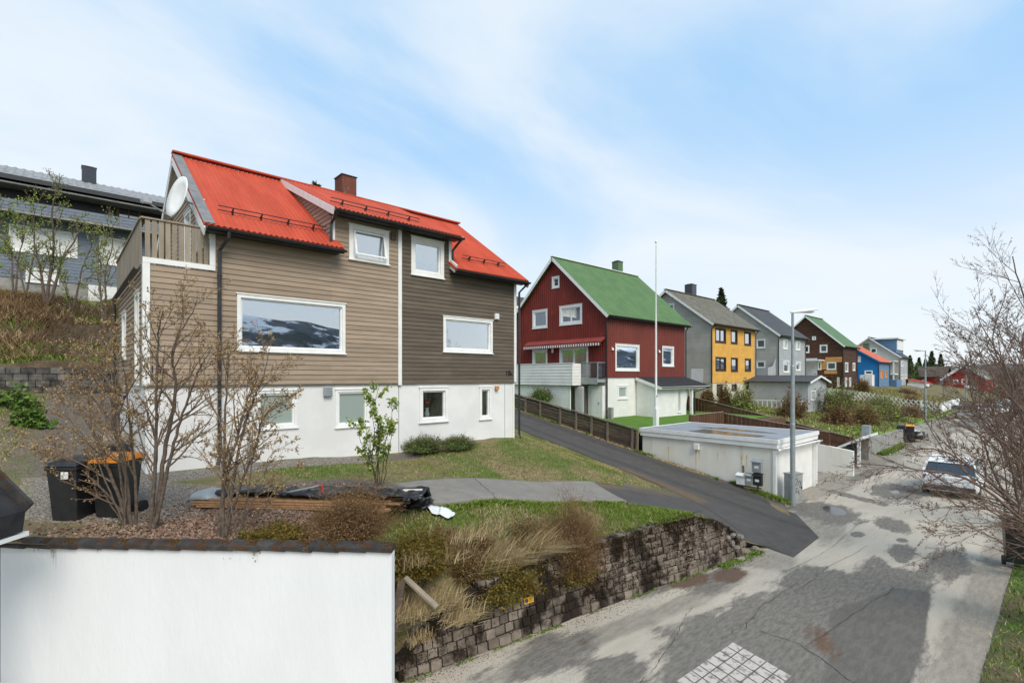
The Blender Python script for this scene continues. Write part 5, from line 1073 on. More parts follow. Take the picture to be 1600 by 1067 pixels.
for dy, h, w_ in ((-.08, .55, .03), (.07, .95, .04), (-1.9, .9, .05), (-2.1, .6, .03), (1.4, .8, .03), (-.9, .5, .02)): mb.prism([(gx0+.055, c.y+dy-w_, c.z-.15), (gx0+.055, c.y+dy+w_, c.z-.15), (gx0+.055, c.y+dy+w_*.3, c.z-.15-h)], (.003, 0, 0))
split_build(mb, 'rust_streak', rustm_, G)
# mailboxes on two posts
def mailbox(px, py, w_, h, m, label, z=None):
    c = P(px, py, X=20.22); E = empty('mailbox', c, label, 'mailbox', 'mailboxes against the garage wall'); b = MB(); b.box(c.x-.13, c.x+.02, c.y-w_/2, c.y+w_/2, c.z-h/2, c.z+h/2); b.build('box', m, E, bevel=.015)
    b = MB().hexa([(c.x-.18, c.y-w_/2-.015, c.z+h/2-.03), (c.x+.03, c.y-w_/2-.015, c.z+h/2+.05), (c.x+.03, c.y+w_/2+.015, c.z+h/2+.05), (c.x-.18, c.y+w_/2+.015, c.z+h/2-.03), (c.x-.18, c.y-w_/2-.015, c.z+h/2), (c.x+.03, c.y-w_/2-.015, c.z+h/2+.08), (c.x+.03, c.y+w_/2+.015, c.z+h/2+.08), (c.x-.18, c.y+w_/2+.015, c.z+h/2)]); b.build('lid', m, E)
    MB().box(c.x-.136, c.x-.131, c.y-w_*.22, c.y+w_*.22, c.z-h*.12, c.z+h*.12).build('label', M['trim'], E)
mailbox(1184, 729, .36, .42, M['galv'], 'grey mailbox mounted above the other three'); mailbox(1159, 749, .34, .38, M['trim'], 'white mailbox at the left of the row of three'); mailbox(1172, 749, .34, .36, M['cabinet'], 'dark grey mailbox between the white one and the black one'); mailbox(1185, 750, .34, .40, M['black'], 'black mailbox at the right of the row of three')
E = empty('mailbox_stand', P(1172, 770, X=20.3), 'wooden post stand carrying the mailboxes by the garage wall', 'stand'); 
ps = [P(1161, 740, X=20.28), P(1184, 740, X=20.28)]; 
for k, p_ in enumerate(ps): MB().box(p_.x-.01, p_.x+.05, p_.y-.035, p_.y+.035, fzz(p_.x, p_.y)-.1 if k else fzz(p_.x, p_.y)-.1, 1.35 if k == 0 else 1.6).build('post', M['postwood'], E)
z = P(1172, 759, X=20.3).z; MB().box(20.22, 20.26, min(ps[0].y, ps[1].y)-.15, max(ps[0].y, ps[1].y)+.15, z-.05, z+.0).build('rail', M['postwood'], E)
# grey cabinet and lamp posts
cb_ = P(1243, 790, Z=0.02); E = empty('electric_cabinet', cb_, 'grey street cabinet with black graffiti beside the lamp post', 'cabinet'); cx_, cy_ = 21.85, 7.35
cc = P(1243, 788, Z=.05); cx_, cy_ = P(1246, 786, Z=.05).x+.22, P(1246, 786, Z=.05).y+.22
a_ = R(-38); ud = Vector((math.cos(a_), math.sin(a_), 0)); vd = Vector((-ud.y, ud.x, 0)); c0 = Vector((cx_, cy_, 0))
# front face looks towards the camera side
def obx(mb, c, u, v, hu, hv, z0, z1): return mb.hexa([c-u*hu-v*hv+Vector((0, 0, z0)), c+u*hu-v*hv+Vector((0, 0, z0)), c+u*hu+v*hv+Vector((0, 0, z0)), c-u*hu+v*hv+Vector((0, 0, z0)), c-u*hu-v*hv+Vector((0, 0, z1)), c+u*hu-v*hv+Vector((0, 0, z1)), c+u*hu+v*hv+Vector((0, 0, z1)), c-u*hu+v*hv+Vector((0, 0, z1))])
ud = bv.copy()*.93+av*.37; ud.normalize(); vd = Vector((-ud.y, ud.x, 0)); 
if vd.dot(av) < 0: vd = -vd
b = MB(); obx(b, c0, ud, vd, .30, .17, .0, 1.12); b.build('body', M['cabinet'], E, bevel=.012); b = MB(); obx(b, c0, ud, vd, .32, .19, 1.122, 1.16); b.build('cap', M['galv'], E)
b = MB(); obx(b, c0-vd*.175, ud, vd, .27, .006, .12, 1.06); dr = b.build('door', M['cabinet'], E); b = MB(); obx(b, c0-vd*.185+ud*.22, ud, vd, .015, .012, .55, .66); b.build('handle', M['black'], dr)
b = MB(); cf = c0-vd*.1845
for pts in ([(-.18, .92), (-.05, .98), (.0, .85), (-.12, .70), (.02, .72), (.10, .88), (.18, .80), (.12, .64), (.2, .6)], [(-.15, .55), (-.02, .62), (-.1, .42), (.05, .5), (.08, .36)]):
    b.tube([cf+ud*p_[0]+Vector((0, 0, p_[1])) for p_ in pts], .011, 5)
b.build('graffiti', M['black'], E)
def lamp(base, h, label, arm=None):
    E = empty('street_lamp', base, label, 'street lamp', 'lamp posts along the street'); x, y, z = base; arm = arm or Vector((.98, -.2, 0))
    MB().tube([(x, y, z-.1), (x, y, z+.12)], .13, 12).build('base_flange', M['galv'], E)
    MB().lathe((x, y, z), [(.092, 0), (.09, h*.42), (.078, h*.425), (.07, h*.72), (.055, h*.725), (.045, h), (0, h)], 14).build('pole', M['galv'], E, smooth=False)
    a = Vector((x, y, z+h)); arm.normalize(); up = Vector((0, 0, 1)); sd_ = arm.cross(up); b = MB(); prof = [(-.08, .03, .03), (.1, .06, .045), (.35, .12, .06), (.75, .13, .055), (.98, .09, .03), (1.02, .02, .01)]
    for i, (t, w_, h_) in enumerate(prof):
        for (p_, q_) in ((-1, -.6), (-.7, -1), (.7, -1), (1, -.6), (1, .4), (.6, 1), (-.6, 1), (-1, .4)): v = a+arm*t+up*(t*.12+h_*q_)+sd_*w_*p_; b.v.append(tuple(v))
    for i in range(len(prof)-1):
        for j in range(8): b.f.append((i*8+j, i*8+(j+1) % 8, i*8+8+(j+1) % 8, i*8+8+j))
    b.f += [tuple(range(8))[::-1], tuple(range(40, 48))]
    hd = b.build('lamp_head', M['trim'], E, smooth=False)
    b = MB(); c = a+arm*.6+up*.005; obx(b, Vector((c.x, c.y, 0)), arm, sd_, .22, .09, c.z-.0+.0-.02, c.z+.02); b.build('lens', M['galv'], hd); return E
lb = P(1238.5, 789, Z=.0); arm1 = bv*.9+av*.1
lamp(lb, P(1235, 488, X=lb.x).z, 'tall steel street lamp beside the grey cabinet and garage', arm1); lb2 = P(1446, 673, Z=0.0); lamp(lb2, 7.2, 'second steel street lamp standing by the rubbish bins', -bv*.3+av); lb3 = P(1500, 655, Z=0); lb3 = Vector((92, 9.4, .05)); lamp(lb3, 7.4, 'farthest street lamp beyond the white picket fence', bv)
# flagpole
fp = P(1025, 667, Z=2.2); E = empty('flagpole', fp, 'tall white flagpole on the lawn behind the garage', 'flagpole'); hp = P(1027.5, 378, X=fp.x).z-fp.z
MB().lathe(fp, [(.085, -.1), (.08, 1.6), (.06, 1.7), (.045, hp*.6), (.02, hp), (0, hp)], 12).build('pole', M['trim'], E, smooth=False); MB().lathe(fp+Vector((0, 0, hp)), [(0, -.06), (.06, -.02), (.07, .03), (.04, .08), (0, .09)], 10).build('finial', M['trim'], E, smooth=True); MB().box(fp.x-.13, fp.x+.13, fp.y-.10, fp.y+.10, 2.05, 3.2).build('foot', M['trim'], E); MB().tube([fp+Vector((-.06, -.08, 1.7)), fp+Vector((-.02, -.04, 1.75)), fp+Vector((-.03, -.05, hp-.1))], .006, 4).build('halyard', M['trim'], E)
b = MB().bar(fp+Vector((-.12, -.09, 1.65)), fp+Vector((.02, -.1, 1.65)), .03, .03).build('cleat', M['black'], E)
# fence along the driveway
FX = 20.45; FE = empty('driveway_fence', (FX, 13.6, 1.3), 'weathered plank fence climbing along the black driveway', 'fence')
pys = [P(x, 600, X=FX).y for x in (989, 950, 925, 901, 876, 845, 822)]; pys = [13.72]+pys+[pys[-1]+1.7, pys[-1]+3.4, pys[-1]+5]
tops = lambda y: float(np.interp(y, [13.6, 22, 30], [2.37, 3.80, 5.1])); 
for k in range(len(pys)-1):
    a, b_ = pys[k], pys[k+1]; mb = MB()
    for j in range(6):
        za = tops(a)-.06-j*.165+rnd.uniform(-.008, .008); zb_ = tops(b_)-.06-j*.165; x = FX+rnd.uniform(.0, .012); mb.hexa([(x, a, za-.15), (x+.03, a, za-.15), (x+.03, b_, zb_-.15), (x, b_, zb_-.15), (x, a, za), (x+.03, a, za), (x+.03, b_, zb_), (x, b_, zb_)])
    mb.build('board_panel', M['fencewood'], FE)
for y in pys: g = fzz(20.3, y) if y < 26 else gdrive(y); tag(MB().hexa([(FX-.13, y-.05, g-.1), (FX-.01, y-.05, g-.1), (FX-.01, y+.05, g-.1), (FX-.13, y+.05, g-.1), (FX-.06, y-.05, tops(y)-.02), (FX-.004, y-.05, tops(y)-.02), (FX-.004, y+.05, tops(y)-.02), (FX-.06, y+.05, tops(y)-.02)]).build('post', M['postwood'], FE), None)
mb = MB()
for a, b_ in zip(pys[:-1], pys[1:]): mb.bar((FX+.0, a, tops(a)), (FX+.0, b_, tops(b_)), .13, .03)
mb.build('cap_rail', M['postwood'], FE)
# brown fences beyond the garage
def bfence(name, label, p0, p1, t0, t1, h0, h1, m, n=None, horiz=False, face=Vector((-1, 0, 0))):
    E = empty(name, (p0[0], p0[1], t0-h0), label, 'fence'); a = Vector((p0[0], p0[1], 0)); b_ = Vector((p1[0], p1[1], 0)); L_ = (b_-a).length; d = (b_-a)/L_; np_ = max(1, round(L_/1.9)); o = Vector((-d.y, d.x, 0))
    if o.dot(av) > 0: o = -o
    for k in range(np_):
        mb = MB(); s0, s1 = L_*k/np_, L_*(k+1)/np_; nb = int((s1-s0)/.125)
        if horiz and k % 2: 
            for j in range(8):
                f0 = j/8; f1_ = (j+.93)/8; A0, A1 = a+d*s0, a+d*s1; T0 = t0+(t1-t0)*s0/L_; T1 = t0+(t1-t0)*s1/L_; h = h0+(h1-h0)*s0/L_
                mb.hexa([A0+Vector((0, 0, T0-h+h*f0)), A1+Vector((0, 0, T1-h+h*f0)), A1-o*.02+Vector((0, 0, T1-h+h*f0)), A0-o*.02+Vector((0, 0, T0-h+h*f0)), A0+Vector((0, 0, T0-h+h*f1_)), A1+Vector((0, 0, T1-h+h*f1_)), A1-o*.02+Vector((0, 0, T1-h+h*f1_)), A0-o*.02+Vector((0, 0, T0-h+h*f1_))])
        else:
            for j in range(nb):
                u = s0+(s1-s0)*(j+.5)/nb; tt = u/L_; tz = t0+(t1-t0)*tt+rnd.uniform(-.012, .006); h = h0+(h1-h0)*tt; c = a+d*u+o*(.022 if j % 2 else 0); obx(mb, c, d, o, .06, .011, tz-h, tz)
        mb.build('board_panel', m, E)
    for k in range(np_+1):
        u = L_*k/np_; tt = u/L_; c = a+d*u-o*.06; b2 = MB(); obx(b2, c, d, o, .045, .045, t0+(t1-t0)*tt-(h0+(h1-h0)*tt)-.15, t0+(t1-t0)*tt+.01); b2.build('post', m, E)
    MB().bar(a+Vector((0, 0, t0+.02)), b_+Vector((0, 0, t1+.02)), .09, .03).build('cap_rail', M['orangewood'] if False else M['deckwood'], E)
bfence('brown_fence', 'long brown board fence sloping down to the white gate wall', (36.5, 20.3), (36.5, 9.0), 3.45, 1.12, 1.3, 1.25, M['brownfence'], horiz=True)
a_, b2_ = P(1089, 650, Z=2.95), None
bfence('low_brown_fence', 'low brown slatted fence along the lawn edge behind the garage', (25.35, 13.66), (29.1, 13.66), 2.80, 2.80, .8, .8, M['brownfence'])
mb = MB(); bz = P(1088, 650, X=20.9)
bfence('stepped_brown_fence', 'brown slatted fence running down above the low white bay wall', (29.12, 13.6), (29.12, 8.2), 2.72, 2.05, .75, .75, M['brownfence'])
# white parking walls, canopy
WW = empty('white_bay_wall', (29, 8.2, 0), 'low white wall closing the parking bay next to the garage', 'wall'); MB().hexa([(29.0, 7.1, -.1), (29.2, 7.1, -.1), (29.2, 12.7, -.1), (29.0, 12.7, -.1), (29.0, 7.1, 1.22), (29.2, 7.1, 1.22), (29.2, 12.7, 2.0), (29.0, 12.7, 2.0)]).build('wall', M['creamwall'], WW)
E = empty('bin_shelter', (31, 8.6, 0), 'small white bin shelter with a sloping roof beyond the low white wall', 'shelter'); c1 = P(1302, 690, X=33.0); c2 = P(1353, 676, X=33.0)
MB().hexa([(32.2, c1.y, c1.z-.5), (35.6, c1.y, c1.z-.5), (35.6, c2.y, c2.z-.3), (32.2, c2.y, c2.z-.3), (32.2, c1.y, c1.z-.4), (35.6, c1.y, c1.z-.4), (35.6, c2.y, c2.z-.15), (32.2, c2.y, c2.z-.15)]).build('roof', M['trim'], E)
MB().box(32.3, 32.42, c2.y+1.1, c1.y-.1, 0, c1.z-.4).build('wall', M['white'], E); MB().box(32.3, 32.42, c2.y+.1, c2.y+.25, 0, c2.z-.35).build('post', M['trim'], E)
c = P(1354, 686, X=35.6); E = empty('grey_postbox', (c.x, c.y, 0), 'tall grey box on a concrete pillar at the end of the bin shelter', 'box'); MB().box(c.x-.22, c.x+.22, c.y-.2, c.y+.2, 1.15, 2.0).build('box', M['galv'], E, bevel=.02); MB().box(c.x-.4, c.x+.4, c.y-.2, c.y+.2, -.1, 1.14).build('pillar', M['cement'], E)
CW = MB().hexa([(36.6, 8.05, -.1), (58.5, 8.3, -.1), (58.5, 8.5, -.1), (36.6, 8.3, -.1), (36.6, 8.05, 1.1), (58.5, 8.35, .85), (58.5, 8.55, .85), (36.6, 8.3, 1.1)]); tag(CW.build('concrete_garden_wall', M['cement']), 'stained concrete retaining wall below the brushy garden', 'wall')
CW = MB().hexa([(60, 8.45, -.1), (95, 9.3, -.1), (95, 9.5, -.1), (60, 8.65, -.1), (60, 8.45, .9), (95, 9.3, .8), (95, 9.5, .8), (60, 8.65, .9)]); tag(CW.build('stone_garden_wall', M['cement']), 'low stone wall running on beyond the second street lamp', 'wall')
# white picket fences
def picket(label, A, B, h, step=.22, cross=True):
    E = empty('picket_fence', (A[0], A[1], gz1(*A)), label, 'fence'); a = Vector(A+(0,)); b_ = Vector(B+(0,)); L_ = (b_-a).length; d = (b_-a)/L_; n = int(L_/step); o = Vector((-d.y, d.x, 0)); mb = MB()
    for k in range(n):
        c = a+d*(k*step); g = gz1(c.x, c.y)+.05; c2 = a+d*(k*step+h*.75); mb.bar(c+Vector((0, 0, g)), c2+Vector((0, 0, g+h)), .09, .03, up=tuple(o)); mb.bar(c2+o*.035+Vector((0, 0, g)), c+o*.035+Vector((0, 0, g+h)), .09, .03, up=tuple(o))
    mb.build('slats', M['trim'], E)
    for k in range(int(L_/3)+1): c = a+d*min(L_, k*3); g = gz1(c.x, c.y); MB().box(c.x-.06, c.x+.06, c.y-.06, c.y+.06, g-.2, g+h+.1).build('post', M['trim'], E)
picket('white crossed picket fence across the green garden', (68, 19.5), (68, 8.9), 1.0, .42); picket('lower white picket fence running along the stone wall', (68.3, 8.9), (86, 9.4), 1.0, .42)
# ---------------------------------------------------------------- bins, pile of planks and other things in the yard
def wheelie(lidm, label, loc, rz, h=1.05, sticker=True, name='wheelie_bin'):
    E = empty(name, (0, 0, 0), label, 'bin', None); w_, d_ = .25, .30; b = MB()
    b.hexa([(-w_*.82, -d_*.75, .05), (w_*.82, -d_*.75, .05), (w_*.82, d_*.7, .05), (-w_*.82, d_*.7, .05), (-w_, -d_, h-.1), (w_, -d_, h-.1), (w_, d_, h-.1), (-w_, d_, h-.1)]); b.box(-w_-.02, w_+.02, -d_-.02, d_+.02, h-.16, h-.1); b.build('body', M['plastic'], E, bevel=.015)
    b = MB().hexa([(-w_-.03, -d_-.05, h-.09), (w_+.03, -d_-.05, h-.09), (w_+.03, d_+.04, h-.09), (-w_-.03, d_+.04, h-.09), (-w_, -d_+.02, h-.03), (w_, -d_+.02, h-.03), (w_, d_, h+.02), (-w_, d_, h+.02)]); lid = b.build('lid', lidm, E, bevel=.02)
    MB().tube([(-w_, d_+.08, h-.06), (w_, d_+.08, h-.06)], .018, 8).build('handle', M['plastic'], E)
    for sx in (-1, 1): MB().tube([(sx*(w_-.02), d_-.02, .12), (sx*(w_+.05), d_-.02, .12)], .12, 16).build('wheel', M['tyre'], E)
    if sticker: MB().box(.02, .14, -d_-.028, -d_-.022, h-.30, h-.18).build('sticker', M['trim'], E)
    E.location = loc; E.rotation_euler = (0, 0, rz); return E
pb = P(118, 812, Z=2.38); wheelie(M['plastic'], 'black wheelie bin with black lid and white sticker by the bare shrubs', (pb.x, pb.y, 2.36), R(-40), 1.10)
pb = P(183, 806, Z=2.38); wheelie(M['orangepl'], 'black wheelie bin with an orange lid among the bare shrubs', (pb.x, pb.y, 2.36), R(-38), 1.12, False)
lab = MB(); 
for (x, lid, l) in ((1422, M['orangepl'], 'far wheelie bin with orange lid under the second street lamp'), (1408, M['plastic'], 'far black wheelie bin left of the orange lidded one under the lamp')): q_ = P(x, 691, Z=0); wheelie(lid, l, (q_.x, q_.y, 0), R(-80), 1.3, False)
q_ = P(1342, 727, Z=0.02); wheelie(M['plastic'], 'black wheelie bin standing at the end of the low white wall', (q_.x+.2, q_.y+.3, 0), R(-60), 1.15, False)
q_ = P(1588, 880, Z=.1); wheelie(M['plastic'], 'black bin on the grass verge behind bare branches', (q_.x, q_.y, .1), R(100), 1.2, False)
# sacks beside the far bins
q_ = P(1437, 690, Z=0); b = MB(); rs = random.Random(3)
for k in range(3): 
    bb = MB(); rock(bb, (q_.x+.5*k, q_.y+.3*k, .45), .5, rs); tag(bb.build('rubbish_sack', M['sacking'] if k else M['tarp']), ['dark rubbish sack beside the far bins', 'pale rubbish sack just behind the dark one at the far bins', 'pale rubbish sack nearest to the second street lamp'][k], 'sack', 'sacks by the far bins')
# planks and tarpaulin
pl0 = P(290, 792, Z=2.42); pl1 = P(640, 800, Z=2.35); pd = (pl1-pl0); pd.z = 0; PLn = pd.length; pd.normalize(); po = Vector((-pd.y, pd.x, 0)); 
if po.dot(av) < 0: po = -po
zb0 = lambda s: fzz(*(pl0+pd*s)[:2])
E = empty('plank_pile', pl0, 'low pile of sawn planks lying on the gravel under a black tarpaulin', 'planks')
for lay in range(4):
    mb = MB()
    for j in range(5):
        s0 = rnd.uniform(0, .5); s1 = PLn-rnd.uniform(.1, 1.0); o = .14*j+rnd.uniform(-.02, .02); z = 2.42+lay*.045; mb.hexa([pl0+pd*s+po*(o+w_)+Vector((0, 0, z-pl0.z+h+(.0 if s < 1 else -.06))) for h in (.0, .035) for (s, w_) in ((s0, 0), (s1, 0), (s1, .12), (s0, .12))])
    mb.build('plank_layer', M['plank'], E)
def sheet(name, m, label, s0, s1, o0, o1, zf, n=60, mm=14, seed=1, amp=.05, taper=False):
    V = []; rs = np.random.RandomState(seed); S_ = np.linspace(s0, s1, n)[:, None]; T_ = np.linspace(0, 1, mm)[None, :]
    e0 = .10*vnoise(S_*3, S_*0+seed, 1, seed); en = (.30+.70*np.sin(np.pi*np.clip((S_-s0)/(s1-s0), 0, 1))**.6)*(.75+.5*vnoise(S_*7, S_*0, 1, seed+3)) if taper else 1; O_ = ((o0+e0)*(1-T_)+(o1-e0)*T_-(o0+o1)/2)*en+(o0+o1)/2; Z_ = zf(S_, O_)+amp*(vnoise(S_*9, O_*7, 1, seed)+.5*vnoise(S_*23, O_*15, 1, seed+1))
    X = pl0.x+pd.x*S_+po.x*O_; Y = pl0.y+pd.y*S_+po.y*O_; V = np.stack([X+0*Z_, Y+0*Z_, Z_], -1).reshape(-1, 3); i = (np.arange(n-1)[:, None]*mm+np.arange(mm-1)[None, :]).ravel(); o = np_tris(name, V, np.stack([i, i+mm, i+mm+1, i+1], 1), m); sm_ = o.modifiers.new('thick', 'SOLIDIFY'); sm_.thickness = .006
    return tag(o, label, 'tarpaulin')
hump = lambda S_, O_: 2.46+np.clip(.20-.9*np.clip(np.abs(O_-.35)-.30, 0, 1), -.05, .2)-.03*S_/3+np.clip(.1-S_*.2, -.0, .1)*0
sheet('black_tarpaulin', M['tarp'], 'crumpled black tarpaulin spread over the plank pile', .55, PLn+.25, -.03, .95, hump, amp=.085)
sheet('black_tarpaulin', M['tarp'], 'bunched black tarpaulin end right of the brown bush', PLn-.45, PLn+.3, .55, 1.2, lambda S_, O_: fz(pl0.x+pd.x*S_+po.x*O_, pl0.y+pd.y*S_+po.y*O_)+.03+.05*np.exp(-((S_-PLn-.3)/.35)**2)*np.exp(-((O_-.85)/.35)**2)*2, 40, 20, 5, .10, True)
o = sheet('plastic_sack', M['sacking'], 'white plastic sacking at the right end of the tarpaulin', PLn+.15, PLn+.75, .6, .95, lambda S_, O_: fz(pl0.x+pd.x*S_+po.x*O_, pl0.y+pd.y*S_+po.y*O_)+.02+.05*np.exp(-((O_-.8)/.15)**2), 40, 14, 8, .07, True); o['category'] = 'sack'
o = sheet('plastic_sheet', M['galv'], 'pale grey sheet folded over the left end of the planks', .05, .8, -.05, .55, lambda S_, O_: 2.62+.03*np.sin(S_*6)-np.clip(-O_+.1, 0, 1), 30, 10, 9, .05); o['category'] = 'sheet'
E = empty('garden_tool', P(372, 765, Z=2.6), 'long pale pole with a red handle lying on the tarpaulin', 'tool'); p0, p1 = PD(435, 772, 9.6), PD(498, 759, 9.6); MB().tube([p0, p1], .016, 8).build('pole', M['galv'], E); MB().tube([p1, p1+Vector((.05, -.02, .01)), p1+Vector((.07, -.03, -.13))], .024, 8).build('handle', M['redpaint'], E)
MB().bar(PD(622, 766, 9.9), PD(660, 765, 9.9), .05, .03).build('white_batten', M['trim']); tag(bpy.data.objects['white_batten'], 'short white batten lying on the bunched tarpaulin', 'batten')
# leaning timber on the bank
p0, p1 = PD(633, 902, 8.35), PD(683, 948, 8.15); MB().bar(p0, p1, .11, .035).build('timber_board', M['deckwood']); tag(bpy.data.objects['timber_board'], 'grey board leaning down the grassy bank beside the white wall', 'board')
p0, p1 = PD(628, 905, 8.3), PD(617, 985, 8.0); MB().bar(p0, p1, .12, .035).build('timber_board', M['fencewood']); bpy.data.objects['timber_board.001'] if 'timber_board.001' in bpy.data.objects else None
tag(bpy.data.objects.get('timber_board.001') or bpy.data.objects['timber_board'], 'dark board standing against the end of the white wall', 'board')
# bench of slats and ladder rack beside the house
E = empty('garden_table', P(175, 690, Z=3.0), 'slatted grey wooden table beside the house wall', 'table'); c = P(178, 680, Z=3.35); b = MB()
for k in range(9): b.box(c.x-.45+.1*k, c.x-.37+.1*k, c.y-.8, c.y+.8, 3.3, 3.33)
b.build('tabletop', M['deckwood'], E)
for sx in (-.4, .35):
    for sy in (-.7, .7): MB().box(c.x+sx, c.x+sx+.06, c.y+sy, c.y+sy+.06, 2.7, 3.298).build('leg', M['deckwood'], E)
# speed marking
E = empty('road_marking', (8.2, 3.6, 0), 'worn white chequered paint marking on the street in the foreground', 'road marking'); o0 = P(1145, 1003, Z=0); d1 = (P(1235, 1055, Z=0)-o0); d1.z = 0; n1_ = 5; d2 = (P(1052, 1067, Z=0)-o0); d2.z = 0; u1_ = d1.normalized(); u2_ = d2.normalized(); mb = MB(); g = .235
for i in range(5):
    for j in range(8):
        c = o0+u1_*(g*(i+.5))+u2_*(g*(j+.5)); h = g*.45; mb.add([tuple(c+u1_*a*h+u2_*b_*h+Vector((0, 0, .012))) for a, b_ in ((-1, -1), (1, -1), (1, 1), (-1, 1))], [(0, 1, 2, 3)])
mb.build('painted_squares', M['worn'], E)
# ---------------------------------------------------------------- cars
def car(paint, label, loc, rz, group='cars parked along the street'):
    E = empty('parked_car', (0, 0, 0), label, 'car', group)
    def loft(st, secf):
        b = MB(); n = None
        for s in st:
            sec = secf(*s); n = len(sec); b.v += [(s[0], y, z) for y, z in sec]
        for i in range(len(st)-1):
            for j in range(n): b.f.append((i*n+j, i*n+(j+1) % n, (i+1)*n+(j+1) % n, (i+1)*n+j))
        b.f += [tuple(range(n))[::-1], tuple(range((len(st)-1)*n, len(st)*n))]; return b
    def body(x, w, zb, zt): return [(-w*.9, zb), (w*.9, zb), (w, zb+.15), (w, zt-.22), (w*.95, zt-.04), (w*.85, zt), (-w*.85, zt), (-w*.95, zt-.04), (-w, zt-.22), (-w, zb+.15)]
    st = [(-2.25, .76, .42, .86), (-2.2, .84, .30, .95), (-1.9, .88, .22, 1.0), (-1.2, .89, .20, 1.0), (0, .90, .20, .98), (1.0, .89, .20, .95), (1.7, .86, .22, .86), (2.05, .80, .26, .76), (2.2, .68, .34, .64)]
    loft(st, body).build('body', paint, E, smooth=False)
    def gh(x, w, z): return [(-w, .94), (w, .94), (w*.99 if z < 1.0 else w*.84, z), (-w*.99 if z < 1.0 else -w*.84, z)]
    st2 = [(-2.1, .80, .97), (-1.75, .81, 1.36), (-1.1, .83, 1.42), (0, .84, 1.44), (.35, .84, 1.40), (1.15, .82, .97)]
    loft(st2, gh).build('window', M['glassdark0'], E)
    b = MB(); rf = [(-1.78, .70, 1.375), (-1.1, .72, 1.435), (0, .73, 1.455), (.38, .71, 1.415)]
    for x, w, z in rf: b.v += [(x, -w, z), (x, w, z), (x, w, z+.02), (x, -w, z+.02)]
    for i in range(3):
        for j in range(4): b.f.append((i*4+j, i*4+(j+1) % 4, i*4+4+(j+1) % 4, i*4+4+j))
    b.f += [(0, 3, 2, 1), (12, 13, 14, 15)]; b.build('roof', paint, E)
    for sy in (-1, 1):
        MB().bar((-1.75, .72*sy, 1.37), (-2.15, .83*sy, .97), .06, .07).build('pillar', paint, E); MB().bar((-.55, .78*sy, 1.42), (-.55, .86*sy, .96), .06, .03).build('pillar', paint, E); MB().bar((.36, .72*sy, 1.41), (1.16, .82*sy, .96), .06, .05).build('pillar', paint, E)
        MB().box(-2.24, -1.98, sy*.66-.14, sy*.66+.14, .72, .88).build('taillight', M['taillight'], E, bevel=.02); MB().box(1.95, 2.12, sy*.58-.14, sy*.58+.14, .58, .70).build('headlight', M['galv'], E, bevel=.02)
        MB().box(.75, .95, sy*.94-.07, sy*.94+.07, .94, 1.06).build('mirror', paint, E, bevel=.02)
        for sx in (-1.35, 1.38):
            w = MB().tube([(sx, sy*.70, .32), (sx, sy*.905, .32)], .32, 20).build('wheel', M['tyre'], E); MB().tube([(sx, sy*.90, .32), (sx, sy*.912, .32)], .20, 16).build('rim', M['galv'], w)
    MB().box(-2.33, -2.2, -.80, .80, .34, .52).build('bumper', M['cardark'], E, bevel=.03); MB().box(-2.345, -2.331, -.26, .26, .56, .67).box(-2.33, -2.24, -.2, .2, .58, .65).build('number_plate', M['trim'], E)
    E.location = loc; E.rotation_euler = (0, 0, rz); return E
cr = car(M['carwhite'], 'white car seen from behind among the bare branches', (28.7, 3.3, 0), R(2))
for k, (px, py, m, l) in enumerate(((1510, 652, M['carsilver'], 'silver car farthest left in the distant parking row'), (1530, 648, M['cardark'], 'dark car second from the left in the distant parking row'), (1546, 650, M['carwhite'], 'white car in the middle of the distant parking row'), (1562, 646, M['cardark'], 'dark car right of the white one in the distant parking row'), (1580, 648, M['carsilver'], 'silver car farthest right in the distant parking row'))):
    q_ = P(px, py, Z=.15)
    if k == 0: c2 = [car(m, l, (q_.x, q_.y, .1), R(-70), 'cars parked at the far end of the street')][0]
    else:
        c3 = copy_tree(c2); c3['label'] = l; c3.location = (q_.x+k, q_.y, .1); c3.rotation_euler = (0, 0, R(-70+k*12))
        for ch in COL.objects:
            if ch.parent == c3 and ch.name.split('.')[0] in ('body', 'roof', 'pillar', 'mirror'): ch.data = ch.data.copy(); ch.data.materials.clear(); ch.data.materials.append(m)

# cracks and seams in the asphalt
def crack(pix, z_fn, wdt=.014, seed=0, Z=0):
    wdt *= .42
    rs = np.random.RandomState(seed); pl = interp_poly([tuple(P(a, b, Z=Z)[:2]) for a, b in pix], 40); d = np.gradient(pl, axis=0); d /= np.linalg.norm(d, axis=1)[:, None]; nn = np.c_[-d[:, 1], d[:, 0]]; pl = pl+nn*np.cumsum(rs.randn(40))[:, None]*.012; w = wdt*rs.uniform(.4, 1.5, 40)[:, None]; a = pl-nn*w; b = pl+nn*w; z = z_fn(pl[:, 0], pl[:, 1])
    k = len(CK.v); 
    for i in range(40): CK.v += [(a[i, 0], a[i, 1], z[i]), (b[i, 0], b[i, 1], z[i])]
    CK.f += [(k+2*i, k+2*i+1, k+2*i+3, k+2*i+2) for i in range(39)]
CK = MB(); zs = lambda X, Y: X*0+.0105
for i, (pix, w_) in enumerate((([(1165, 985), (1200, 950), (1255, 915)], .014), ([(1185, 985), (1250, 1005), (1340, 1067)], .014), ([(1240, 925), (1290, 885), (1350, 850)], .011), ([(1130, 1000), (1172, 962)], .01), ([(1258, 1010), (1330, 960), (1400, 918)], .014), ([(1210, 905), (1290, 862), (1340, 820)], .010), ([(1000, 1067), (1060, 1000), (1085, 950)], .010))): crack(pix, zs, w_, i)
tag(CK.build('street_cracks', mat('crack_dirt', (.09, .08, .068), (.05, .045, .04), 9, .95)), kind='structure')
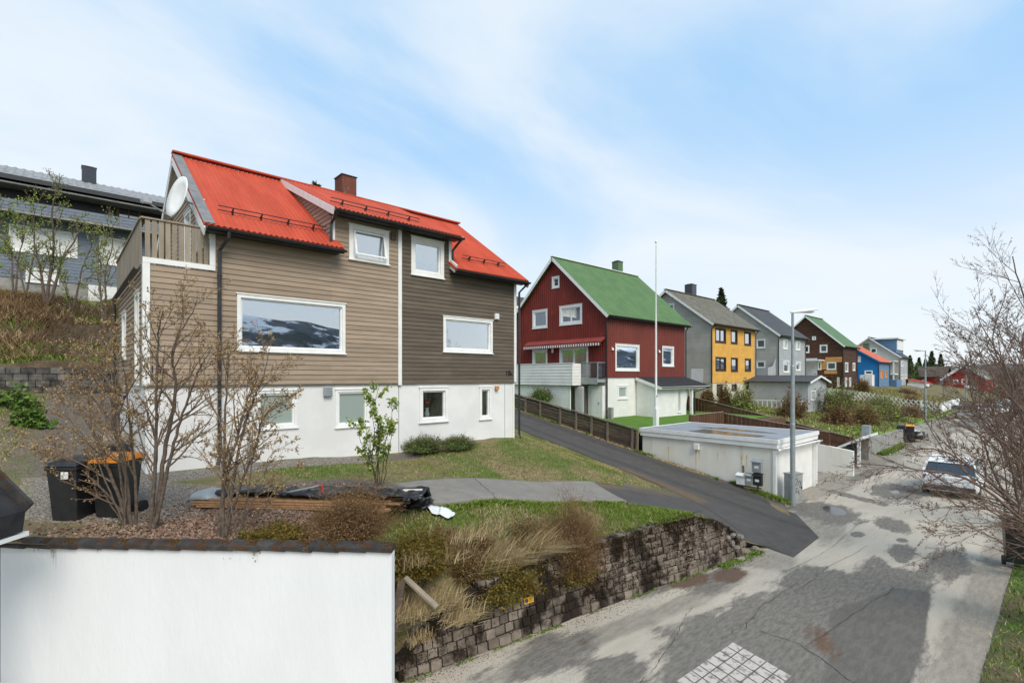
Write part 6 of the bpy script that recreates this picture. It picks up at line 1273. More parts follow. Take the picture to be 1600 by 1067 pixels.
CK = MB(); crack([(737, 757), (755, 772), (782, 789)], lambda X, Y: fz(X, Y)+.092, .013, 3, 2.0); tag(CK.build('path_crack', M['mortar']), kind='structure')
# ---------------------------------------------------------------- plants
def rvec(rs): return Vector((rs.gauss(0, 1), rs.gauss(0, 1), rs.gauss(0, 1))).normalized()
class Plant:
    def __init__(s, seed): s.rs = random.Random(seed); s.tr = MB(); s.tw = MB(); s.tips = []
    def branch(s, p, d, L_, r0, lev, mx, o):
        rs = s.rs; n = max(3, int(L_/o['seg'])); pts = [p.copy()]; rad = [r0]; q = p.copy(); d = d.normalized()
        for i in range(n):
            d = (d+rvec(rs)*o['wig']+Vector((0, 0, o['up']))).normalized(); q = q+d*(L_/n); pts.append(q.copy()); rad.append(max(o['rmin'], r0*(1-.75*(i+1)/n)))
        thick = lev <= o['tl']; s_ = 7 if r0 > .03 else (4 if r0 > .008 else 3); (s.tr if thick else s.tw).tube(pts, rad, s_, cap=False)
        s.after(pts, rad, L_, lev, mx, o)
    def after(s, pts, rad, L_, lev, mx, o):
        rs = s.rs; n = len(pts)-1
        if lev >= mx-1:
            for i in range(1, n+1):
                if rs.random() < o['bud']: s.tips.append(pts[i]+rvec(rs)*.015)
        if lev < mx:
            k = o['kids'][min(lev, len(o['kids'])-1)]
            for j in range(k):
                t = o['t0']+(1-o['t0'])*(j+rs.random())/k; i = min(n-1, int(t*n)); dd = (pts[i+1]-pts[i]).normalized(); a = dd.cross(rvec(rs)).normalized(); ang = R(rs.uniform(*o['ang']))
                nd = dd*math.cos(ang)+a*math.sin(ang); nl = L_*rs.uniform(*o['lr'])*(1.15-.55*t); s.branch(pts[i], nd, nl, max(o['rmin'], rad[i]*.62), lev+1, mx, o)
    def stem(s, base, target, r0, mx, o, sag=.25):
        rs = s.rs; base = Vector(base); target = Vector(target); n = max(6, int((target-base).length/o['seg'])); pts = []; rad = []; v = target-base; w1 = rvec(rs)*.05*v.length; w2 = rvec(rs)*.035*v.length
        for i in range(n+1):
            t = i/n; q = base+v*t+Vector((0, 0, v.length*sag*math.sin(math.pi*t)*.5))+w1*math.sin(t*5+1)*t+w2*math.sin(t*11)*t+rvec(rs)*.012; pts.append(q); rad.append(max(o['rmin'], r0*(1-.82*t)))
        s.tr.tube(pts, rad, 8, cap=False); s.after(pts, rad, v.length, 0, mx, o)
    def finish(s, name, label, cat, base, bark, twig, budm, size=.02, per=1, spread=.02, group=None, crown='crown', elong=1.6):
        E = empty(name, base, label, cat, group); s.tr.build('trunk', bark, E, smooth=True); c = s.tw.build(crown, twig, E)
        if s.tips and budm:
            rs = np.random.RandomState(7); Pn = np.array([tuple(t) for t in s.tips]); Pn = np.repeat(Pn, per, 0)+rs.randn(len(Pn)*per, 3)*spread; leaves_np('leaves' if per > 1 or size > .03 else 'buds', Pn, size, budm, c, rs, elong)
        return E
def leaves_np(name, C_, size, m, parent, rs, elong=1.6, upb=0):
    n = len(C_); a = rs.randn(n, 3); a[:, 2] += upb; a /= np.linalg.norm(a, axis=1)[:, None]; b = rs.randn(n, 3); b -= a*(a*b).sum(1)[:, None]; b /= np.linalg.norm(b, axis=1)[:, None]
    sz = size*rs.uniform(.6, 1.4, n)[:, None]; A_ = a*sz*elong; B_ = b*sz; V = np.stack([C_-A_*.5, C_+B_*.5, C_+A_*.5, C_-B_*.5], 1).reshape(-1, 3); i = np.arange(n)*4
    o = np_tris(name, V, np.stack([i, i+1, i+2, i+3], 1), m, None)
    if parent is not None:
        o.parent = parent
        if parent.type == 'EMPTY': o.location = -parent.location
    return o
O1 = dict(seg=.13, wig=.16, up=.05, rmin=.0022, tl=0, bud=.72, kids=(15, 6, 4), t0=.22, ang=(22, 56), lr=(.22, .42))
def shrubtree(seed, px, py, stems, label, z=2.35, r=.05, o=O1, mx=3):
    b = P(px, py, Z=z); p = Plant(seed); db = (b.x*CA+b.y*SA)
    for (tx, ty, dd, rr_) in stems: p.stem(b+Vector((p.rs.uniform(-.06, .06), p.rs.uniform(-.06, .06), -.05)), PD(tx, ty, db+dd), rr_*.8, mx, o)
    return p.finish('bare_shrub_tree', label, 'tree', b, M['bark'], M['twig2'], M['buds'], .021, 1, .012, 'budding multi-stemmed trees in the yard')
shrubtree(1, 208, 820, [(95, 610, .5, .042), (150, 530, .3, .045), (195, 560, -.4, .035), (60, 700, .2, .026)], 'leftmost budding multi-stemmed tree leaning over the wheelie bins')
shrubtree(2, 238, 826, [(300, 470, .3, .05), (262, 475, -.2, .04), (335, 530, .0, .042), (245, 600, .4, .03)], 'budding multi-stemmed tree in front of the white corner of the brown house')
shrubtree(3, 345, 832, [(395, 585, .2, .045), (445, 610, .0, .034), (355, 540, .4, .036), (420, 540, .3, .036)], 'budding tree in front of the plank pile and the picture window')
shrubtree(5, 372, 836, [(450, 690, .2, .016), (420, 640, -.2, .018), (330, 690, .3, .016), (475, 740, .1, .012)], 'thin low budding bush right beside the tree before the plank pile', o=dict(O1, kids=(11, 5, 3)))
shrubtree(4, 200, 822, [(85, 630, .5, .02), (135, 560, .3, .024), (60, 690, .6, .018), (165, 610, .0, .02), (180, 520, .2, .022)], 'low spreading budding bush leaning left above the wheelie bins', o=dict(O1, kids=(12, 5, 3), t0=.45))
Oy = dict(O1, kids=(6, 2), bud=.95, ang=(15, 35), t0=.3, lr=(.12, .22), wig=.08)
b = P(590, 768, Z=2.35); p = Plant(9)
for (tx, ty) in ((590, 598), (577, 615), (610, 622), (561, 655), (622, 662), (600, 650), (548, 668)): p.stem(b+Vector((p.rs.uniform(-.12, .12), p.rs.uniform(-.1, .1), -.03)), PD(tx, ty, 9.95+p.rs.uniform(-.2, .2)), .012, 2, Oy, .1)
p.finish('young_shrub', 'young shrub with fresh green leaves standing before the basement windows', 'shrub', b, M['bark'], M['twig2'], M['leafyg'], .042, 5, .035)
# hillside trees
Oh = dict(O1, seg=.4, kids=(9, 5, 3), rmin=.010, bud=.6, wig=.14, lr=(.22, .4))
for i, (px, tops_, lab) in enumerate(((22, [(5, 300, 0), (40, 330, 1)], 'yellow-green budding tree farthest left on the hillside'), (72, [(95, 290, 0), (50, 350, 0), (130, 340, 1)], 'thick dark-stemmed tree second from the left on the hillside'), (112, [(150, 350, 0), (90, 400, 0)], 'slender leaning tree third from the left on the hillside'), (40, [(70, 300, 1), (10, 360, 1)], 'budding tree between the farthest left tree and the thick dark-stemmed one'), (163, [(172, 330, 0), (150, 380, 1)], 'thin tree on the hillside nearest to the brown house'))):
    p = Plant(20+i); b = P(px, 490 if i != 4 else 480, Z=8.2 if i != 3 else 8.6)
    db = b.x*CA+b.y*SA; b.z = float(hill_z(np.array([b.x]), np.array([b.y]))[0])-.1
    for tx, ty, dd in tops_: p.stem(b, PD(tx, ty, db+dd), .08 if i == 1 else .05, 3, Oh, .1)
    p.finish('hillside_tree', lab, 'tree', b, M['bark'], M['twig2'], M['leafyg'], .06 if i in (0, 3) else .045, 2, .10, 'trees on the hillside')
# big bare trees on the right
Or = dict(O1, seg=.18, kids=(15, 7, 4), rmin=.0028, bud=.65, wig=.14, up=.035, t0=.1, lr=(.25, .46), ang=(18, 50))
def rtree(seed, base, stems, label, o=Or, mx=3, bs=.018):
    p = Plant(seed); base = Vector(base)
    for (tx, ty, d, r_, sg_) in stems: p.stem(base, PD(tx, ty, d), r_*.85, mx, o, sg_)
    return p.finish('bare_roadside_tree', label, 'tree', base, M['twig'], M['twig'], M['budred'], bs, 1, .01, 'bare trees on the right verge')
rtree(41, (17.4, .45, .1), [(1592, 400, 12.4, .07, 0), (1540, 480, 12.0, .05, .1), (1620, 440, 12.8, .05, .05), (1500, 560, 11.6, .045, .15), (1470, 640, 11.4, .04, .3), (1560, 430, 13, .04, .1)], 'tall bare reddish tree rising at the right edge of the photo')
rtree(42, (14.2, -.6, .1), [(1330, 745, 10.0, .045, .5), (1420, 690, 10.0, .042, .35), (1450, 800, 9.2, .03, .5), (1500, 640, 10.0, .045, .2), (1560, 560, 10.2, .05, .1), (1470, 840, 8.8, .02, .5)], 'bare tree whose long branches arch out over the street')
rtree(43, (33, -.2, .1), [(1500, 520, 24, .07, .1), (1540, 500, 25, .07, .1), (1575, 510, 26, .06, .1), (1470, 590, 24, .05, .2)], 'bare tree behind the white car on the far verge', dict(Or, seg=.35, rmin=.008), 3, .04)
rtree(44, (23, 0.0, .1), [(1560, 600, 17, .05, .1), (1520, 640, 16.5, .045, .2), (1590, 560, 18, .05, .1), (1490, 700, 16, .035, .3)], 'low bare tree on the verge between the bin and the white car', dict(Or, seg=.3, rmin=.006), 3, .03)
# ---- shrubs
def shrub(name, label, c, rad, ns, nl, mt_t, mt_l, ls=.02, seed=0, spiky=1.0, cat='shrub', group=None, tw=.006, fl=.35, elong=1.6):
    rs = np.random.RandomState(seed); c = np.array(c, float); rad = np.array(rad, float); d = rs.randn(ns, 3); d[:, 2] = np.abs(d[:, 2])*.9+.12; d /= np.linalg.norm(d, axis=1)[:, None]
    k1, k2 = rs.rand(3)*6, rs.rand(3)*6; lump = 1+.22*np.sin(d@np.array([3, 2, 1.5])*2.2+k1[0])+.15*np.sin(d@np.array([-2, 4, 2.])*2.6+k2[0]); R_ = lump*rs.uniform(.62, 1.08*spiky, ns); end = c+d*rad*R_[:, None]; st = c+rs.randn(ns, 3)*rad*np.array([.18, .18, 0])
    side = rs.randn(ns, 3); side /= np.linalg.norm(side, axis=1)[:, None]; mid = st*.45+end*.55+rs.randn(ns, 3)*rad*.08; w = tw*rs.uniform(.6, 1.5, ns)[:, None]
    V = np.stack([st-side*w, st+side*w, mid+side*w*.7, mid-side*w*.7, end], 1).reshape(-1, 3); i = np.arange(ns)*5; T = np.concatenate([np.stack([i, i+1, i+2], 1), np.stack([i, i+2, i+3], 1), np.stack([i+3, i+2, i+4], 1)])
    # side twigs
    m_ = ns*2; ii = rs.randint(0, ns, m_); t = rs.uniform(.4, .95, m_)[:, None]; a = mid[ii]*(1-t)+end[ii]*t; b_ = a+(rs.randn(m_, 3)*.6+d[ii])*rad.mean()*.22; s2 = rs.randn(m_, 3); s2 /= np.linalg.norm(s2, axis=1)[:, None]; V2 = np.stack([a-s2*tw*.5, a+s2*tw*.5, b_], 1).reshape(-1, 3); j = np.arange(m_)*3+len(V)
    E = empty(name, tuple(c), label, cat, group); V3 = np.r_[V, V2]; T3 = np.r_[T, np.stack([j, j+1, j+2], 1)]; np_tris('stems', V3, T3, mt_t, E)
    if nl:
        kk = rs.randint(0, ns, nl); t = rs.uniform(fl, 1.03, nl)[:, None]; pt = np.where(t < .55, st[kk]+(mid[kk]-st[kk])*(t/.55), mid[kk]+(end[kk]-mid[kk])*((t-.55)/.45))+rs.randn(nl, 3)*rad.mean()*.07; leaves_np('foliage', pt, ls, mt_l, E, rs, elong)
    return E
def gsh(px, py, wpx, hpx, z=None, kind='rust', lab='', seed=0, d=None, gfun=None, n=1.0, ls=None, name=None):
    """shrub from its foot on the photo and its size there"""
    if d is None:
        q = P(px, py, Z=z); d = q.x*CA+q.y*SA
    else: q = PD(px, py, d)
    rx = wpx/2*d/F; rz_h = hpx*d/F; k = {'rust': (M['leafrust'], M['leafrust'], .018), 'brown': (M['leafrust'], M['leafbrown'], .026), 'olive': (M['leafolive'], M['leafolive'], .028), 'green': (M['twig2'], M['leafgreen'], .03), 'dark': (M['leafdark'], M['leafdark'], .03), 'yg': (M['twig2'], M['leafyg'], .03)}[kind]
    return shrub(name or {'rust': 'dry_shrub', 'brown': 'brown_shrub', 'olive': 'low_juniper', 'green': 'green_shrub', 'dark': 'dark_evergreen_shrub', 'yg': 'budding_shrub'}[kind], lab, (q.x, q.y, q.z), (rx, rx*.8, rz_h), int(800*n), int((5200 if d < 14 else 2800)*n), k[0], k[1], ls or k[2]*max(1, d/12), seed, tw=.004*max(1, d/9))
gsh(548, 842, 140, 78, z=2.2, kind='rust', lab='rounded rusty brown dry shrub in front of the plank pile', seed=1, n=3.2)
gsh(893, 895, 118, 118, d=10.6, kind='rust', lab='tall brown twiggy shrub growing over the top of the retaining wall', seed=2, n=3.2)
gsh(828, 872, 90, 60, d=10.3, kind='brown', lab='brown dry shrub left of the tall twiggy one on the bank', seed=3, n=2)
gsh(690, 862, 80, 36, d=9.6, kind='rust', lab='low rusty clump between the plank pile and the junipers', seed=31, n=1.6)
gsh(750, 868, 70, 34, d=9.9, kind='rust', lab='low rusty clump left of the brown dry shrub', seed=32, n=1.4)
gsh(655, 895, 105, 66, d=9.0, kind='olive', lab='rusty olive juniper right beside the end of the white wall', seed=4, n=3)
gsh(792, 925, 125, 50, d=9.6, kind='olive', lab='olive juniper hanging over the block wall', seed=5, n=3)
gsh(890, 905, 90, 30, d=10.5, kind='olive', lab='low olive juniper under the tall twiggy shrub', seed=15, n=1.5)
gsh(425, 852, 120, 26, d=8.1, kind='olive', lab='flat golden olive juniper behind the mossy coping tiles', seed=6, n=2)
gsh(735, 905, 70, 40, d=9.4, kind='brown', lab='small brown shrub between the two junipers', seed=16, n=1.5)
gsh(664, 703, 74, 20, z=2.6, kind='green', lab='dense low green bush against the white basement wall, left one', seed=7, n=2.6, ls=.03)
gsh(715, 699, 62, 16, z=2.6, kind='green', lab='dense low green bush against the white basement wall, right one', seed=8, n=2.2, ls=.03)
gsh(22, 648, 70, 40, z=3.7, kind='green', lab='broad-leaved green plant beside the gravel drive', seed=9, n=.8, ls=.09)
gsh(48, 668, 46, 30, z=3.45, kind='green', lab='broad-leaved green plant nearest the gravel drive edge', seed=10, n=.7, ls=.09)
gl_ = [(1160, 650, 52, 40, 40, 'yg', 'tall yellow-green shrub before the yellow house'), (1132, 640, 30, 30, 41, 'brown', 'dark reddish shrub at the corner of the yellow house'), (1238, 655, 56, 34, 40, 'brown', 'round brown shrub beside the first street lamp'), (1262, 637, 60, 32, 46, 'green', 'green shrub behind the first street lamp'), (1245, 628, 50, 26, 47, 'yg', 'loose yellow-green shrub in front of the grey shed'), (1316, 645, 62, 36, 44, 'yg', 'large bright yellow-green shrub in the garden'), (1290, 640, 40, 22, 47, 'dark', 'dark green shrub between the brown and bright shrubs'), (1350, 672, 60, 34, 39, 'brown', 'brown brushy shrub above the bin shelter'), (1390, 668, 60, 36, 42, 'yg', 'yellowish budding shrub above the concrete wall'), (1310, 668, 60, 30, 38, 'rust', 'dry brown brush behind the long brown fence'), (1420, 660, 44, 24, 46, 'rust', 'dry brush above the far wheelie bins'), (1215, 612, 20, 14, 52, 'green', 'small green shrub before the arched ground floor'), (1375, 640, 56, 18, 55, 'yg', 'long green shrub in front of the crossed picket fence'), (1425, 640, 40, 18, 60, 'brown', 'brown shrub by the right part of the picket fence'), (845, 627, 44, 18, 33, 'green', 'round green shrub below the white balcony'), (1345, 612, 30, 16, 70, 'brown', 'brown shrub below the patched brown house'), (1300, 612, 40, 30, 72, 'brown', 'tangled brown shrub against the patched brown house'), (1415, 622, 40, 12, 75, 'rust', 'dry shrub in front of the far grey house'), (1105, 630, 26, 16, 41, 'brown', 'small brown shrub under the grey balcony')]
for i, (px, py, w_, h_, d, kd, lb_) in enumerate(gl_): gsh(px, py, w_, h_*1.25, d=d, kind=kd, lab=lb_, seed=60+i, n=.9, ls=.09 if d > 36 else .06)
# conifers and far trees
def conifer(base, h, w_, label, seed, m=None, group='conifers in the distance'):
    rs = np.random.RandomState(seed); E = empty('conifer', base, label, 'tree', group); MB().tube([base, Vector(base)+Vector((0, 0, h*.95))], [h*.018, .02], 7).build('trunk', M['bark'], E); n = int(2200); t = rs.rand(n)**.9; ang = rs.rand(n)*6.283; tier = 1-.35*((t*11) % 1); rr_ = w_*1.25*(1-t)**.9*tier*rs.rand(n)**.6; b0 = np.array(base)
    pt = np.stack([b0[0]+np.cos(ang)*rr_, b0[1]+np.sin(ang)*rr_, b0[2]+h*(.1+.9*t)-rr_*.25], 1); leaves_np('crown', pt, h*.024, m or M['leafdark'], E, rs, 2.6)
def far_tree(base, h, w_, label, seed, m, group='bare and green trees in the distance'):
    p = Plant(seed); o = dict(O1, seg=h*.06, kids=(8, 5, 3), rmin=h*.003, bud=.9, wig=.16); base = Vector(base)
    for k in range(3): p.stem(base, base+Vector((p.rs.uniform(-w_, w_)*.5, p.rs.uniform(-w_, w_)*.5, h*p.rs.uniform(.7, .95))), h*.012, 3, o, 0)
    p.finish('distant_tree', label, 'tree', base, M['bark'], M['twig2'], m, h*.012, 3, h*.02, group)
for i, (px, pt, X_, z0, lab) in enumerate(((1422, 556, 175, 0, 'conifer farthest left above the long red house'), (1436, 559, 180, 0, 'small conifer second from the left above the long red house'), (1456, 549, 178, 0, 'tallest conifer above the long red house'), (1470, 554, 182, 0, 'broad conifer right of the tallest one'), (1446, 561, 185, 0, 'low conifer between the small and the tallest conifer'))):
    q_ = P(px, pt, X=X_); conifer((q_.x, q_.y, z0), q_.z-z0, (q_.z)*.24, lab, i)
q_ = P(1127, 452, X=64); conifer((q_.x, q_.y, 6), q_.z-6, 2.6, 'conifer top rising behind the yellow house', 8); q_ = P(494, 290, X=20); conifer((q_.x, q_.y, 8), q_.z-8, 1.8, 'conifer tip just above the red roof ridge', 9)
q_ = P(908, 407, X=52); far_tree((q_.x, q_.y, 6), q_.z-6, 3, 'bare tree top left of the green chimney', 51, M['budred']); q_ = P(932, 411, X=52); far_tree((q_.x, q_.y, 6), q_.z-6, 4, 'bare tree top right behind the green roof ridge', 52, M['leafdark'])
for i, (px, pt, X_, mt_, lab) in enumerate(((1420, 566, 150, M['leafdark'], 'dark leafy tree between the far grey house and the long red house'), (1410, 560, 160, M['leafgreen'], 'green tree just right of the far grey house'), (1432, 580, 148, M['leafgreen'], 'low green tree at the left end of the long red house'), (1560, 585, 120, M['leafrust'], 'bare brown tree right of the long red house'), (1590, 580, 110, M['leafrust'], 'bare brown tree at the right end of the street'))):
    q_ = P(px, pt, X=X_); far_tree((q_.x, q_.y, 0), q_.z, 6, lab, 70+i, mt_)
# ---- grasses
def blades(name, XY, Z, h, w_, m, seed, lean=(0, 0), bend=.5, label=None, parent=None):
    rs = np.random.RandomState(seed); n = len(XY); a = rs.rand(n)*6.283; hh = h*rs.uniform(.5, 1.35, n); b0 = np.stack([XY[:, 0], XY[:, 1], Z-.01], 1); s_ = np.stack([np.cos(a), np.sin(a), a*0], 1)*(w_*rs.uniform(.6, 1.4, n))[:, None]
    la = rs.rand(n)*6.283; l = np.stack([np.cos(la)*bend+lean[0], np.sin(la)*bend+lean[1]], 1)*hh[:, None]; up = np.sqrt(np.clip(1-np.hypot(l[:, 0], l[:, 1])**2/(hh**2), .08, 1))*hh
    mid = b0+np.c_[l*.35, up*.6]; tip = b0+np.c_[l, up]; V = np.stack([b0-s_, b0+s_, mid+s_*.7, mid-s_*.7, tip], 1).reshape(-1, 3); i = np.arange(n)*5; T = np.concatenate([np.stack([i, i+1, i+2], 1), np.stack([i, i+2, i+3], 1), np.stack([i+3, i+2, i+4], 1)])
    return tag(np_tris(name, V, T, m), label, 'grass', kind='stuff')
def scat(n, x0, x1, y0, y1, prob, seed):
    rs = np.random.RandomState(seed); x = rs.uniform(x0, x1, n); y = rs.uniform(y0, y1, n); k = rs.rand(n) < prob(x, y); return np.c_[x[k], y[k]]
def inpoly(poly):
    def f(X, Y):
        ins = np.zeros(X.shape, bool); n = len(poly)
        for i in range(n):
            x1, y1 = poly[i]; x2, y2 = poly[(i+1) % n]; ins ^= ((y1 > Y) != (y2 > Y)) & (X < (x2-x1)*(Y-y1)/((y2-y1) if abs(y2-y1) > 1e-9 else 1e-9)+x1)
        return ins
    return f
lawnA = inpoly([(4.5, 10.6), (9, 10.5), (12.6, 10.15), (14.9, 9.9), (16.6, 9.9), (17.0, 12), (17.0, 16.5), (12.8, 16.5), (12.75, 13.7), (8, 13.2), (3.5, 13.0), (2.4, 12.2)])
bank = inpoly([tuple((WA+WD*s+WN*.2)[:2]) for s in (0, 2, 5, 8, 10)]+[(15.0, 6.6), (13.0, 7.5), (11.9, 8.3), (9.4, 8.65), (6.5, 8.7), (5.3, 8.9), (3.4, 8.6), (3.3, 7.4)])
bankl = inpoly([(-8, 14.5), (-.9, 11.8), (-.9, 14), (-.7, 18), (-.2, 25.5), (-8, 25.5)])
notg = lambda X, Y: 1-np.clip(gravel_f(X, Y)*1.6-.2, 0, 1)
gn = lambda X, Y: np.clip((vnoise(X, Y, 1.3, 3)-.35)*2.4, 0, 1)*.8+.2*(vnoise(X, Y, 4, 4) > .5)
q_ = scat(90000, 2, 17, 9.8, 16.5, lambda X, Y: lawnA(X, Y)*notg(X, Y)*(.35+.65*gn(X, Y)), 1); blades('lawn_grass', q_, yz(q_[:, 0], q_[:, 1]), .065, .006, M['grassg'], 1, label='green turf between the brown house and the asphalt path')
q_ = scat(110000, 2, 17, 9.8, 16.5, lambda X, Y: lawnA(X, Y)*notg(X, Y)*np.clip(1.05-gn(X, Y), 0, 1)*np.clip((X-6)/5, .12, 1), 2); blades('dry_lawn_grass', q_, yz(q_[:, 0], q_[:, 1]), .075, .006, M['grassd'], 2, bend=.8, label='flattened straw grass between the brown house and the driveway')
q_ = scat(80000, 3, 15.2, 5.8, 9, lambda X, Y: bank(X, Y)*(.2+.8*gn(X, Y)), 3); blades('bank_grass', q_, yz(q_[:, 0], q_[:, 1]), .10, .007, M['grassg'], 3, bend=.55, label='green grass tufts on the bank above the retaining wall')
q_ = scat(34000, 3, 15.2, 5.8, 9, lambda X, Y: bank(X, Y)*np.clip(1.1-gn(X, Y), 0, 1)*np.clip((11.5-X)/3, .04, 1)*(.25+.75*(vnoise(X, Y, 1.9, 12) > .5)), 4); blades('dry_bank_grass', q_, yz(q_[:, 0], q_[:, 1]), .11, .006, M['grassd'], 4, lean=(.1, -.35), bend=.7, label='straw coloured grass on the bank above the retaining wall')
def tuft(px, py, d, n, h, lean, seed, rad=.25):
    c = PD(px, py, d); rs = np.random.RandomState(seed); xy = np.c_[c.x+rs.randn(n)*rad, c.y+rs.randn(n)*rad*.6]; return xy, np.full(n, c.z)+rs.randn(n)*.03, h, lean, seed
for i, (px, py, d, n, h, ln, rad) in enumerate(((790, 862, 9.9, 1100, .42, (.35, -.75), .28), (838, 858, 10.1, 1500, .6, (.55, -.75), .2), (800, 880, 9.75, 900, .5, (.7, -.55), .12), (650, 878, 8.7, 500, .30, (-.3, -.5), .16), (690, 945, 8.5, 700, .34, (.3, -.6), .22), (730, 838, 9.7, 700, .25, (.2, -.6), .35), (640, 960, 8.2, 500, .30, (.1, -.6), .2), (720, 965, 8.6, 600, .36, (.5, -.55), .2), (700, 870, 9.3, 500, .3, (.2, -.5), .25), (760, 885, 9.6, 600, .42, (.5, -.7), .2), (655, 1000, 8.1, 250, .2, (.0, -.4), .12))):
    xy, z, h, ln, sd_ = tuft(px, py, d, int(n*.85), h*.82, ln, 90+i, rad); blades('straw_tussock', xy, z, h, .0055, M['grassd'], sd_, ln, .45, 'long straw tussock drooping over the bank and the block wall')
for o in [o for o in COL.objects if o.name.startswith('straw_tussock')]: o['group'] = 'straw tussocks on the bank'
q_ = scat(60000, -8, 0, 11, 25.5, lambda X, Y: bankl(X, Y)*(.3+.5*gn(X, Y)), 6); blades('left_bank_grass', q_, yz(q_[:, 0], q_[:, 1]), .10, .008, M['grassd'], 6, bend=.8, label='straw grass on the bank left of the gravel drive')
q_ = scat(40000, -8, 0, 11, 25.5, lambda X, Y: bankl(X, Y)*gn(X, Y), 7); blades('left_bank_green_grass', q_, yz(q_[:, 0], q_[:, 1]), .09, .008, M['grassg'], 7, label='green grass on the bank left of the gravel drive')
q_ = scat(17000, -12, 6, 26.3, 40, lambda X, Y: (vnoise(X, Y, .8, 5) > .5)*1.0, 8); blades('hillside_dry_grass', q_, hill_z(q_[:, 0], q_[:, 1]), .40, .018, M['grassd'], 8, lean=(0, -.45), bend=.6, label='long dry grass hanging on the hillside')
q_ = scat(46000, -12, 6, 26.15, 45, lambda X, Y: np.clip((vnoise(X, Y, .7, 2) > .47)*1.0+(Y < 27.2)*.4, 0, 1), 9); blades('hillside_green_plants', q_, hill_z(q_[:, 0], q_[:, 1]), .20, .03, M['grassg'], 9, label='green undergrowth on the hillside')
q_ = scat(16000, -12, 6, 26.2, 38, lambda X, Y: X*0+1, 10); blades('hillside_brush', q_, hill_z(q_[:, 0], q_[:, 1]), .9, .012, M['leafrust'], 10, lean=(0, -.2), bend=.7, label='brown brushwood on the hillside')
q_ = scat(110000, 8, 40, -8, .95, lambda X, Y: (.3+.7*gn(X, Y))*np.clip(1.4-X/34, .15, 1), 11); blades('verge_grass', q_, vz(q_[:, 0], q_[:, 1]), .11, .009, M['grassg'], 11, label='green grass on the right-hand verge')
q_ = scat(24000, 8, 40, -8, 1.0, lambda X, Y: 1-gn(X, Y), 12); blades('dry_verge_grass', q_, vz(q_[:, 0], q_[:, 1]), .12, .007, M['grassd'], 12, bend=.8, label='dry grass on the right-hand verge')
q_ = scat(90000, 36.8, 100, 8.6, 20, lambda X, Y: .2+.6*ggf(X, Y), 13); blades('garden_grass', q_, gz(q_[:, 0], q_[:, 1]), .15, .03, M['grassg'], 13, label='green grass of the gardens below the far houses')
q_ = scat(50000, 36.8, 100, 8.6, 20, lambda X, Y: .7-.6*ggf(X, Y), 14); blades('garden_dry_grass', q_, gz(q_[:, 0], q_[:, 1]), .2, .025, M['grassd'], 14, label='dry grass of the gardens below the far houses')
# weeds along the garage, wall foot and fence foot
def strip(name, p0, p1, n, wd_, h, m, label, seed, zf=None, w_=.014, clump=2.2):
    rs = np.random.RandomState(seed); t = rs.rand(n); o = rs.randn(n)*wd_; d = np.array([p1[0]-p0[0], p1[1]-p0[1]]); L_ = np.hypot(*d); nn = np.array([-d[1], d[0]])/L_; XY = np.array(p0[:2])+d*t[:, None]+nn*o[:, None]; k = vnoise(XY[:, 0], XY[:, 1], clump, seed) > .45; XY = XY[k]; Z = zf(XY[:, 0], XY[:, 1]) if zf else np.zeros(len(XY)); return blades(name, XY, Z, h, w_, m, seed, label=label, bend=.8)
fz_ = lambda X, Y: fz(X, Y)+.03
strip('garage_weeds', (20.35, 6.9), (20.35, 9.8), 3500, .12, .16, M['grassg'], 'green weeds at the foot of the garage wall', 21, fz_)
strip('fence_weeds', (20.3, 12.8), (20.3, 24), 3500, .08, .16, M['grassg'], 'weeds at the foot of the driveway fence', 22, fz_, clump=1.2); strip('fence_dry_weeds', (20.2, 10), (20.2, 24), 3000, .08, .10, M['grassd'], 'dry leaves and stalks along the driveway fence', 23, fz_)
strip('wall_foot_weeds', tuple((WA+WD*-.5-WN*.06)[:2]), tuple((WA+WD*10-WN*.06)[:2]), 1600, .03, .09, M['grassg'], 'small green weeds at the foot of the block retaining wall', 24, None, .01, 2.5)
strip('wall_end_weeds', (12.6, 5.95), (14.6, 5.75), 700, .08, .12, M['grassg'], 'green weeds at the driveway end of the block retaining wall', 25)
strip('concrete_wall_weeds', (38, 7.9), (52, 8.1), 4000, .2, .25, M['grassg'], 'green weeds at the foot of the stained concrete wall', 26, None, .03, .6)
strip('path_edge_grass', (6.0, 8.68), (11.8, 8.4), 5000, .06, .09, M['grassg'], 'grass growing over the lower edge of the path', 27, fz_); strip('path_upper_edge', (5.5, 10.6), (12.6, 10.15), 5000, .05, .08, M['grassg'], 'grass growing over the upper edge of the path', 28, fz_)
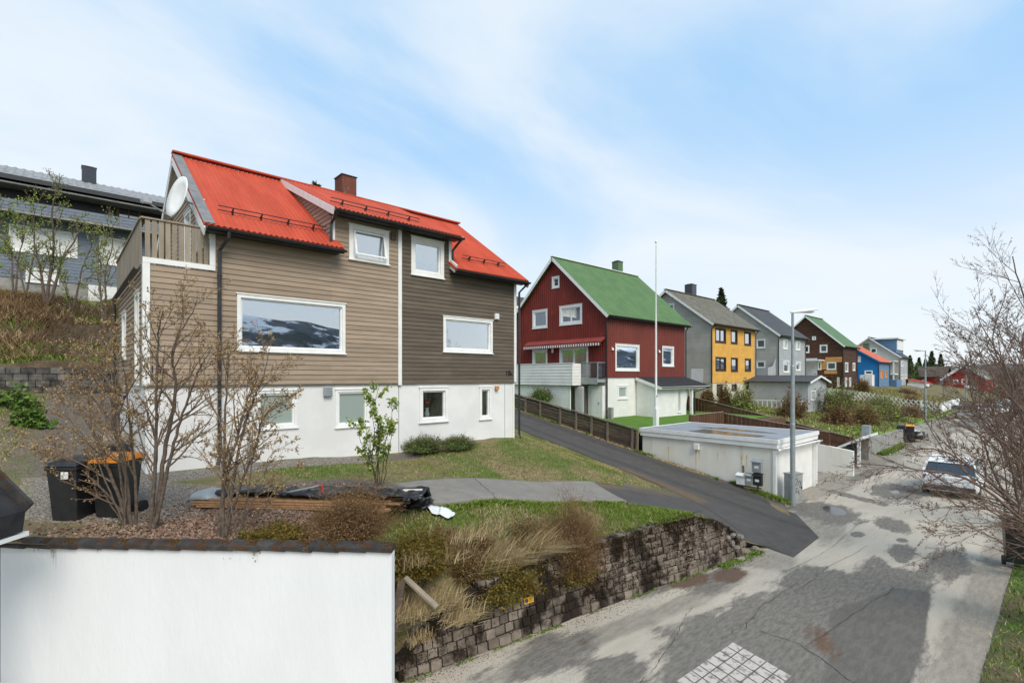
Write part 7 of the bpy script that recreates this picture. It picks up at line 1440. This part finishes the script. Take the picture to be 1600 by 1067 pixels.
# leaf litter and gravel stones
rs = np.random.RandomState(31); n = 15000; x = rs.randn(n)*1.5+1.8; y = rs.randn(n)*.75+9.6; k = (((np.c_[x, y, x*0]-np.array(wA_))@np.array(wn_)) > .25) & ~((x > 5.2) & (y > 8.6)); x, y = x[k], y[k]
o = leaves_np('leaf_litter', np.c_[x, y, yz(x, y)+.012], .045, M['litter'], None, rs, 1.3, upb=0); tag(o, 'dead brown leaves lying under the bare multi-stemmed trees', 'leaves', kind='stuff')
def stones(name, label, x, y, zf, size, m, seed):
    rs = np.random.RandomState(seed); n = len(x); s_ = size*rs.uniform(.5, 1.5, n); z = zf(x, y); a = rs.rand(n)*6.28; V = []
    base = np.array([[-1, -.8, -.3], [1, -.7, -.3], [.8, .9, -.3], [-.9, .7, -.3], [-.5, -.4, .7], [.6, -.3, .6], [.4, .5, .75], [-.5, .4, .6]]); ca, sa = np.cos(a), np.sin(a)
    B = base[None]*s_[:, None, None]*rs.uniform(.7, 1.3, (n, 8, 1)); X = B[..., 0]*ca[:, None]-B[..., 1]*sa[:, None]+x[:, None]; Y = B[..., 0]*sa[:, None]+B[..., 1]*ca[:, None]+y[:, None]; Z = B[..., 2]*.7+z[:, None]; V = np.stack([X, Y, Z], -1).reshape(-1, 3)
    f = np.array([(4, 5, 6, 7), (0, 1, 5, 4), (1, 2, 6, 5), (2, 3, 7, 6), (3, 0, 4, 7)]); T = (np.arange(n)[:, None, None]*8+f[None]).reshape(-1, 4); return tag(np_tris(name, V, T, m), label, 'gravel', kind='stuff')
pebd = leafmat('brown_grit', [(.08, .06, .045), (.18, .15, .12), (.13, .11, .09), (.24, .21, .175)], .95)
peb = leafmat('gravel_stones', [(.16, .14, .12), (.30, .27, .235), (.22, .19, .16), (.42, .39, .35)], .95)
x = rs.uniform(-1, 7, 60000); y = rs.uniform(9.3, 14.5, 60000); k = (gravel_f(x, y) > .35) & ~lawnA(x, y) & ((x < 5) | (y > 10.9)); stones('gravel', 'loose grey gravel of the drive and along the house wall', x[k], y[k], yz, .010, peb, 5)
x = rs.uniform(-1.2, 1.4, 26000); y = rs.uniform(14.5, 25, 26000); stones('gravel', 'coarser gravel of the upper drive beside the house', x, y, yz, .014, pebd, 6)
x = np.r_[rs.uniform(19.9, 20.5, 2500), rs.uniform(15.0, 17.2, 3500), rs.uniform(3.5, 14.5, 2500)]; y = np.r_[rs.uniform(6.4, 12, 2500), rs.uniform(8.8, 10, 3500), 0*rs.rand(2500)]; y[6000:] = 7.10-(x[6000:]-4.06)*.1195-rs.rand(2500)**2*.5
def mixz(X, Y): return np.where((X < 15) & (Y < 7.14-(X-4.06)*.1195), .004, np.maximum(fz(X, Y)+.04, .01))
stones('gravel', 'loose grit along the driveway edges and the foot of the block wall', x, y, mixz, .008, pebd, 7)

# moss cushions on the coping tiles and the block wall, drip stains under the tiles
rs = np.random.RandomState(77); q = lambda s, z, o: wA_+wd*s+wn_*o+Vector((0, 0, z))
def moss(name, fn, n, size, m, parent, clump):
    pts = []
    while len(pts) < n:
        c = rs.rand(); k = rs.randint(10, clump)
        for _ in range(k): pts.append(fn(c+rs.randn()*.012, rs.randn()*.35))
    leaves_np(name, np.array(pts), size, m, parent, rs, 1.2)
mossr = leafmat('red_brown_moss', [(.055, .022, .010), (.10, .045, .015), (.15, .075, .02), (.07, .05, .015)], .95)
mossy = leafmat('golden_moss', [(.20, .12, .02), (.28, .18, .03), (.12, .09, .02)], .95)
def ontile(t, v):
    t = min(max(t, .002), .998); v = max(-1, min(1, v-.3)); p = q(t*LW_, ztop+.01+.065*math.sqrt(max(0, 1-v*v)), .08+.125*v); return tuple(p)
moss('moss', ontile, 9000, .018, mossr, GW, 90); moss('moss', ontile, 900, .018, mossy, GW, 90)
def onwall(t, v):
    s = min(max(t, 0), .97)*WL; w = wtop(s); z = max(.05, w-abs(v)*1.6*rs.rand()-.0); return tuple(wp3(s, z, rs.rand()*.03-.035))
def onwall2(t, v):
    s = (.40+.42*min(max(t, 0), 1))*WL; w = wtop(s); z = .08+round(w*rs.rand()/.168)*.168+rs.randn()*.03; return tuple(wp3(s, z, rs.rand()*.03-.03))
mossd = leafmat('dark_moss', [(.012, .008, .005), (.03, .018, .009), (.055, .03, .012), (.03, .028, .01)], .95)
moss('moss', onwall, 8000, .022, mossd, RW, 90); moss('moss', onwall2, 6500, .022, mossd, RW, 60)
mb = MB(); st_ = random.Random(4)
for (s0, h_) in ((.905, .10), (.86, .16), (.855, .28), (.74, .09), (.72, .05), (.60, .04), (.45, .05)):
    for k in range(4):
        s = s0*LW_+st_.uniform(-.05, .05); w_ = st_.uniform(.006, .018); z = ztop-.0; h2 = h_*st_.uniform(.5, 1.3); mb.add([tuple(q(s-w_, z, -.0015)), tuple(q(s+w_, z, -.0015)), tuple(q(s+w_*.3, z-h2, -.0015)), tuple(q(s-w_*.3, z-h2, -.0015))], [(0, 1, 2, 3)])
mb.build('drip_stain', mat('drip_stain', (.55, .54, .52), (.42, .39, .35), 20, .9), GW)
